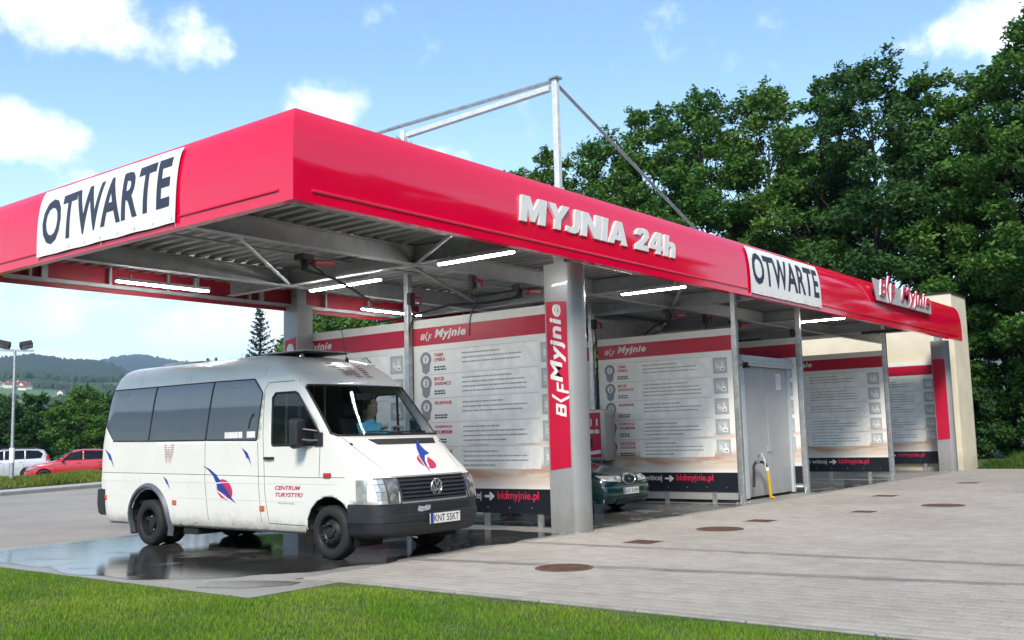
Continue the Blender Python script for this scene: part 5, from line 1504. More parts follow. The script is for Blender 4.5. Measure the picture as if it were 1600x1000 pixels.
    # headlamps: clear turn signal outside, lamp inside, following the body round the corner
    for s in (-1, 1):
        for nm, a0, a1, m in (('headlamp', .645, .80, M_lampd), ('turn_signal', .80, .965, M_lamp)):
            rows = []
            for k in range(9):
                row = []
                for i in range(13):
                    f = i / 12; v = (a0 + (a1 - a0) * f) if nm == 'headlamp' else None
                    z = .705 + .295 * k / 8
                    if nm == 'headlamp':
                        lean = .05 * (k / 8 - .5) * (1 - f)
                        p = FR(s * (v - lean), z, .014)
                    else:
                        if i < 6: p = FR(s * (.80 + .115 * i / 6), z, .014)
                        else:
                            q = (R_ if s < 0 else L_)(.66 - .15 * (i - 6) / 6, z, .012); p = q
                    row.append(p)
                rows.append(row)
            b = MB(); b.grid(rows); lo = b.build(nm, m, root, smooth=True, angle=80)
            if nm == 'headlamp':
                rb = MB()
                for (v, z, r0) in ((.735, .775, .055), (.735, .915, .06)):
                    c = FR(s * v, z, .018); rb.lathe([(r0, -.002), (r0 * .8, -.0015), (.0005, -.001)], c, 'x', 20, cap=False)
                rb.build('reflector', M_lamp, lo, smooth=True)
            else:
                rb = MB()
                for i in range(3):
                    z = .76 + .09 * i; pts = [FR(s * (.81 + .11 * q / 5), z, .018) for q in range(6)]; rb.tube(pts, .004, 5)
                rb.build('rib', M_lamp, lo)
        bz = MB()
        corners = [FR(s * .63, .70, .012), FR(s * .60, 1.003, .012)]
        bz.tube([FR(s * (.61 + .02 * (1 - k / 8)), .70 + .303 * k / 8, .012) for k in range(9)], .010, 6)
        bz.tube([FR(s * (.61 + .30 * k / 8), 1.004, .012) for k in range(9)] , .009, 6)
        bz.tube([FR(s * .802, .70 + .303 * k / 8, .014) for k in range(9)], .006, 6)
        bz.build('lamp_bezel', M_bump, root, smooth=True)
    # side details, passenger side seen by the camera
    for s in (-1, 1):
        pj = R_ if s < 0 else L_
        b = MB(); pts = [pj(-1.27 + .20 * k / 6, 1.285, .018 + .012 * math.sin(math.pi * k / 6)) for k in range(7)]; b.tube(pts, .016, 8); b.build('door_handle', M_seal, root, smooth=True)
        b = MB(); p = pj(-.02, 1.06, 0); b.box(p.x - .07, p.x + .07, p.y - .022, p.y + .022, 1.025, 1.09); b.build('side_indicator', M_redl, root, bevel=.012, seg=2)
        for u, z in ((-5.26, .70), (-3.37, .655), (-1.335, .615)):
            b = MB(); p = pj(u, z, 0); b.box(u - .05, u + .05, p.y - .014, p.y + .014, z - .035, z + .035); b.build('marker_lamp', M_orange, root, bevel=.006)
        # mirror
        b = MB(); y = s * 1.10
        b.prism([(-.075, -.17), (-.03, -.20), (.05, -.20), (.085, -.16), (.085, .17), (.05, .20), (-.04, .20), (-.075, .16)], lambda a, z: (-.50 - a * .2, s * 1.11 + a * 1.35, 1.60 + z), lambda a, z: (-.36 - a * .2, s * 1.11 + a * 1.15, 1.60 + z * .9))
        mo = b.build('door_mirror', M_bump, root, bevel=.02, seg=2)
        b = MB(); b.tube([(-.16, s * .95, 1.50), (-.28, s * 1.02, 1.50), (-.42, s * 1.10, 1.52)], .024, 8); b.tube([(-.22, s * .95, 1.62), (-.42, s * 1.10, 1.66)], .018, 8); b.box(-.26, -.10, min(s * .925, s * .985), max(s * .925, s * .985), 1.43, 1.60); b.build('arm', M_bump, mo, smooth=True)
        b = MB(); b.prism([(-.06, -.15), (.07, -.15), (.07, .15), (-.06, .15)], lambda a, z: (-.506 - a * .2, s * 1.11 + a * 1.2, 1.60 + z), lambda a, z: (-.503 - a * .2, s * 1.11 + a * 1.2, 1.60 + z)); b.build('mirror_glass', M_chrome, mo)
        b = MB(); b.bar((-.62, s * .905, 2.12), (-.62, s * .93, 1.46), .03, .02); b.build('window_divider', M_seal, root)
        b = MB(); b.box(-5.17, -5.10, s * .80 - .03, s * .80 + .03, 2.43, 2.50); b.build('rear_marker_lamp', M_redl, root, bevel=.008)
    # wiper, antenna, roof hatches
    b = MB(); b.tube([FR(-.5 + .9 * k / 8, 1.575 + .01 * math.sin(k), .03) for k in range(9)], .010, 6); b.build('wiper', M_dark, root, smooth=True)
    b = MB(); b.lathe([(.035, -.02), (.025, .04), (.012, .06)], (-.98, .26, 2.62), 'z', 10); b.tube([(-.98, .26, 2.66), (-1.02, .26, 2.80), (-1.12, .26, 3.25)], .005, 5); b.build('antenna', M_dark, root, smooth=True)
    for u, L in ((-1.55, .46), (-4.0, .46)):
        b = MB(); b.box(u - L, u + L, -.38, .38, 2.735, 2.752); h0 = b.build('roof_hatch', M_bump, root, bevel=.01)
        b = MB(); b.prism([(u - L - .04, 2.753), (u + L, 2.757), (u + L + .02, 2.772), (u - L - .04, 2.778)], lambda a, z: (a, -.44, z), lambda a, z: (a, .44, z)); b.build('lid', mat('grey hatch lid', (.50, .51, .51), .5) if u > -2 else bpy.data.materials['grey hatch lid'], h0, bevel=.012, seg=2)
    b = MB(); b.tube([(-.86, .62, 2.60), (-.93, .60, 2.68), (-1.0, .58, 2.66)], .012, 6); b.tube([(-.86, -.62, 2.60), (-.93, -.60, 2.68), (-1.0, -.58, 2.66)], .012, 6); b.build('roof_eye', M_chrome, root, smooth=True)
    # prints
    side = lambda u0, z0, k=1.: (lambda x, y: (u0 + x, z0 + y * k))
    def feather(u0, z0, sc, flip, base, full=True):
        """blue feather over a red disc; u runs forward (to the right as seen)"""
        if full:
            decal(poly_bm([ellipse(.20, -.22, .17, .25, 26, .35)]), base, .0025, 'feather_logo', M_crim, root, side(u0, z0, .60 if full else .72))
            decal(poly_bm([[(-.30, .34), (-.13, .25), (.02, .12), (.13, -.04), (.02, -.06), (-.01, -.02), (-.05, .08), (-.16, .22)]]), base, .0050, 'feather_logo', M_blue, root, side(u0, z0, .60 if full else .72))
            decal(poly_bm([[(.02, -.09), (.14, -.07), (.24, -.20), (.36, -.40), (.46, -.52), (.36, -.46), (.22, -.33), (.08, -.24)]]), base, .0050, 'feather_logo', M_blue, root, side(u0, z0, .60 if full else .72))
            decal(poly_bm([[(-.02, -.06), (.14, -.045), (.15, -.068), (.0, -.088)], [(.0, -.225), (.10, -.265), (.22, -.36), (.36, -.49), (.34, -.50), (.20, -.40), (.08, -.29), (.0, -.25)]]), base, .0062, 'feather_logo', M_wprint, root, side(u0, z0, .60 if full else .72))
        else:
            decal(poly_bm([[(-.12 * sc, .22 * sc), (-.02 * sc, .06 * sc), (.02 * sc, -.03 * sc), (.05 * sc, -.02 * sc), (.15 * sc, -.20 * sc), (.09 * sc, -.01 * sc), (.04 * sc, .10 * sc)]]), base, .0025, 'feather_mark', M_blue, root, side(u0, z0, .60 if full else .72))
    feather(-2.36, .985, 1, 1, R_)
    for u, z, sc in ((-5.16, 1.30, 1.), (-1.68, 1.30, .85), (-3.58, .93, .7)): feather(u, z, sc, 1, R_, False)
    for k, (s_, z) in enumerate((('CENTRUM', .865), ('TURYSTYKI', .775))):
        decal(text_bm(s_, bold=.03, shear=.35, spacing=1.05, w=.52 if k == 0 else .56, h=.055), R_, .003, 'lettering', M_crim, root, side(-1.06 + .01 * k, z))
    bmq = MB()
    bmq = poly_bm([[(0, 0), (.07, 0), (.07, .018), (0, .018)], [(.085, 0), (.20, 0), (.20, .018), (.085, .018)], [(.215, 0), (.33, 0), (.33, .018), (.215, .018)]])
    decal(bmq, R_, .003, 'small_print', mat('grey faded print', (.45, .45, .43), .6), root, side(-1.0, .685))
    # striped mark on the rear side panel and over the windscreen
    rows_ = []
    M_faint = mat('faded red print', (.40, .16, .17), .45)
    def stripes(widths, w, h, t=.2):
        out = []
        n_ = len(widths)
        for i, segs in enumerate(widths):
            y = h * (1 - (i + .5) / n_)
            for a, c in segs: out.append([(a * w, y - h / n_ * t), (c * w, y - h / n_ * t), (c * w + .012, y + h / n_ * t), (a * w + .012, y + h / n_ * t)])
        return poly_bm(out)
    wst = [[(0, .22), (.62, .95)], [(.0, .25), (.42, .55), (.66, .92)], [(.05, .3), (.38, .55), (.68, .9)], [(.08, .34), (.36, .58), (.66, .88)], [(.12, .40), (.44, .62), (.64, .84)], [(.14, .40), (.48, .80)], [(.2, .38), (.5, .72)], [(.22, .36), (.54, .68)]]
    decal(stripes(wst, .27, .27, .16), R_, .003, 'striped_mark', M_faint, root, side(-3.64, 1.24))
    fst = [[(0, .18), (.46, .62), (.80, .94)], [(0, .24), (.42, .60), (.78, .98)], [(.02, .26), (.42, .60), (.78, .98)], [(.10, .28), (.40, .64), (.76, .98)], [(.16, .36), (.40, .62), (.78, .96)], [(.18, .40), (.42, .64), (.76, .94)], [(.46, .66), (.80, .98)]]
    decal(stripes(fst, .60, .24), FR, .003, 'striped_mark', mat('dark red print', (.22, .05, .07), .45), root, lambda x, y: (-.28 + x, 2.34 + y), .05)
    # feather on the bonnet, right of centre
    HB = lambda x, y: (.155 + x, 1.045 + y * .70)
    decal(poly_bm([ellipse(-.02, .20, .145, .125, 24)]), FR, .003, 'feather_logo', M_crim, root, HB)
    decal(poly_bm([[(.20, .62), (.15, .52), (.155, .42), (.19, .34), (.08, .32), (-.02, .22), (-.08, .12), (-.13, .0), (-.10, .14), (-.06, .28), (.02, .44), (.10, .55)]]), FR, .0055, 'feather_logo', M_blue, root, HB)
    decal(poly_bm([[(.20, .325), (.08, .29), (-.01, .20), (-.075, .08), (-.09, .11), (-.035, .22), (.06, .315), (.18, .345)], [(-.135, .03), (-.115, .15), (-.07, .30), (-.085, .30), (-.13, .15), (-.15, .03)]]), FR, .0070, 'feather_logo', M_wprint, root, HB)
    # sticker strips on the panes
    for x0, x1 in ((0, .30), (.31, .40), (.50, .68)):
        decal(poly_bm([[(x0, 0), (x1, 0), (x1, .085), (x0, .085)]]), R_, .0065, 'window_sticker', M_wprint, root, side(-2.16, 1.565))
    for u in (-4.92, -2.10):
        decal(poly_bm([[(0, 0), (.24, 0), (.25, .045), (.01, .045)]]), R_, .0065, 'window_sticker', mat('faded sticker', (.22, .24, .26), .5) if u < -4 else bpy.data.materials['faded sticker'], root, side(u, 2.27))
    decal(poly_bm([[(0, 0), (.03, .06), (.05, .13), (.12, .19), (.12, .22), (.06, .20), (.015, .13), (-.02, .02)]]), R_, .0068, 'window_sticker', M_seal, root, side(-1.62, 1.68))
    return root
van = build_van()
# ================================================================== VEGETATION
def leaf_mat(name, c1, c2, trans=.3, rough=.55, lo=.72, hi=1.3, patch=.35):
    m = bpy.data.materials.new(name); m.use_nodes = True
    t = m.node_tree; t.nodes.clear()
    o = N(t, 'ShaderNodeOutputMaterial'); p = N(t, 'ShaderNodeBsdfPrincipled'); tr = N(t, 'ShaderNodeBsdfTranslucent'); ms = N(t, 'ShaderNodeMixShader')
    g = N(t, 'ShaderNodeNewGeometry'); tc = N(t, 'ShaderNodeTexCoord'); nz = N(t, 'ShaderNodeTexNoise'); nz.inputs['Scale'].default_value = patch; nz.inputs['Detail'].default_value = 4
    t.links.new(tc.outputs['Object'], nz.inputs['Vector'])
    rr = N(t, 'ShaderNodeMapRange'); rr.inputs['From Min'].default_value = .35; rr.inputs['From Max'].default_value = .65; t.links.new(nz.outputs['Fac'], rr.inputs[0])
    mx = N(t, 'ShaderNodeMix', data_type='RGBA'); mx.inputs[6].default_value = (*c1, 1); mx.inputs[7].default_value = (*c2, 1); t.links.new(rr.outputs[0], mx.inputs[0])
    ra = N(t, 'ShaderNodeMapRange'); ra.inputs['To Min'].default_value = lo; ra.inputs['To Max'].default_value = hi; t.links.new(g.outputs['Random Per Island'], ra.inputs[0])
    mm = N(t, 'ShaderNodeMix', data_type='RGBA', blend_type='MULTIPLY'); mm.inputs[0].default_value = 1; t.links.new(mx.outputs[2], mm.inputs[6]); t.links.new(ra.outputs[0], mm.inputs[7])
    t.links.new(mm.outputs[2], p.inputs['Base Color']); t.links.new(mm.outputs[2], tr.inputs[0])
    p.inputs['Roughness'].default_value = rough; p.inputs['Specular IOR Level'].default_value = .22; ms.inputs[0].default_value = trans
    t.links.new(p.outputs[0], ms.inputs[1]); t.links.new(tr.outputs[0], ms.inputs[2]); t.links.new(ms.outputs[0], o.inputs[0])
    return m
M_leafA = leaf_mat('ash leaves', (.040, .118, .022), (.082, .182, .032))
M_leafB = leaf_mat('deep green leaves', (.026, .074, .020), (.050, .118, .030))
M_leafC = leaf_mat('fresh green leaves', (.052, .130, .022), (.098, .190, .034))
M_needle = leaf_mat('spruce needles', (.016, .036, .022), (.028, .055, .034), .1)
M_bark = mat('dark bark', (.040, .034, .028), .95, var=.3, scale=3, bump=.5, bscale=14)
M_grass = leaf_mat('lawn grass', (.115, .250, .016), (.235, .335, .038), .35, .7, .72, 1.28, patch=.6)
M_weed = leaf_mat('tall verge grass', (.13, .19, .03), (.22, .27, .055), .3, .7, .7, 1.25, patch=.8)

def leaves_mesh(name, C_, size, aspect=.5, up=.25, rs=None):
    """a folded leaf blade at each centre, turned at random"""
    rs = rs or rng
    n = len(C_)
    d = rs.normal(0, 1, (n, 3)); d[:, 2] = d[:, 2] * .6 - up; d /= np.linalg.norm(d, axis=1)[:, None]
    k = rs.normal(0, 1, (n, 3)); s = np.cross(d, k); s /= np.linalg.norm(s, axis=1)[:, None]
    nn = np.cross(d, s)
    L = size * rs.uniform(.6, 1.35, (n, 1)); W = L * aspect
    v = np.empty((n, 4, 3))
    v[:, 0] = C_ - d * L * .5; v[:, 1] = C_ + s * W * .5 + nn * L * .08; v[:, 2] = C_ + d * L * .5; v[:, 3] = C_ - s * W * .5 + nn * L * .08
    me = bpy.data.meshes.new(name)
    me.vertices.add(n * 4); me.vertices.foreach_set('co', v.reshape(-1))
    me.loops.add(n * 4); me.loops.foreach_set('vertex_index', np.arange(n * 4, dtype=np.int32))
    me.polygons.add(n); me.polygons.foreach_set('loop_start', np.arange(0, n * 4, 4, dtype=np.int32)); me.polygons.foreach_set('loop_total', np.full(n, 4, dtype=np.int32))
    me.update(calc_edges=True)
    return me
def broadleaf(h, rad, z0, nclump, per, seed, lsize, lean=0, squeeze=1.0, trunk_r=.2):
    """returns (crown mesh, trunk mesh)"""
    rs = np.random.default_rng(seed); rp = random.Random(seed)
    cl = []
    tries = 0
    while len(cl) < nclump and tries < 9000:
        tries += 1
        f = rs.uniform(0, 1); z = z0 + (h - z0) * f
        env = rad * (math.sin(math.pi * min(1, .12 + f * .86)) ** .62)
        r_ = env * math.sqrt(rs.uniform(.18, 1)); a = rs.uniform(0, 2 * math.pi)
        c = np.array([r_ * math.cos(a), r_ * math.sin(a) * squeeze, z])
        cr = rs.uniform(.55, 1.15) * rad * .27
        if any(np.linalg.norm((c - q[0])) < .62 * (cr + q[1]) * .9 for q in cl): continue
        cl.append((c, cr))
    P_ = []
    for c, cr in cl:
        k = int(per * (cr / (rad * .25)) ** 2)
        d = rs.normal(0, 1, (k, 3)); d /= np.linalg.norm(d, axis=1)[:, None]
        rr = cr * rs.uniform(.25, 1.0, (k, 1)) ** .55
        q = d * rr; q[:, 2] *= .62
        q += rs.normal(0, .10 * cr, (k, 3))
        P_.append(c + q)
        # loose sprays sticking out
        for _ in range(3):
            e_ = rs.normal(0, 1, 3); e_[2] = abs(e_[2]) * .7; e_ /= np.linalg.norm(e_)
            m_ = max(6, k // 14); t_ = rs.uniform(.7, 1.3, (m_, 1)) * cr
            P_.append(c + e_ * t_ + rs.normal(0, .10 * cr + .03, (m_, 3)))
    P_ = np.concatenate(P_)
    crown = leaves_mesh('crown', P_, lsize, .5, .25, rs)
    b = MB()
    tr = [Vector((lean * z * .02 + .12 * math.sin(z * .5 + seed), .10 * math.cos(z * .43 + seed), z)) for z in np.linspace(0, h * .86, 10)]
    b.tube(tr, .1, 8, radii=[trunk_r * (1.25 if i == 0 else 1 - .088 * i) for i in range(10)])
    for c, cr in cl[::2]:
        zs_ = max(z0 * .7, c[2] - rp.uniform(.18, .34) * h * .6 - .4)
        f = min(1., zs_ / (h * .86)); i = min(8, int(f * 9)); s = tr[i].lerp(tr[i + 1], f * 9 - i)
        e_ = Vector(c); m_ = s.lerp(e_, .5) + Vector((rp.uniform(-.2, .2), rp.uniform(-.2, .2), -.15))
        r0 = trunk_r * (.42 - .25 * f); b.tube([s, m_, e_], .05, 5, radii=[r0, r0 * .6, r0 * .22])
    q = bmesh.new(); q.free()
    bmesh.ops.recalc_face_normals(b.bm, faces=b.bm.faces)
    tm = bpy.data.meshes.new('trunk'); b.bm.to_mesh(tm); b.bm.free()
    tm.polygons.foreach_set('use_smooth', [True] * len(tm.polygons))
    return crown, tm
def plant(name, label, cat, crown, trunk, ml, loc, rot, sc, group):
    t_ = thing(name, label, cat, loc, rot, group); t_.scale = sc
    for nm, me, m in (('crown', crown, ml), ('trunk', trunk, M_bark)):
        if me is None: continue
        o = bpy.data.objects.new(nm, me); COL.objects.link(o); o.parent = t_
        if not me.materials: me.materials.append(m)
        if me.materials[0] != m:
            o.material_slots[0].link = 'OBJECT'; o.material_slots[0].material = m
        if nm == 'crown': o['kind'] = 'stuff'
    return t_
def polar(a, d, z=0.): return (CAM.x + d * math.cos(R(a)), CAM.y + d * math.sin(R(a)), z)
VAR = [broadleaf(18.5, 3.3, 2.8, 92, 430, 3, .235), broadleaf(18.5, 3.1, 2.4, 88, 430, 8, .235), broadleaf(18.5, 3.5, 3.4, 94, 410, 21, .24), broadleaf(18.5, 2.9, 1.8, 84, 440, 34, .23)]
ROW = [(-6.5, 18.8), (-3.4, 18.4), (-.6, 19.6), (2.0, 18.6), (4.4, 18.9), (6.9, 19.8), (9.9, 20.0), (12.6, 20.0), (15.6, 20.0), (18.9, 20.4), (22.0, 19.2), (25.0, 18.7), (28.0, 18.0)]
TL = ['tall broadleaf tree at the right edge of the photo, beyond the cream wall', 'tall tree second from the right edge in the row behind the carwash', 'tall tree behind and right of the cream wall, its trunk above the wall top', 'tall tree right above the cream wall in the row', 'tall tree above the BKF Myjnie sign, left of the wall',
      'one of the two tallest trees in the row, right of the other', 'tallest tree of the row, above the right OTWARTE banner', 'tall tree left of the right OTWARTE banner in the row', 'tree in the row above the end of the MYJNIA 24h lettering', 'tree in the row crossed by the slanting roof tie rod',
      'tree in the row just right of the roof mast', 'tree in the row directly behind the roof mast', 'last tree at the left end of the row, left of the mast']
for i, (y, h) in enumerate(ROW):
    c, tmesh = VAR[(i * 3 + i // 4) % 4]; s = h / 18.5 * .945
    plant('broadleaf_tree', TL[i], 'tree', c, tmesh, (M_leafA, M_leafB, M_leafA, M_leafC)[(i * 5) % 4] if i != 9 else M_leafC, (41 + rng.uniform(-1.2, 1.2), y, -.05), rng.uniform(0, 6.3), (s * rng.uniform(.92, 1.05), s * rng.uniform(.92, 1.05), s), 'row of tall trees behind the carwash')
for i, (y, h, x) in enumerate(((-5, 16, 46.5), (.6, 16.5, 46), (5.5, 15.5, 47), (10.8, 16.6, 46.2), (16.5, 14.5, 46.8), (23, 14.0, 46.2), (30.5, 13.8, 46))):
    c, tmesh = VAR[(i * 3 + 1) % 4]; s = h / 18.5
    plant('broadleaf_tree', ['dark tree behind the row at the right edge', 'dark tree seen through the row behind the cream wall', 'dark tree seen through the gaps above the BKF sign', 'dark tree in the second row above the right banner', 'dark tree in the second row left of the banner', 'dark tree in the second row near the mast', 'dark tree at the left end of the second row'][i], 'tree', c, tmesh, M_leafB, (x, y, -.05), rng.uniform(0, 6.3), (s * 1.15, s * 1.15, s), 'second row of trees behind the carwash')
SH = [broadleaf(3.0, 1.9, .1, 46, 190, 41, .20, trunk_r=.04), broadleaf(2.4, 1.7, .1, 40, 190, 42, .20, trunk_r=.04)]
for i, y in enumerate((-8.5, -5.6, -3.2, -.9, 1.2, 3.4)):
    c, tmesh = SH[i % 2]
    if i < 6: lb = ['bush at the right edge under the trees', 'bush under the trees near the right edge', 'rounded bush under the trees right of the wall', 'bush next to the foot of the cream wall', 'bush behind the cream wall corner', 'bush hidden behind the cream wall'][i]
    else: lb = 'bush under the tree row, hidden behind the carwash'
    plant('bush', lb, 'bush', c, tmesh, M_leafB if i % 4 else M_leafA, (40.3 + rng.uniform(-1.2, 1.0), y, -.05), rng.uniform(0, 6.3), (rng.uniform(.8, 1.25), rng.uniform(.8, 1.25), rng.uniform(.7, 1.7)), 'bushes under the tree row')
# left background: trees beyond the car park
BV = [broadleaf(8.0, 3.6, .6, 64, 230, 51, .34, trunk_r=.18), broadleaf(8.0, 3.0, .8, 56, 230, 52, .34, trunk_r=.18)]
for i, (a, d, h, m) in enumerate(((68.5, 92, 7.6, M_leafB), (66.2, 98, 8.3, M_leafB), (64.6, 94, 7.0, M_leafB), (63.4, 104, 7.9, M_leafB), (61.2, 90, 7.9, M_leafC), (59.2, 96, 7.7, M_leafA), (57.0, 92, 7.4, M_leafB), (54.8, 96, 7.5, M_leafB), (52.6, 94, 7.2, M_leafB), (62.3, 112, 7.4, M_leafB), (65.4, 116, 8.6, M_leafB), (60.2, 112, 8.2, M_leafB))):
    c, tmesh = BV[i % 2]; s = h / 8.0
    h *= .84; s = h / 8.0
    plant('broadleaf_tree', ['dark tree beyond the lamp post at the left edge, out of frame', 'dark tree at the left edge behind the silver car', 'dark tree just right of the lamp post', 'dark tree between the lamp post and the bright round tree', 'bright green round tree behind the red car, left of the van', 'green tree just left of the rear end of the van', 'tree hidden behind the van roof', 'tree hidden behind the van', 'tree behind the van next to the conifer', 'far tree behind the bright round tree', 'far dark tree at the left edge', 'far tree behind the left end of the van'][i], 'tree', c, tmesh, m, polar(a, d, -.4), rng.uniform(0, 6.3), (s * 1.0, s * 1.0, s), 'trees beyond the car park')
for i, (a, d, h) in enumerate(((49.0, 56, 8.6), (47.2, 60, 9.3), (45.4, 57, 8.8), (43.6, 61, 9.2))):
    c, tmesh = BV[i % 2]; s = h / 8.0
    plant('broadleaf_tree', ['leafy tree right of the rear column, seen under the canopy', 'leafy tree seen above the first board, second from the rear column', 'leafy tree seen above the first board, left of the middle post', 'leafy tree behind the middle post under the canopy'][i], 'tree', c, tmesh, M_leafA if i % 2 else M_leafC, polar(a, d, -.1), rng.uniform(0, 6.3), (s * .85, s * .85, s), 'trees behind the canopy')
# conifers
def conifer(h, rad, seed, n=30, dens=190):
    rs = np.random.default_rng(seed); b = MB(); b.tube([(0, 0, 0), (0, 0, h * .5), (0, 0, h)], .1, 7, radii=[.14, .08, .012])
    P_ = []
    for i in range(n):
        f = (i + .5) / n; z = .5 + (h - .55) * f; L = rad * (1 - f) ** .8 * rs.uniform(.8, 1.1) + .10
        for k in range(int(6 + 3 * (1 - f))):
            a = rs.uniform(0, 6.28); l_ = L * rs.uniform(.7, 1.1); dv = np.array([math.cos(a), math.sin(a), -.12 + .5 * f])
            t_ = rs.uniform(.08, 1, (int(dens * l_ / rad * .42) + 6, 1))
            p = np.array([0, 0, z]) + dv * t_ * l_ + np.array([0, 0, .22]) * (t_ ** 2) * l_
            p += rs.normal(0, 1, p.shape) * np.array([.05, .05, .035]) * (1.25 - t_) * 1.7
            P_.append(p)
            b.tube([(0, 0, z), tuple(np.array([0, 0, z]) + dv * l_ * .6)], .012, 4)
    crown = leaves_mesh('crown', np.concatenate(P_), .20, .30, .1, rs)
    tm = bpy.data.meshes.new('trunk'); b.bm.to_mesh(tm); b.bm.free()
    return crown, tm
CV = conifer(9.4, 2.15, 5)
plant('conifer_tree', 'slender spruce behind the van, left of the rear column', 'conifer', *CV, M_needle, polar(52.15, 60, -.1), 1.0, (1, 1, 1), 'conifers')
for i, (a, d, h) in enumerate(((55.9, 150, 13.2), (55.4, 152, 13.6), (54.9, 150, 14.3), (54.5, 153, 14.6), (54.1, 150, 14.0), (53.7, 154, 13.2), (56.4, 155, 12.9))):
    s = h / 9.4; plant('conifer_tree', ['distant conifer above the van roof, third from the left of its clump', 'distant conifer above the van roof, left of the middle of its clump', 'tall distant conifer above the van roof in the middle of its clump', 'tallest distant conifer above the van roof', 'distant conifer above the van roof, right of the tallest', 'distant conifer at the right end of the clump above the van roof', 'distant conifer at the left end of the clump above the van roof'][i], 'conifer', *CV, M_needle, polar(a, d, -.6), i * 1.1, (s * .8, s * .8, s), 'distant conifers above the van roof')
# trees across the road behind the photographer, seen only as a dark band mirrored in the fascia
for i in range(11):
    c, tmesh = BV[i % 2]; h = 21 + 2.0 * math.sin(i * 2.3)
    pos = (-4 + i * 8.0, -40 + 2 * math.sin(i * 1.7), -.05) if i < 11 else (-36 + 2 * math.sin(i), 14 + (i - 11) * 8.5, -.05)
    plant('broadleaf_tree', 'broadleaf tree in the belt outside the photo, mirrored in the red fascia', 'tree', c, tmesh, M_leafA, pos, i * .9, (h / 7, h / 7, h / 8), 'trees outside the photo')
# ------------------------------------------------------------------ hedges, woods and houses on the slopes
def terr_z(a, r_):
    zz_ = [(rr, fz(min(azs, key=lambda q: abs(q - a)))) for rr, fz in rings]
    return lerp_tab(zz_, r_)
P_ = []
rs = np.random.default_rng(77)
ico = bmesh.new(); bmesh.ops.create_icosphere(ico, subdivisions=1, radius=1); iv = np.array([v.co[:] for v in ico.verts]); ifc = [[v.index for v in f.verts] for f in ico.faces]; ico.free()
V, F = [], []
def blob_(a, r_, s, hh):
    c = np.array(polar(a, r_, terr_z(a, r_) + hh * .4)); n_ = len(V)
    k = iv * np.array([s, s, hh]) * rs.uniform(.75, 1.25, (len(iv), 1)) + c
    V.extend(map(tuple, k)); F.extend([[q + n_ for q in f] for f in ifc])
for a0, a1, r0, r1, n_, s in ((58, 69, 1000, 1000, 190, 4.5), (60.5, 63.6, 1330, 1390, 70, 5), (58, 61.5, 1250, 1320, 60, 5), (63.2, 69, 1480, 1540, 60, 4.5), (57, 69, 1750, 1900, 260, 6), (58, 62, 1550, 1640, 110, 6.5), (62.0, 62.3, 1200, 1420, 20, 6), (57, 69, 820, 900, 160, 4.5), (46, 69, 2020, 2100, 420, 7)):
    for k in range(n_):
        f = (k + rs.uniform(-.3, .3)) / n_; a = a0 + (a1 - a0) * f; r_ = r0 + (r1 - r0) * f + rs.normal(0, 9)
        sc = s * rs.uniform(.6, 1.25); blob_(a, r_, sc, sc * rs.uniform(.9, 1.4))
me = bpy.data.meshes.new('hedgerow_woods'); me.from_pydata(V, [], F)
o = mesh_obj('hedgerow_woods', me, mat('far tree foliage', (.018, .040, .012), .95, var=.3, scale=.05, col2=(.034, .064, .018)), smooth=True); tag(o, 'hedges and copses on the slopes beyond the trees', kind='stuff')
M_hw = mat('white house wall', (.72, .70, .66), .8); M_hr = mat('red brown roof tiles', (.22, .075, .05), .8); M_hwin = mat('dark window', (.03, .035, .04), .2)
hs = None
HL = ['distant white house with a red brown roof at the left edge of the hillside village', 'distant white house left of the lamp post top', 'distant white house just left of the lamp post', 'distant white house just right of the lamp post', 'distant white house at the right end of the village', 'distant white house below the village, right of the lamp post', 'lone distant white house in the fields']
for i, (a, r_, s) in enumerate(((65.3, 1745, 1.0), (64.95, 1780, .9), (64.65, 1750, 1.1), (64.2, 1760, 1.2), (63.9, 1740, 1.15), (64.05, 1700, .8), (62.2, 1620, .8))):
    z = terr_z(a, r_) - 1.
    if hs is None:
        hs = thing('house', HL[0], 'house', polar(a, r_, z), R(20), 'distant houses on the hillside')
        b = MB(); b.box(-7, 7, -5, 5, 0, 6); b.prism([(-5, 6), (5, 6), (0, 9.2)], lambda y, z: (-6.99, y, z), lambda y, z: (6.99, y, z)); b.build('wall', M_hw, hs)
        b = MB(); b.prism([(-5.8, 5.7), (0, 9.6), (5.8, 5.7), (5.8, 6.1), (0, 10.1), (-5.8, 6.1)], lambda y, z: (-7.6, y, z), lambda y, z: (7.6, y, z)); b.build('roof', M_hr, hs)
        for x in (-4, 0, 4):
            b = MB(); b.box(x - .7, x + .7, -5.05, -5.001, 3.4, 4.9); b.build('window', M_hwin, hs)
        for y in (-2.3, 2.3):
            b = MB(); b.box(-7.05, -7.001, y - .6, y + .6, 3.4, 4.8); b.build('window', M_hwin, hs)
        b = MB(); b.box(1.5, 2.4, 1.2, 2.1, 8, 11); b.build('chimney', M_hw, hs)
        hs.scale = (s, s, s)
    else:
        dup(hs, polar(a, r_, z), R(rng.uniform(0, 180)), HL[i], (s, s, s))
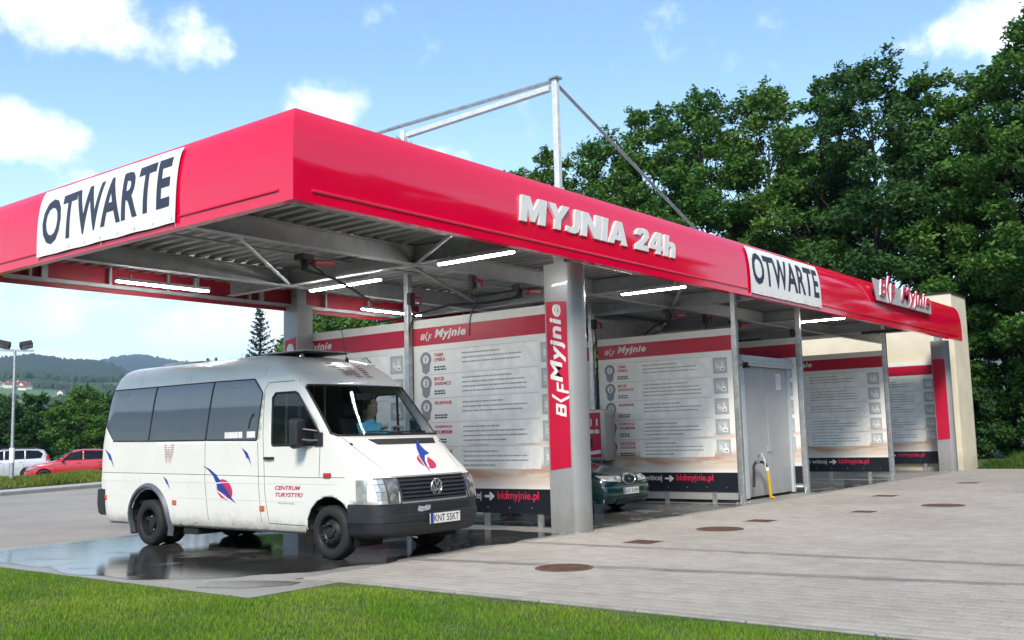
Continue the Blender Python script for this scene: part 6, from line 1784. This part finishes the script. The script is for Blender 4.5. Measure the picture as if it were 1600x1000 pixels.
# ------------------------------------------------------------------ grass
def blades(name, xy, z, hgt, wid, m, lean=.45, rs=rng):
    n = len(xy); a = rs.uniform(0, 2 * math.pi, n); la = rs.uniform(0, 2 * math.pi, n); h = hgt * rs.uniform(.55, 1.3, n) if np.isscalar(hgt) else hgt * rs.uniform(.6, 1.25, n)
    w = wid * rs.uniform(.7, 1.3, n); ln = lean * rs.uniform(.2, 1.2, n) * h
    B0 = np.stack([xy[:, 0], xy[:, 1], np.broadcast_to(z, n)], 1); s = np.stack([np.cos(a), np.sin(a), np.zeros(n)], 1) * w[:, None] * .5; l_ = np.stack([np.cos(la), np.sin(la), np.zeros(n)], 1)
    v = np.empty((n, 5, 3)); v[:, 0] = B0 - s; v[:, 1] = B0 + s
    M_ = B0 + l_ * (ln * .35)[:, None]; M_[:, 2] += h * .6
    v[:, 2] = M_ + s * .7; v[:, 3] = M_ - s * .7
    T_ = B0 + l_ * ln[:, None]; T_[:, 2] += h; v[:, 4] = T_
    me = bpy.data.meshes.new(name)
    me.vertices.add(n * 5); me.vertices.foreach_set('co', v.reshape(-1))
    base = np.arange(n)[:, None] * 5
    li = np.concatenate([base + np.array([0, 1, 2, 3]), base + np.array([3, 2, 4])], 1).reshape(-1).astype(np.int32)
    me.loops.add(n * 7); me.loops.foreach_set('vertex_index', li)
    ls = (np.arange(n)[:, None] * 7 + np.array([0, 4])).reshape(-1).astype(np.int32); lt = np.tile(np.array([4, 3], dtype=np.int32), n)
    me.polygons.add(n * 2); me.polygons.foreach_set('loop_start', ls); me.polygons.foreach_set('loop_total', lt)
    me.update(calc_edges=True)
    o = mesh_obj(name, me, m); tag(o, kind='stuff'); return o
rs = np.random.default_rng(5)
def vnoise(x, y, f, ph):
    return (np.sin(x * f + ph) * np.cos(y * f * 1.13 - ph * 1.7) + .6 * np.sin(x * f * 2.3 - y * f * 1.7 + ph) + .4 * np.sin(x * f * 4.1 + y * f * 3.7)) / 2
n = 560000
a = np.radians(rs.uniform(4, 80, n)); d = 5.2 + 11.5 * rs.uniform(0, 1, n) ** .8
x = CAM.x + d * np.cos(a); y = CAM.y + d * np.sin(a)
ok = ((x < .50 + .03 * np.sin(y * 9) + .02 * np.sin(y * 23)) & (y < -.11 + .02 * np.sin(x * 8))) | ((x < -.64 + .02 * np.sin(y * 7)) & (y < 7.4))
thin = vnoise(x, y, 1.5, .7) + .5 * vnoise(x, y, 5, 2.)
ok &= rs.uniform(0, 1, n) < np.clip(.95 - .55 * np.maximum(0, thin - .15), .25, 1)
x, y, thin = x[ok], y[ok], thin[ok]
tall = (1 + .5 * np.clip(vnoise(x, y, 3.1, 1.1), -.6, 1)) * np.where(x > -.7, np.clip((.62 - x) / .5, .3, 1), np.clip((-.5 - x) / .4, .4, 1) if True else 1)
tall = np.where((x > -.7) & (y > -.45), tall * np.clip((-.02 - y) / .4, .35, 1), tall)
gr = blades('grass', np.stack([x, y], 1), .010, .040 * tall, .0058, M_grass, .6, rs); tag(gr, 'short green lawn grass in front of the paving')
n = 9000                                                       # dry yellow blades scattered through the lawn
a = np.radians(rs.uniform(9, 68, n)); d = 5.6 + 9.6 * rs.uniform(0, 1, n) ** .8
x = CAM.x + d * np.cos(a); y = CAM.y + d * np.sin(a)
ok = (((x < .45) & (y < -.2)) | ((x < -.66) & (y < 7.4))) & (vnoise(x, y, 1.5, .7) > -.1)
dg_ = blades('dry_grass', np.stack([x[ok], y[ok]], 1), .010, .05, .006, leaf_mat('dry grass', (.20, .17, .06), (.26, .22, .09), .2), .8, rs); tag(dg_, 'dry yellow blades scattered in the lawn')
n = 60000                                                       # verge beyond the road
s_ = rs.uniform(-12, 26, n); k_ = 1.35 + 2.7 * rs.uniform(0, 1, n)
P0 = np.array(KP)[None, :2] + np.array(KD)[None, :2] * s_[:, None] + np.array(KN)[None, :2] * k_[:, None]
zz_ = np.interp(k_, [1.3, 1.7, 2.5, 3.4, 4.1], [.10, .24, .34, .28, .02])
hh_ = .18 * (1 + .7 * vnoise(P0[:, 0], P0[:, 1], .9, .3))
vg = blades('verge_grass', P0, zz_, np.maximum(.06, hh_), .022, M_weed, .5, rs); tag(vg, 'longer yellow green grass on the verge in front of the parked cars')
n = 70000                                                       # rough grass between the paving and the trees
x = rs.uniform(29.1, 41, n); y = rs.uniform(-9, .55, n)
ok = (rs.uniform(0, 1, n) < .55 + .45 * vnoise(x, y, 1.1, .5)) & (np.degrees(np.arctan2(y - CAM.y, x - CAM.x)) > 8.0)
x, y = x[ok], y[ok]
rg = blades('rough_grass', np.stack([x, y], 1), -.03, .30 * (1 + .6 * vnoise(x, y, .8, 1.5)) * np.clip((x - 28.9) / 2, .35, 1), .026, leaf_mat('rough meadow grass', (.045, .10, .014), (.085, .155, .026), .3), .6, rs); tag(rg, 'rough tall grass between the paving and the trees')
# ================================================================== CARS, LAMP POST, DRIVER
def build_car(root, sp):
    """loft of cross sections; local x forward, front axle at x=0"""
    m = sp['paint']; w0 = sp['w']
    b = MB(); rows = []
    for (u, zt, zb, zl, wf, wr) in sp['st']:
        w = w0 * wf
        zb = min(zb, zt - .015)
        g = zt - zb
        half = [(0, zl), (w * .80, zl), (w * .95, zl + .06), (w * .995, zl + .16 if zl + .16 < zb else (zl + zb) / 2), (w, zl + (zb - zl) * .55), (w * .985, zl + (zb - zl) * .82), (w * .95, zb - .01), (w * .93, zb + .01 * min(1, g / .1))]
        for f, q in ((.35, .30), (.65, .62), (.86, .86), (.95, .955), (.99, .985), (1.0, 1.0)):
            ww = (w * .93 + (w0 * wr - w * .93) * q) if f < .9 else w0 * wr * (.93 if f < .97 else .75 if f < 1 else .45)
            if g < .12: ww = w * .93 * (1 - .16 * (q * 6) if q < .2 else {.30: .92, .62: .82, .86: .68, .955: .5, .985: .3, 1.0: .14}[q])
            half.append((ww, zb + g * f))
        ring = [(u, -v, z) for v, z in half[1:]][::-1] + [(u, 0, zl)] + [(u, v, z) for v, z in half[1:]] + [(u, 0, zt + .002)]
        rows.append(ring)
    vr_ = b.grid(rows, closed=True)
    b.bm.faces.new(vr_[0]); b.bm.faces.new(vr_[-1])
    bm = b.bm; bmesh.ops.recalc_face_normals(bm, faces=bm.faces); bm.normal_update()
    full = BVHTree.FromBMesh(bm); Rp, Lp, Fp = projector(full, 'side', -1), projector(full, 'side', 1), projector(full, 'front', 0)
    rt = lambda f: f.normal.y < -.35; lf = lambda f: f.normal.y > .35
    wb, wr_ = sp['wb'], sp['wheel']
    circ = lambda u, z, r_: [(u + r_ * math.cos(2 * math.pi * i / 18), z + r_ * math.sin(2 * math.pi * i / 18)) for i in range(18)]
    lowr = lambda k: (lambda f: k(f) and f.calc_center_median().z < .75)
    for u in (0, -wb):
        for k in (rt, lf):
            bmesh.ops.delete(bm, geom=cut_poly(bm, circ(u, wr_, wr_ * 1.14), (0, 2), lowr(k)), context='FACES')
    for poly in sp['side']:
        for k in (rt, lf):
            pane = take(bm, cut_poly(bm, poly, (0, 2), k), -.004); q = pane.copy(); po = finish(pane, 'side_window', M_carglass, root); rim_tube(q, .012, 'seal', M_seal, po); q.free()
    for nm, poly, ff in (('windscreen', sp['ws'], lambda f: f.normal.x > .2 and f.calc_center_median().z > sp['ws'][0][1] - .1 and f.calc_center_median().x < .6), ('rear_window', sp['rw'], lambda f: f.normal.x < -.2 and f.calc_center_median().z > sp['rw'][0][1] - .1)):
        fs = cut_poly(bm, poly, (1, 2), ff)
        if fs: finish(take(bm, fs, .003), nm, M_carglass, root)
    finish(bm, 'body', m, root, angle=38, solid=.012)
    b = MB(); L0, L1 = sp['st'][0][0], sp['st'][-1][0]; lo, hi = min(L0, L1), max(L0, L1)
    b.box(lo + .2, hi - .25, -w0 * .72, w0 * .72, .22, .34); b.build('underside', M_under, root)
    for u in (0, -wb):
        for s in (-1, 1):
            b = MB(); r_ = wr_ * 1.16; arc = [math.pi * k / 12 for k in range(13)]
            b.grid([[(u + r_ * math.cos(a), s * v, wr_ + r_ * math.sin(a)) for a in arc] for v in (w0 * .97, w0 * .55)]); b.face([(u + r_ * math.cos(a), s * w0 * .55, wr_ + r_ * math.sin(a)) for a in arc])
            b.build('arch_liner', M_under, root)
    for u in (0, -wb):
        for s in (-1, 1): wheel(root, (u, s * (w0 - .11), wr_), wr_, .19, s, sp.get('rim', 'alloy'), M_tyre, sp.get('rimm', M_rimd), n=24)
    g = MB()
    for pj in (Rp, Lp):
        for pts in sp['seams']: seam(pj, pts, '', None, None, w=.010, b=g)
    g.build('panel_gaps', M_seal, root)
    for s, pj in ((-1, Rp), (1, Lp)):
        for u, z in sp['handles']:
            p = pj(u, z, .01); hb = MB(); hb.box(u - .09, u + .09, p.y - .015, p.y + .015, z - .015, z + .015); hb.build('door_handle', m, root, bevel=.006)
        p = sp['mirror']; mb = MB(); mb.prism([(-.05, -.07), (.05, -.07), (.08, .04), (.02, .08), (-.05, .06)], lambda a, z: (p[0] + a, s * (w0 * .96), p[1] + z), lambda a, z: (p[0] + a * .8 - .02, s * (w0 + .17), p[1] + z * .9)); mb.build('door_mirror', sp.get('mirrorm', m), root, bevel=.015, seg=2)
    b = MB(); b.box(-wb * .62, -wb * .30, -.6, -.12, .3, .95); b.box(-wb * .62, -wb * .30, .12, .6, .3, .95); b.box(-wb * .62 - .1, -wb * .62, -.58, -.14, .5, 1.12); b.box(-wb * .62 - .1, -wb * .62, .14, .58, .5, 1.12); b.box(-wb * 1.02, -wb * .98, -.6, .6, .5, 1.08); b.build('seats', M_seat, root, bevel=.04, seg=2)
    return Fp, Rp, Lp
M_carglass = glass('car glass', (.16, .19, .19), 1.55)
M_redcar = mat('red car paint', (.42, .012, .025), .25, var=.03, coat=1.)
M_silver = mat('silver car paint', (.52, .54, .57), .3, .35, var=.03, coat=1.)
M_green = mat('dark green car paint', (.003, .026, .024), .22, .0, var=.08, coat=.7)
def face_toward(loc, heading): return heading
# --- dark green car in the second bay
gc = thing('parked_car', 'dark green car with oval chrome grille being washed behind the grey column', 'car', (9.80, 2.82, 0), R(-90))
st = [(.80, .60, .50, .24, .60, .5), (.795, .66, .56, .20, .78, .5), (.76, .70, .60, .19, .86, .5), (.66, .735, .64, .19, .94, .5), (.50, .775, .69, .19, .985, .5), (.2, .83, .76, .19, 1., .5), (-.2, .885, .82, .19, 1., .6), (-.52, .93, .87, .19, 1., .70), (-.62, .99, .885, .19, 1., .74), (-.95, 1.20, .89, .19, 1., .70), (-1.30, 1.36, .895, .19, 1., .665), (-1.6, 1.405, .90, .19, 1., .66), (-2.1, 1.41, .91, .19, 1., .66), (-2.6, 1.37, .925, .2, 1., .655), (-3.0, 1.22, .94, .22, .99, .66), (-3.3, 1.05, .945, .24, .98, .7), (-3.7, .98, .93, .26, .96, .5), (-3.80, .80, .72, .3, .86, .5)]
Fp, Rp, Lp = build_car(gc, dict(paint=M_green, w=.875, st=st, wb=2.70, wheel=.30, side=[[(-.80, .93), (-1.18, 1.25), (-1.72, 1.33), (-1.72, .93)], [(-1.78, .94), (-1.78, 1.33), (-2.45, 1.30), (-2.85, 1.15), (-2.75, .95)]], ws=[(-.70, .95), (.70, .95), (.56, 1.33), (-.56, 1.33)], rw=[(-.6, 1.0), (.6, 1.0), (.55, 1.3), (-.55, 1.3)], seams=[[(-.55, .85), (-.55, .3)], [(-1.75, .9), (-1.75, .3)], [(-2.7, .9), (-2.5, .5)]], handles=[(-1.55, .80), (-2.5, .82)], mirror=(-.85, .97), rimm=mat('dull alloy wheel', (.38, .39, .40), .4, .6)))
b = MB(); rows = []
for r_, o in ((.245, .004), (.235, .022), (.205, .020), (.195, .006)):
    rows.append([Fp(r_ * math.cos(a), .625 + r_ * .42 * math.sin(a), o) for a in [2 * math.pi * k / 28 for k in range(28)]])
b.grid(rows, closed=True); go = b.build('grille_ring', M_chrome, gc, smooth=True)
decal(poly_bm([ellipse(0, .625, .20, .085, 28)]), Fp, .006, 'grille_mesh', M_under, go, lambda x, y: (x, y))
decal(poly_bm([ellipse(0, .625, .045, .02, 16)]), Fp, .012, 'oval_emblem', M_chrome, go, lambda x, y: (x, y), step=.03)
for s in (-1, 1):
    b = MB(); rows = []
    for k in range(6):
        f = k / 5; row = []
        for i in range(11):
            g = i / 10; v = .30 + .47 * g; z0, z1 = .575 + .035 * g, .685 + .018 * g; z = z0 + (z1 - z0) * f
            p = Fp(s * v, z, .010); row.append(p if p else Vector((.6, s * v, z)))
        rows.append(row)
    b.grid(rows); hl = b.build('headlamp', mat('clear headlamp glass', (.62, .62, .58), .10, .35, coat=1., var=.2, scale=14) if s < 0 else bpy.data.materials['clear headlamp glass'], gc, smooth=True)
    c = Fp(s * .48, .638, .013); b = MB(); b.lathe([(.045, -.001), (.03, .001), (.0005, .002)], c, 'x', 16, cap=False); b.build('reflector', M_chrome, hl)
    c = Fp(s * .52, .30, .006)
    if c: b = MB(); b.lathe([(.05, .0), (.045, .01), (.0005, .012)], c, 'x', 16, cap=False); b.build('fog_lamp', M_lampd, gc, smooth=True)
b = MB(); rows = []
for z, o in ((.19, -.03), (.24, .012), (.30, .03), (.46, .032), (.50, .012), (.505, -.02)):
    rows.append([(lambda p: p + Vector((o, 0, 0)))(Fp(.84 * math.sin((k / 24 - .5) * math.pi), max(.26, min(.49, z)), 0) or Vector((.6, .84 * math.sin((k / 24 - .5) * math.pi), z))) for k in range(25)])
    for p in rows[-1]: p.z = z
b.grid(rows); b.build('bumper', M_green, gc, smooth=True)
b = MB(); b.box(.842, .852, -.27, .27, .345, .465); po = b.build('number_plate', M_plate, gc, bevel=.004)
place_bm(text_bm('KNT 3UW9', bold=.012, w=.45, h=.078), lambda x, y, z: (.8535, -.205 + x, .366 + y), 'lettering', M_ink, po, world=False)
b = MB(); b.box(.8522, .8530, -.268, -.225, .347, .463); b.build('blue_strip', M_blue, po)
decal(poly_bm([[(-.5, .20), (.5, .20), (.45, .27), (-.45, .27)]]), Fp, .035, 'lower_intake', M_under, gc, lambda x, y: (x, y))
# --- red hatchback and silver estate in the car park
def heading_at(a): return R(a + 90)       # facing left, square to the view
q = polar(61.45, 48.5, -.01)
rc = thing('parked_car', 'red hatchback parked behind the grass verge, half hidden by the van', 'car', (0, 0, 0), 0)
st = [(.72, .60, .50, .24, .66, .5), (.71, .68, .58, .20, .84, .5), (.60, .74, .66, .19, .93, .5), (.30, .83, .77, .19, .99, .5), (-.10, .90, .85, .19, 1., .6), (-.36, .95, .90, .19, 1., .70), (-.46, 1.0, .91, .19, 1., .74), (-.80, 1.22, .915, .19, 1., .69), (-1.12, 1.37, .92, .19, 1., .655), (-1.5, 1.415, .925, .19, 1., .65), (-2.0, 1.41, .935, .19, 1., .65), (-2.5, 1.36, .95, .2, .99, .645), (-2.78, 1.27, .965, .21, .985, .64), (-3.02, 1.05, .96, .24, .97, .66), (-3.12, .93, .86, .26, .95, .66), (-3.18, .70, .60, .28, .88, .5)]
build_car(rc, dict(paint=M_redcar, w=.84, st=st, wb=2.46, wheel=.295, side=[[(-.68, .955), (-1.02, 1.25), (-1.5, 1.345), (-1.5, .96)], [(-1.57, .965), (-1.57, 1.345), (-2.25, 1.315), (-2.55, 1.20), (-2.45, .98)]], ws=[(-.68, .98), (.68, .98), (.56, 1.34), (-.56, 1.34)], rw=[(-.58, 1.0), (.58, 1.0), (.55, 1.28), (-.55, 1.28)], seams=[[(-.40, .88), (-.40, .3)], [(-1.53, .93), (-1.53, .3)], [(-2.5, .93), (-2.2, .55)]], handles=[(-1.36, .83), (-2.2, .85)], mirror=(-.70, .99), rim='steel'))
for s in (-1, 1):
    b = MB(); b.prism([(.60, .55), (.70, .56), (.55, .70), (.28, .74), (.30, .66)], lambda u, z: (u, s * .70, z), lambda u, z: (u - .02, s * .835, z)); b.build('headlamp', M_lamp, rc, bevel=.02)
    b = MB(); b.box(-.02, .06, s * .845 - .008, s * .845 + .008, .68, .71); b.build('side_indicator', M_orange, rc)
b = MB(); b.box(-1.2, -.6, -.84, -.83, .5, .5); b.bm.free()
rc.location = (q[0], q[1], q[2]); rc.rotation_euler = (0, 0, heading_at(61.45)); off = Matrix.Rotation(heading_at(61.45), 3, 'Z') @ Vector((1.23, 0, 0)); rc.location = Vector(q) + off
q = polar(65.1, 53.5, -.01)
sc = thing('parked_car', 'silver estate car with roof rails parked behind the lamp post', 'car', (0, 0, 0), 0)
st = [(.85, .62, .52, .24, .66, .5), (.84, .72, .62, .2, .86, .5), (.70, .79, .70, .19, .94, .5), (.3, .88, .82, .19, 1., .5), (-.15, .95, .90, .19, 1., .6), (-.40, 1.0, .94, .19, 1., .7), (-.5, 1.05, .95, .19, 1., .74), (-.9, 1.28, .955, .19, 1., .69), (-1.25, 1.43, .96, .19, 1., .66), (-1.6, 1.475, .965, .19, 1., .655), (-2.4, 1.49, .98, .19, 1., .65), (-3.1, 1.47, .99, .2, .99, .645), (-3.35, 1.42, 1.0, .22, .985, .64), (-3.52, 1.15, 1.0, .24, .98, .66), (-3.60, .98, .9, .26, .96, .66), (-3.66, .7, .6, .28, .9, .5)]
build_car(sc, dict(paint=M_silver, w=.89, st=st, wb=2.68, wheel=.31, side=[[(-.78, 1.0), (-1.14, 1.31), (-1.62, 1.40), (-1.62, 1.0)], [(-1.69, 1.0), (-1.69, 1.40), (-2.5, 1.41), (-2.5, 1.02)], [(-2.57, 1.02), (-2.57, 1.41), (-3.1, 1.38), (-3.3, 1.25), (-3.2, 1.04)]], ws=[(-.7, 1.02), (.7, 1.02), (.58, 1.40), (-.58, 1.40)], rw=[(-.6, 1.05), (.6, 1.05), (.57, 1.36), (-.57, 1.36)], seams=[[(-.45, .9), (-.45, .3)], [(-1.65, .97), (-1.65, .3)], [(-2.53, .97), (-2.45, .5)]], handles=[(-1.48, .87), (-2.35, .89)], mirror=(-.80, 1.03), rim='alloy', rimm=bpy.data.materials['dull alloy wheel']))
for s in (-1, 1):
    b = MB(); b.tube([(-1.5, s * .55, 1.47), (-1.6, s * .55, 1.52), (-3.0, s * .54, 1.53), (-3.2, s * .54, 1.47)], .018, 6); b.build('roof_rail', M_dark, sc, smooth=True)
    b = MB(); b.prism([(.66, .58), (.80, .60), (.62, .76), (.30, .80), (.34, .70)], lambda u, z: (u, s * .74, z), lambda u, z: (u - .02, s * .885, z)); b.build('headlamp', M_lamp, sc, bevel=.02)
    b = MB(); b.box(-3.56, -3.42, s * .82 - .045, s * .82 + .045, .92, 1.16); b.build('tail_lamp', M_redl, sc, bevel=.02)
sc.rotation_euler = (0, 0, heading_at(65.1)); sc.location = Vector(q) + Matrix.Rotation(heading_at(65.1), 3, 'Z') @ Vector((1.35, 0, 0))
# --- lamp post with two floodlights
lx, ly, lz = polar(64.42, 40.6, .25)
lp = thing('lamp_post', 'grey lamp post with two floodlights on a crossbar, on the grass verge', 'lamp post', (lx, ly, lz))
side_ = Vector((math.sin(R(64.42)), -math.cos(R(64.42)), 0)); fwd_ = Vector((math.cos(R(64.42)), math.sin(R(64.42)), 0))
top_ = 1.5 + 40.6 * math.tan(R(4.98)) - lz
b = MB(); b.tube([(0, 0, 0), (0, 0, 1.25), (0, 0, 1.26), (0, 0, top_)], .06, 12, radii=[.085, .085, .055, .048]); b.build('pole', M_galv, lp, smooth=True)
b = MB(); b.lathe([(.092, .75), (.092, 1.28)], (0, 0, 0), 'z', 12); b.build('sleeve', M_wprint, lp, smooth=True)
b = MB(); b.bar(side_ * -.62 + Vector((0, 0, top_)), side_ * .62 + Vector((0, 0, top_)), .06, .07); b.build('crossbar', M_galv, lp)
for k, tilt in ((-.36, .6), (.36, .55)):
    c = side_ * k + Vector((0, 0, top_ + .20)); b = MB(); dirv = (fwd_ * -.5 + side_ * (.25 if k > 0 else -.25) + Vector((0, 0, -tilt))).normalized()
    b.bar(c - dirv * .11, c + dirv * .10, .42, .26, side_.cross(dirv)); f_ = b.build('floodlight', M_dark, lp, bevel=.02)
    b = MB(); b.bar(c + dirv * .101, c + dirv * .108, .36, .20, side_.cross(dirv)); b.build('lamp_glass', M_lampd, f_)
    b = MB(); b.bar(side_ * k + Vector((0, 0, top_ + .03)), c, .03, .03); b.build('bracket', M_galv, f_)

# --- the driver, seated at the wheel (van coordinates, then placed in the world)
def to_world(p): return van.matrix_basis @ Vector(p)
drv = thing('person', 'driver in a light blue shirt at the steering wheel of the white minibus', 'person', tuple(to_world((-.70, .47, 1.20))), R(-90))
M_skin = mat('skin', (.42, .25, .17), .55, var=.06); M_shirt = mat('light blue shirt', (.16, .60, .78), .8, var=.08, scale=8, bump=.2, bscale=12); M_hair = mat('dark hair', (.03, .022, .018), .7); M_trous = mat('dark trousers', (.03, .035, .05), .9)
def skin_figure(name, verts, edges, rad, m, parent, sub=2):
    me = bpy.data.meshes.new(name); me.from_pydata([Vector(v) for v in verts], edges, [])
    ob = mesh_obj(name, me, m, parent)
    sk = ob.modifiers.new('skin', 'SKIN'); ss = ob.modifiers.new('subsurf', 'SUBSURF'); ss.levels = sub; ss.render_levels = sub
    for i, r_ in enumerate(rad):
        v = me.skin_vertices[0].data[i]; v.radius = r_ if isinstance(r_, tuple) else (r_, r_)
    me.skin_vertices[0].data[0].use_root = True
    sk.use_smooth_shade = True
    return ob
# local: x forward, y left, z up, origin on the seat cushion under the hips
Vb = [(0, 0, .10), (-.04, 0, .30), (-.05, 0, .46), (-.03, 0, .55), (-.015, 0, .62),
      (-.03, .17, .48), (.12, .25, .30), (.28, .16, .40), (.33, .13, .44),
      (-.03, -.17, .48), (.12, -.25, .30), (.28, -.16, .40), (.33, -.13, .44),
      (.05, .11, .07), (.36, .12, .0), (.46, .12, -.40), (.55, .12, -.43), (.05, -.11, .07), (.36, -.12, .0), (.46, -.12, -.40), (.55, -.12, -.43)]
Eb = [(0, 1), (1, 2), (2, 3), (3, 4), (2, 5), (5, 6), (6, 7), (7, 8), (2, 9), (9, 10), (10, 11), (11, 12), (0, 13), (13, 14), (14, 15), (15, 16), (0, 17), (17, 18), (18, 19), (19, 20)]
Rb = [(.15, .12), (.15, .12), (.15, .11), (.058, .058), (.055, .055), .066, .052, .04, .033, .066, .052, .04, .033, .088, .07, .05, .045, .088, .07, .05, .045]
body = skin_figure('body', Vb, Eb, Rb, M_shirt, drv)
legs = MB(); 
for s in (-1, 1): legs.tube([(.03, s * .11, .085), (.2, s * .115, .05), (.37, s * .12, .0), (.43, s * .12, -.18), (.46, s * .12, -.39)], .1, 12, radii=[.105, .10, .082, .072, .06])
legs.build('trousers', M_trous, drv, smooth=True)
hb = MB(); prof = [(.001, -.135), (.045, -.13), (.062, -.10), (.072, -.05), (.078, 0), (.078, .05), (.066, .09), (.04, .115), (.001, .122)]
rows = []
for r_, z in prof:
    rows.append([(r_ * 1.18 * math.cos(a) + (.012 if z < -.03 else 0), r_ * math.sin(a), z) for a in [2 * math.pi * k / 20 for k in range(20)]])
hb.grid(rows, closed=True)
hc = Vector((.0, 0, .76)); hb.bm.transform(Matrix.Translation(hc)); head = hb.build('head', M_skin, drv, smooth=True)
nb_ = MB(); nb_.prism([(.086, .02), (.118, -.025), (.09, -.03)], lambda x, z: (x, -.014, .76 + z), lambda x, z: (x, .014, .76 + z)); nb_.build('nose', M_skin, head, bevel=.006, seg=2)
for s in (-1, 1):
    e_ = MB(); e_.lathe([(.001, -.007), (.022, -.006), (.028, 0), (.02, .006), (.001, .007)], (0, s * .08, .755), 'y', 10); e_.build('ear', M_skin, head, smooth=True)
    e_ = MB(); e_.lathe([(.001, -.006), (.012, -.003), (.012, .003), (.001, .006)], (.081, s * .030, .778), 'x', 10); e_.build('eye', M_wprint, head, smooth=True)
    e_ = MB(); e_.bar((.090, s * .016, .797), (.082, s * .048, .797), .008, .007); e_.build('eyebrow', M_hair, head)
mb_ = MB(); mb_.bar((.092, -.024, .695), (.092, .024, .695), .006, .008); mb_.build('mouth', mat('lips', (.30, .12, .10), .5), head)
hh = MB(); rows = []
for k in range(8):
    el_ = math.pi / 2 * k / 7
    rows.append([(.106 * math.cos(el_) * math.cos(a) * (1.02 if math.cos(a) < .3 else .86) - .008, (.092) * math.cos(el_) * math.sin(a), .775 + .125 * math.sin(el_) - (.05 if math.cos(a) < 0 and k == 0 else 0) + (.035 if math.cos(a) > .5 and k == 0 else 0)) for a in [2 * math.pi * q / 20 for q in range(20)]])
hh.grid(rows, closed=True); hh.build('hair', M_hair, drv, smooth=True)
for s in (-1, 1):
    hand = []
    V_ = [(.31, s * .135, .43), (.355, s * .128, .452), (.392, s * .122, .468)]; E_ = [(0, 1), (1, 2)]; Rr = [.030, (.036, .022), (.036, .020)]
    for k in range(4):
        o = (k - 1.5) * .018; L = (.030, .036, .034, .026)[k]; n_ = len(V_)
        V_ += [(.405, s * .122 + o, .478), (.42, s * .12 + o, .478 - L * .4), (.405, s * .118 + o, .470 - L * 1.1)]; E_ += [(2, n_), (n_, n_ + 1), (n_ + 1, n_ + 2)]; Rr += [.0095, .009, .0082]
    n_ = len(V_); V_ += [(.355, s * .128 - s * .034, .462), (.382, s * .128 - s * .048, .458)]; E_ += [(1, n_), (n_, n_ + 1)]; Rr += [.0105, .0095]
    skin_figure('hand', V_, E_, Rr, M_skin, drv, 1)
collar = MB(); collar.lathe([(.075, .53), (.068, .575), (.064, .58)], (-.03, 0, 0), 'z', 16, cap=False); collar.build('collar', M_shirt, drv, smooth=True)
neck = MB(); neck.tube([(-.03, 0, .52), (-.012, 0, .66)], .052, 12); neck.build('neck', M_skin, drv, smooth=True)
# ================================================================== HAZE
hz = bpy.data.materials.new('pale air'); hz.use_nodes = True
t = hz.node_tree; t.nodes.clear()
o = N(t, 'ShaderNodeOutputMaterial'); pv = N(t, 'ShaderNodeVolumePrincipled')
pv.inputs['Color'].default_value = (.52, .72, 1.0, 1); pv.inputs['Density'].default_value = .00011; pv.inputs['Anisotropy'].default_value = .2
t.links.new(pv.outputs[0], o.inputs['Volume'])
b = MB(); b.box(-6300, 6300, -6300, 6300, -9, 640)
hb_ = b.build('haze', hz); hb_['kind'] = 'stuff'
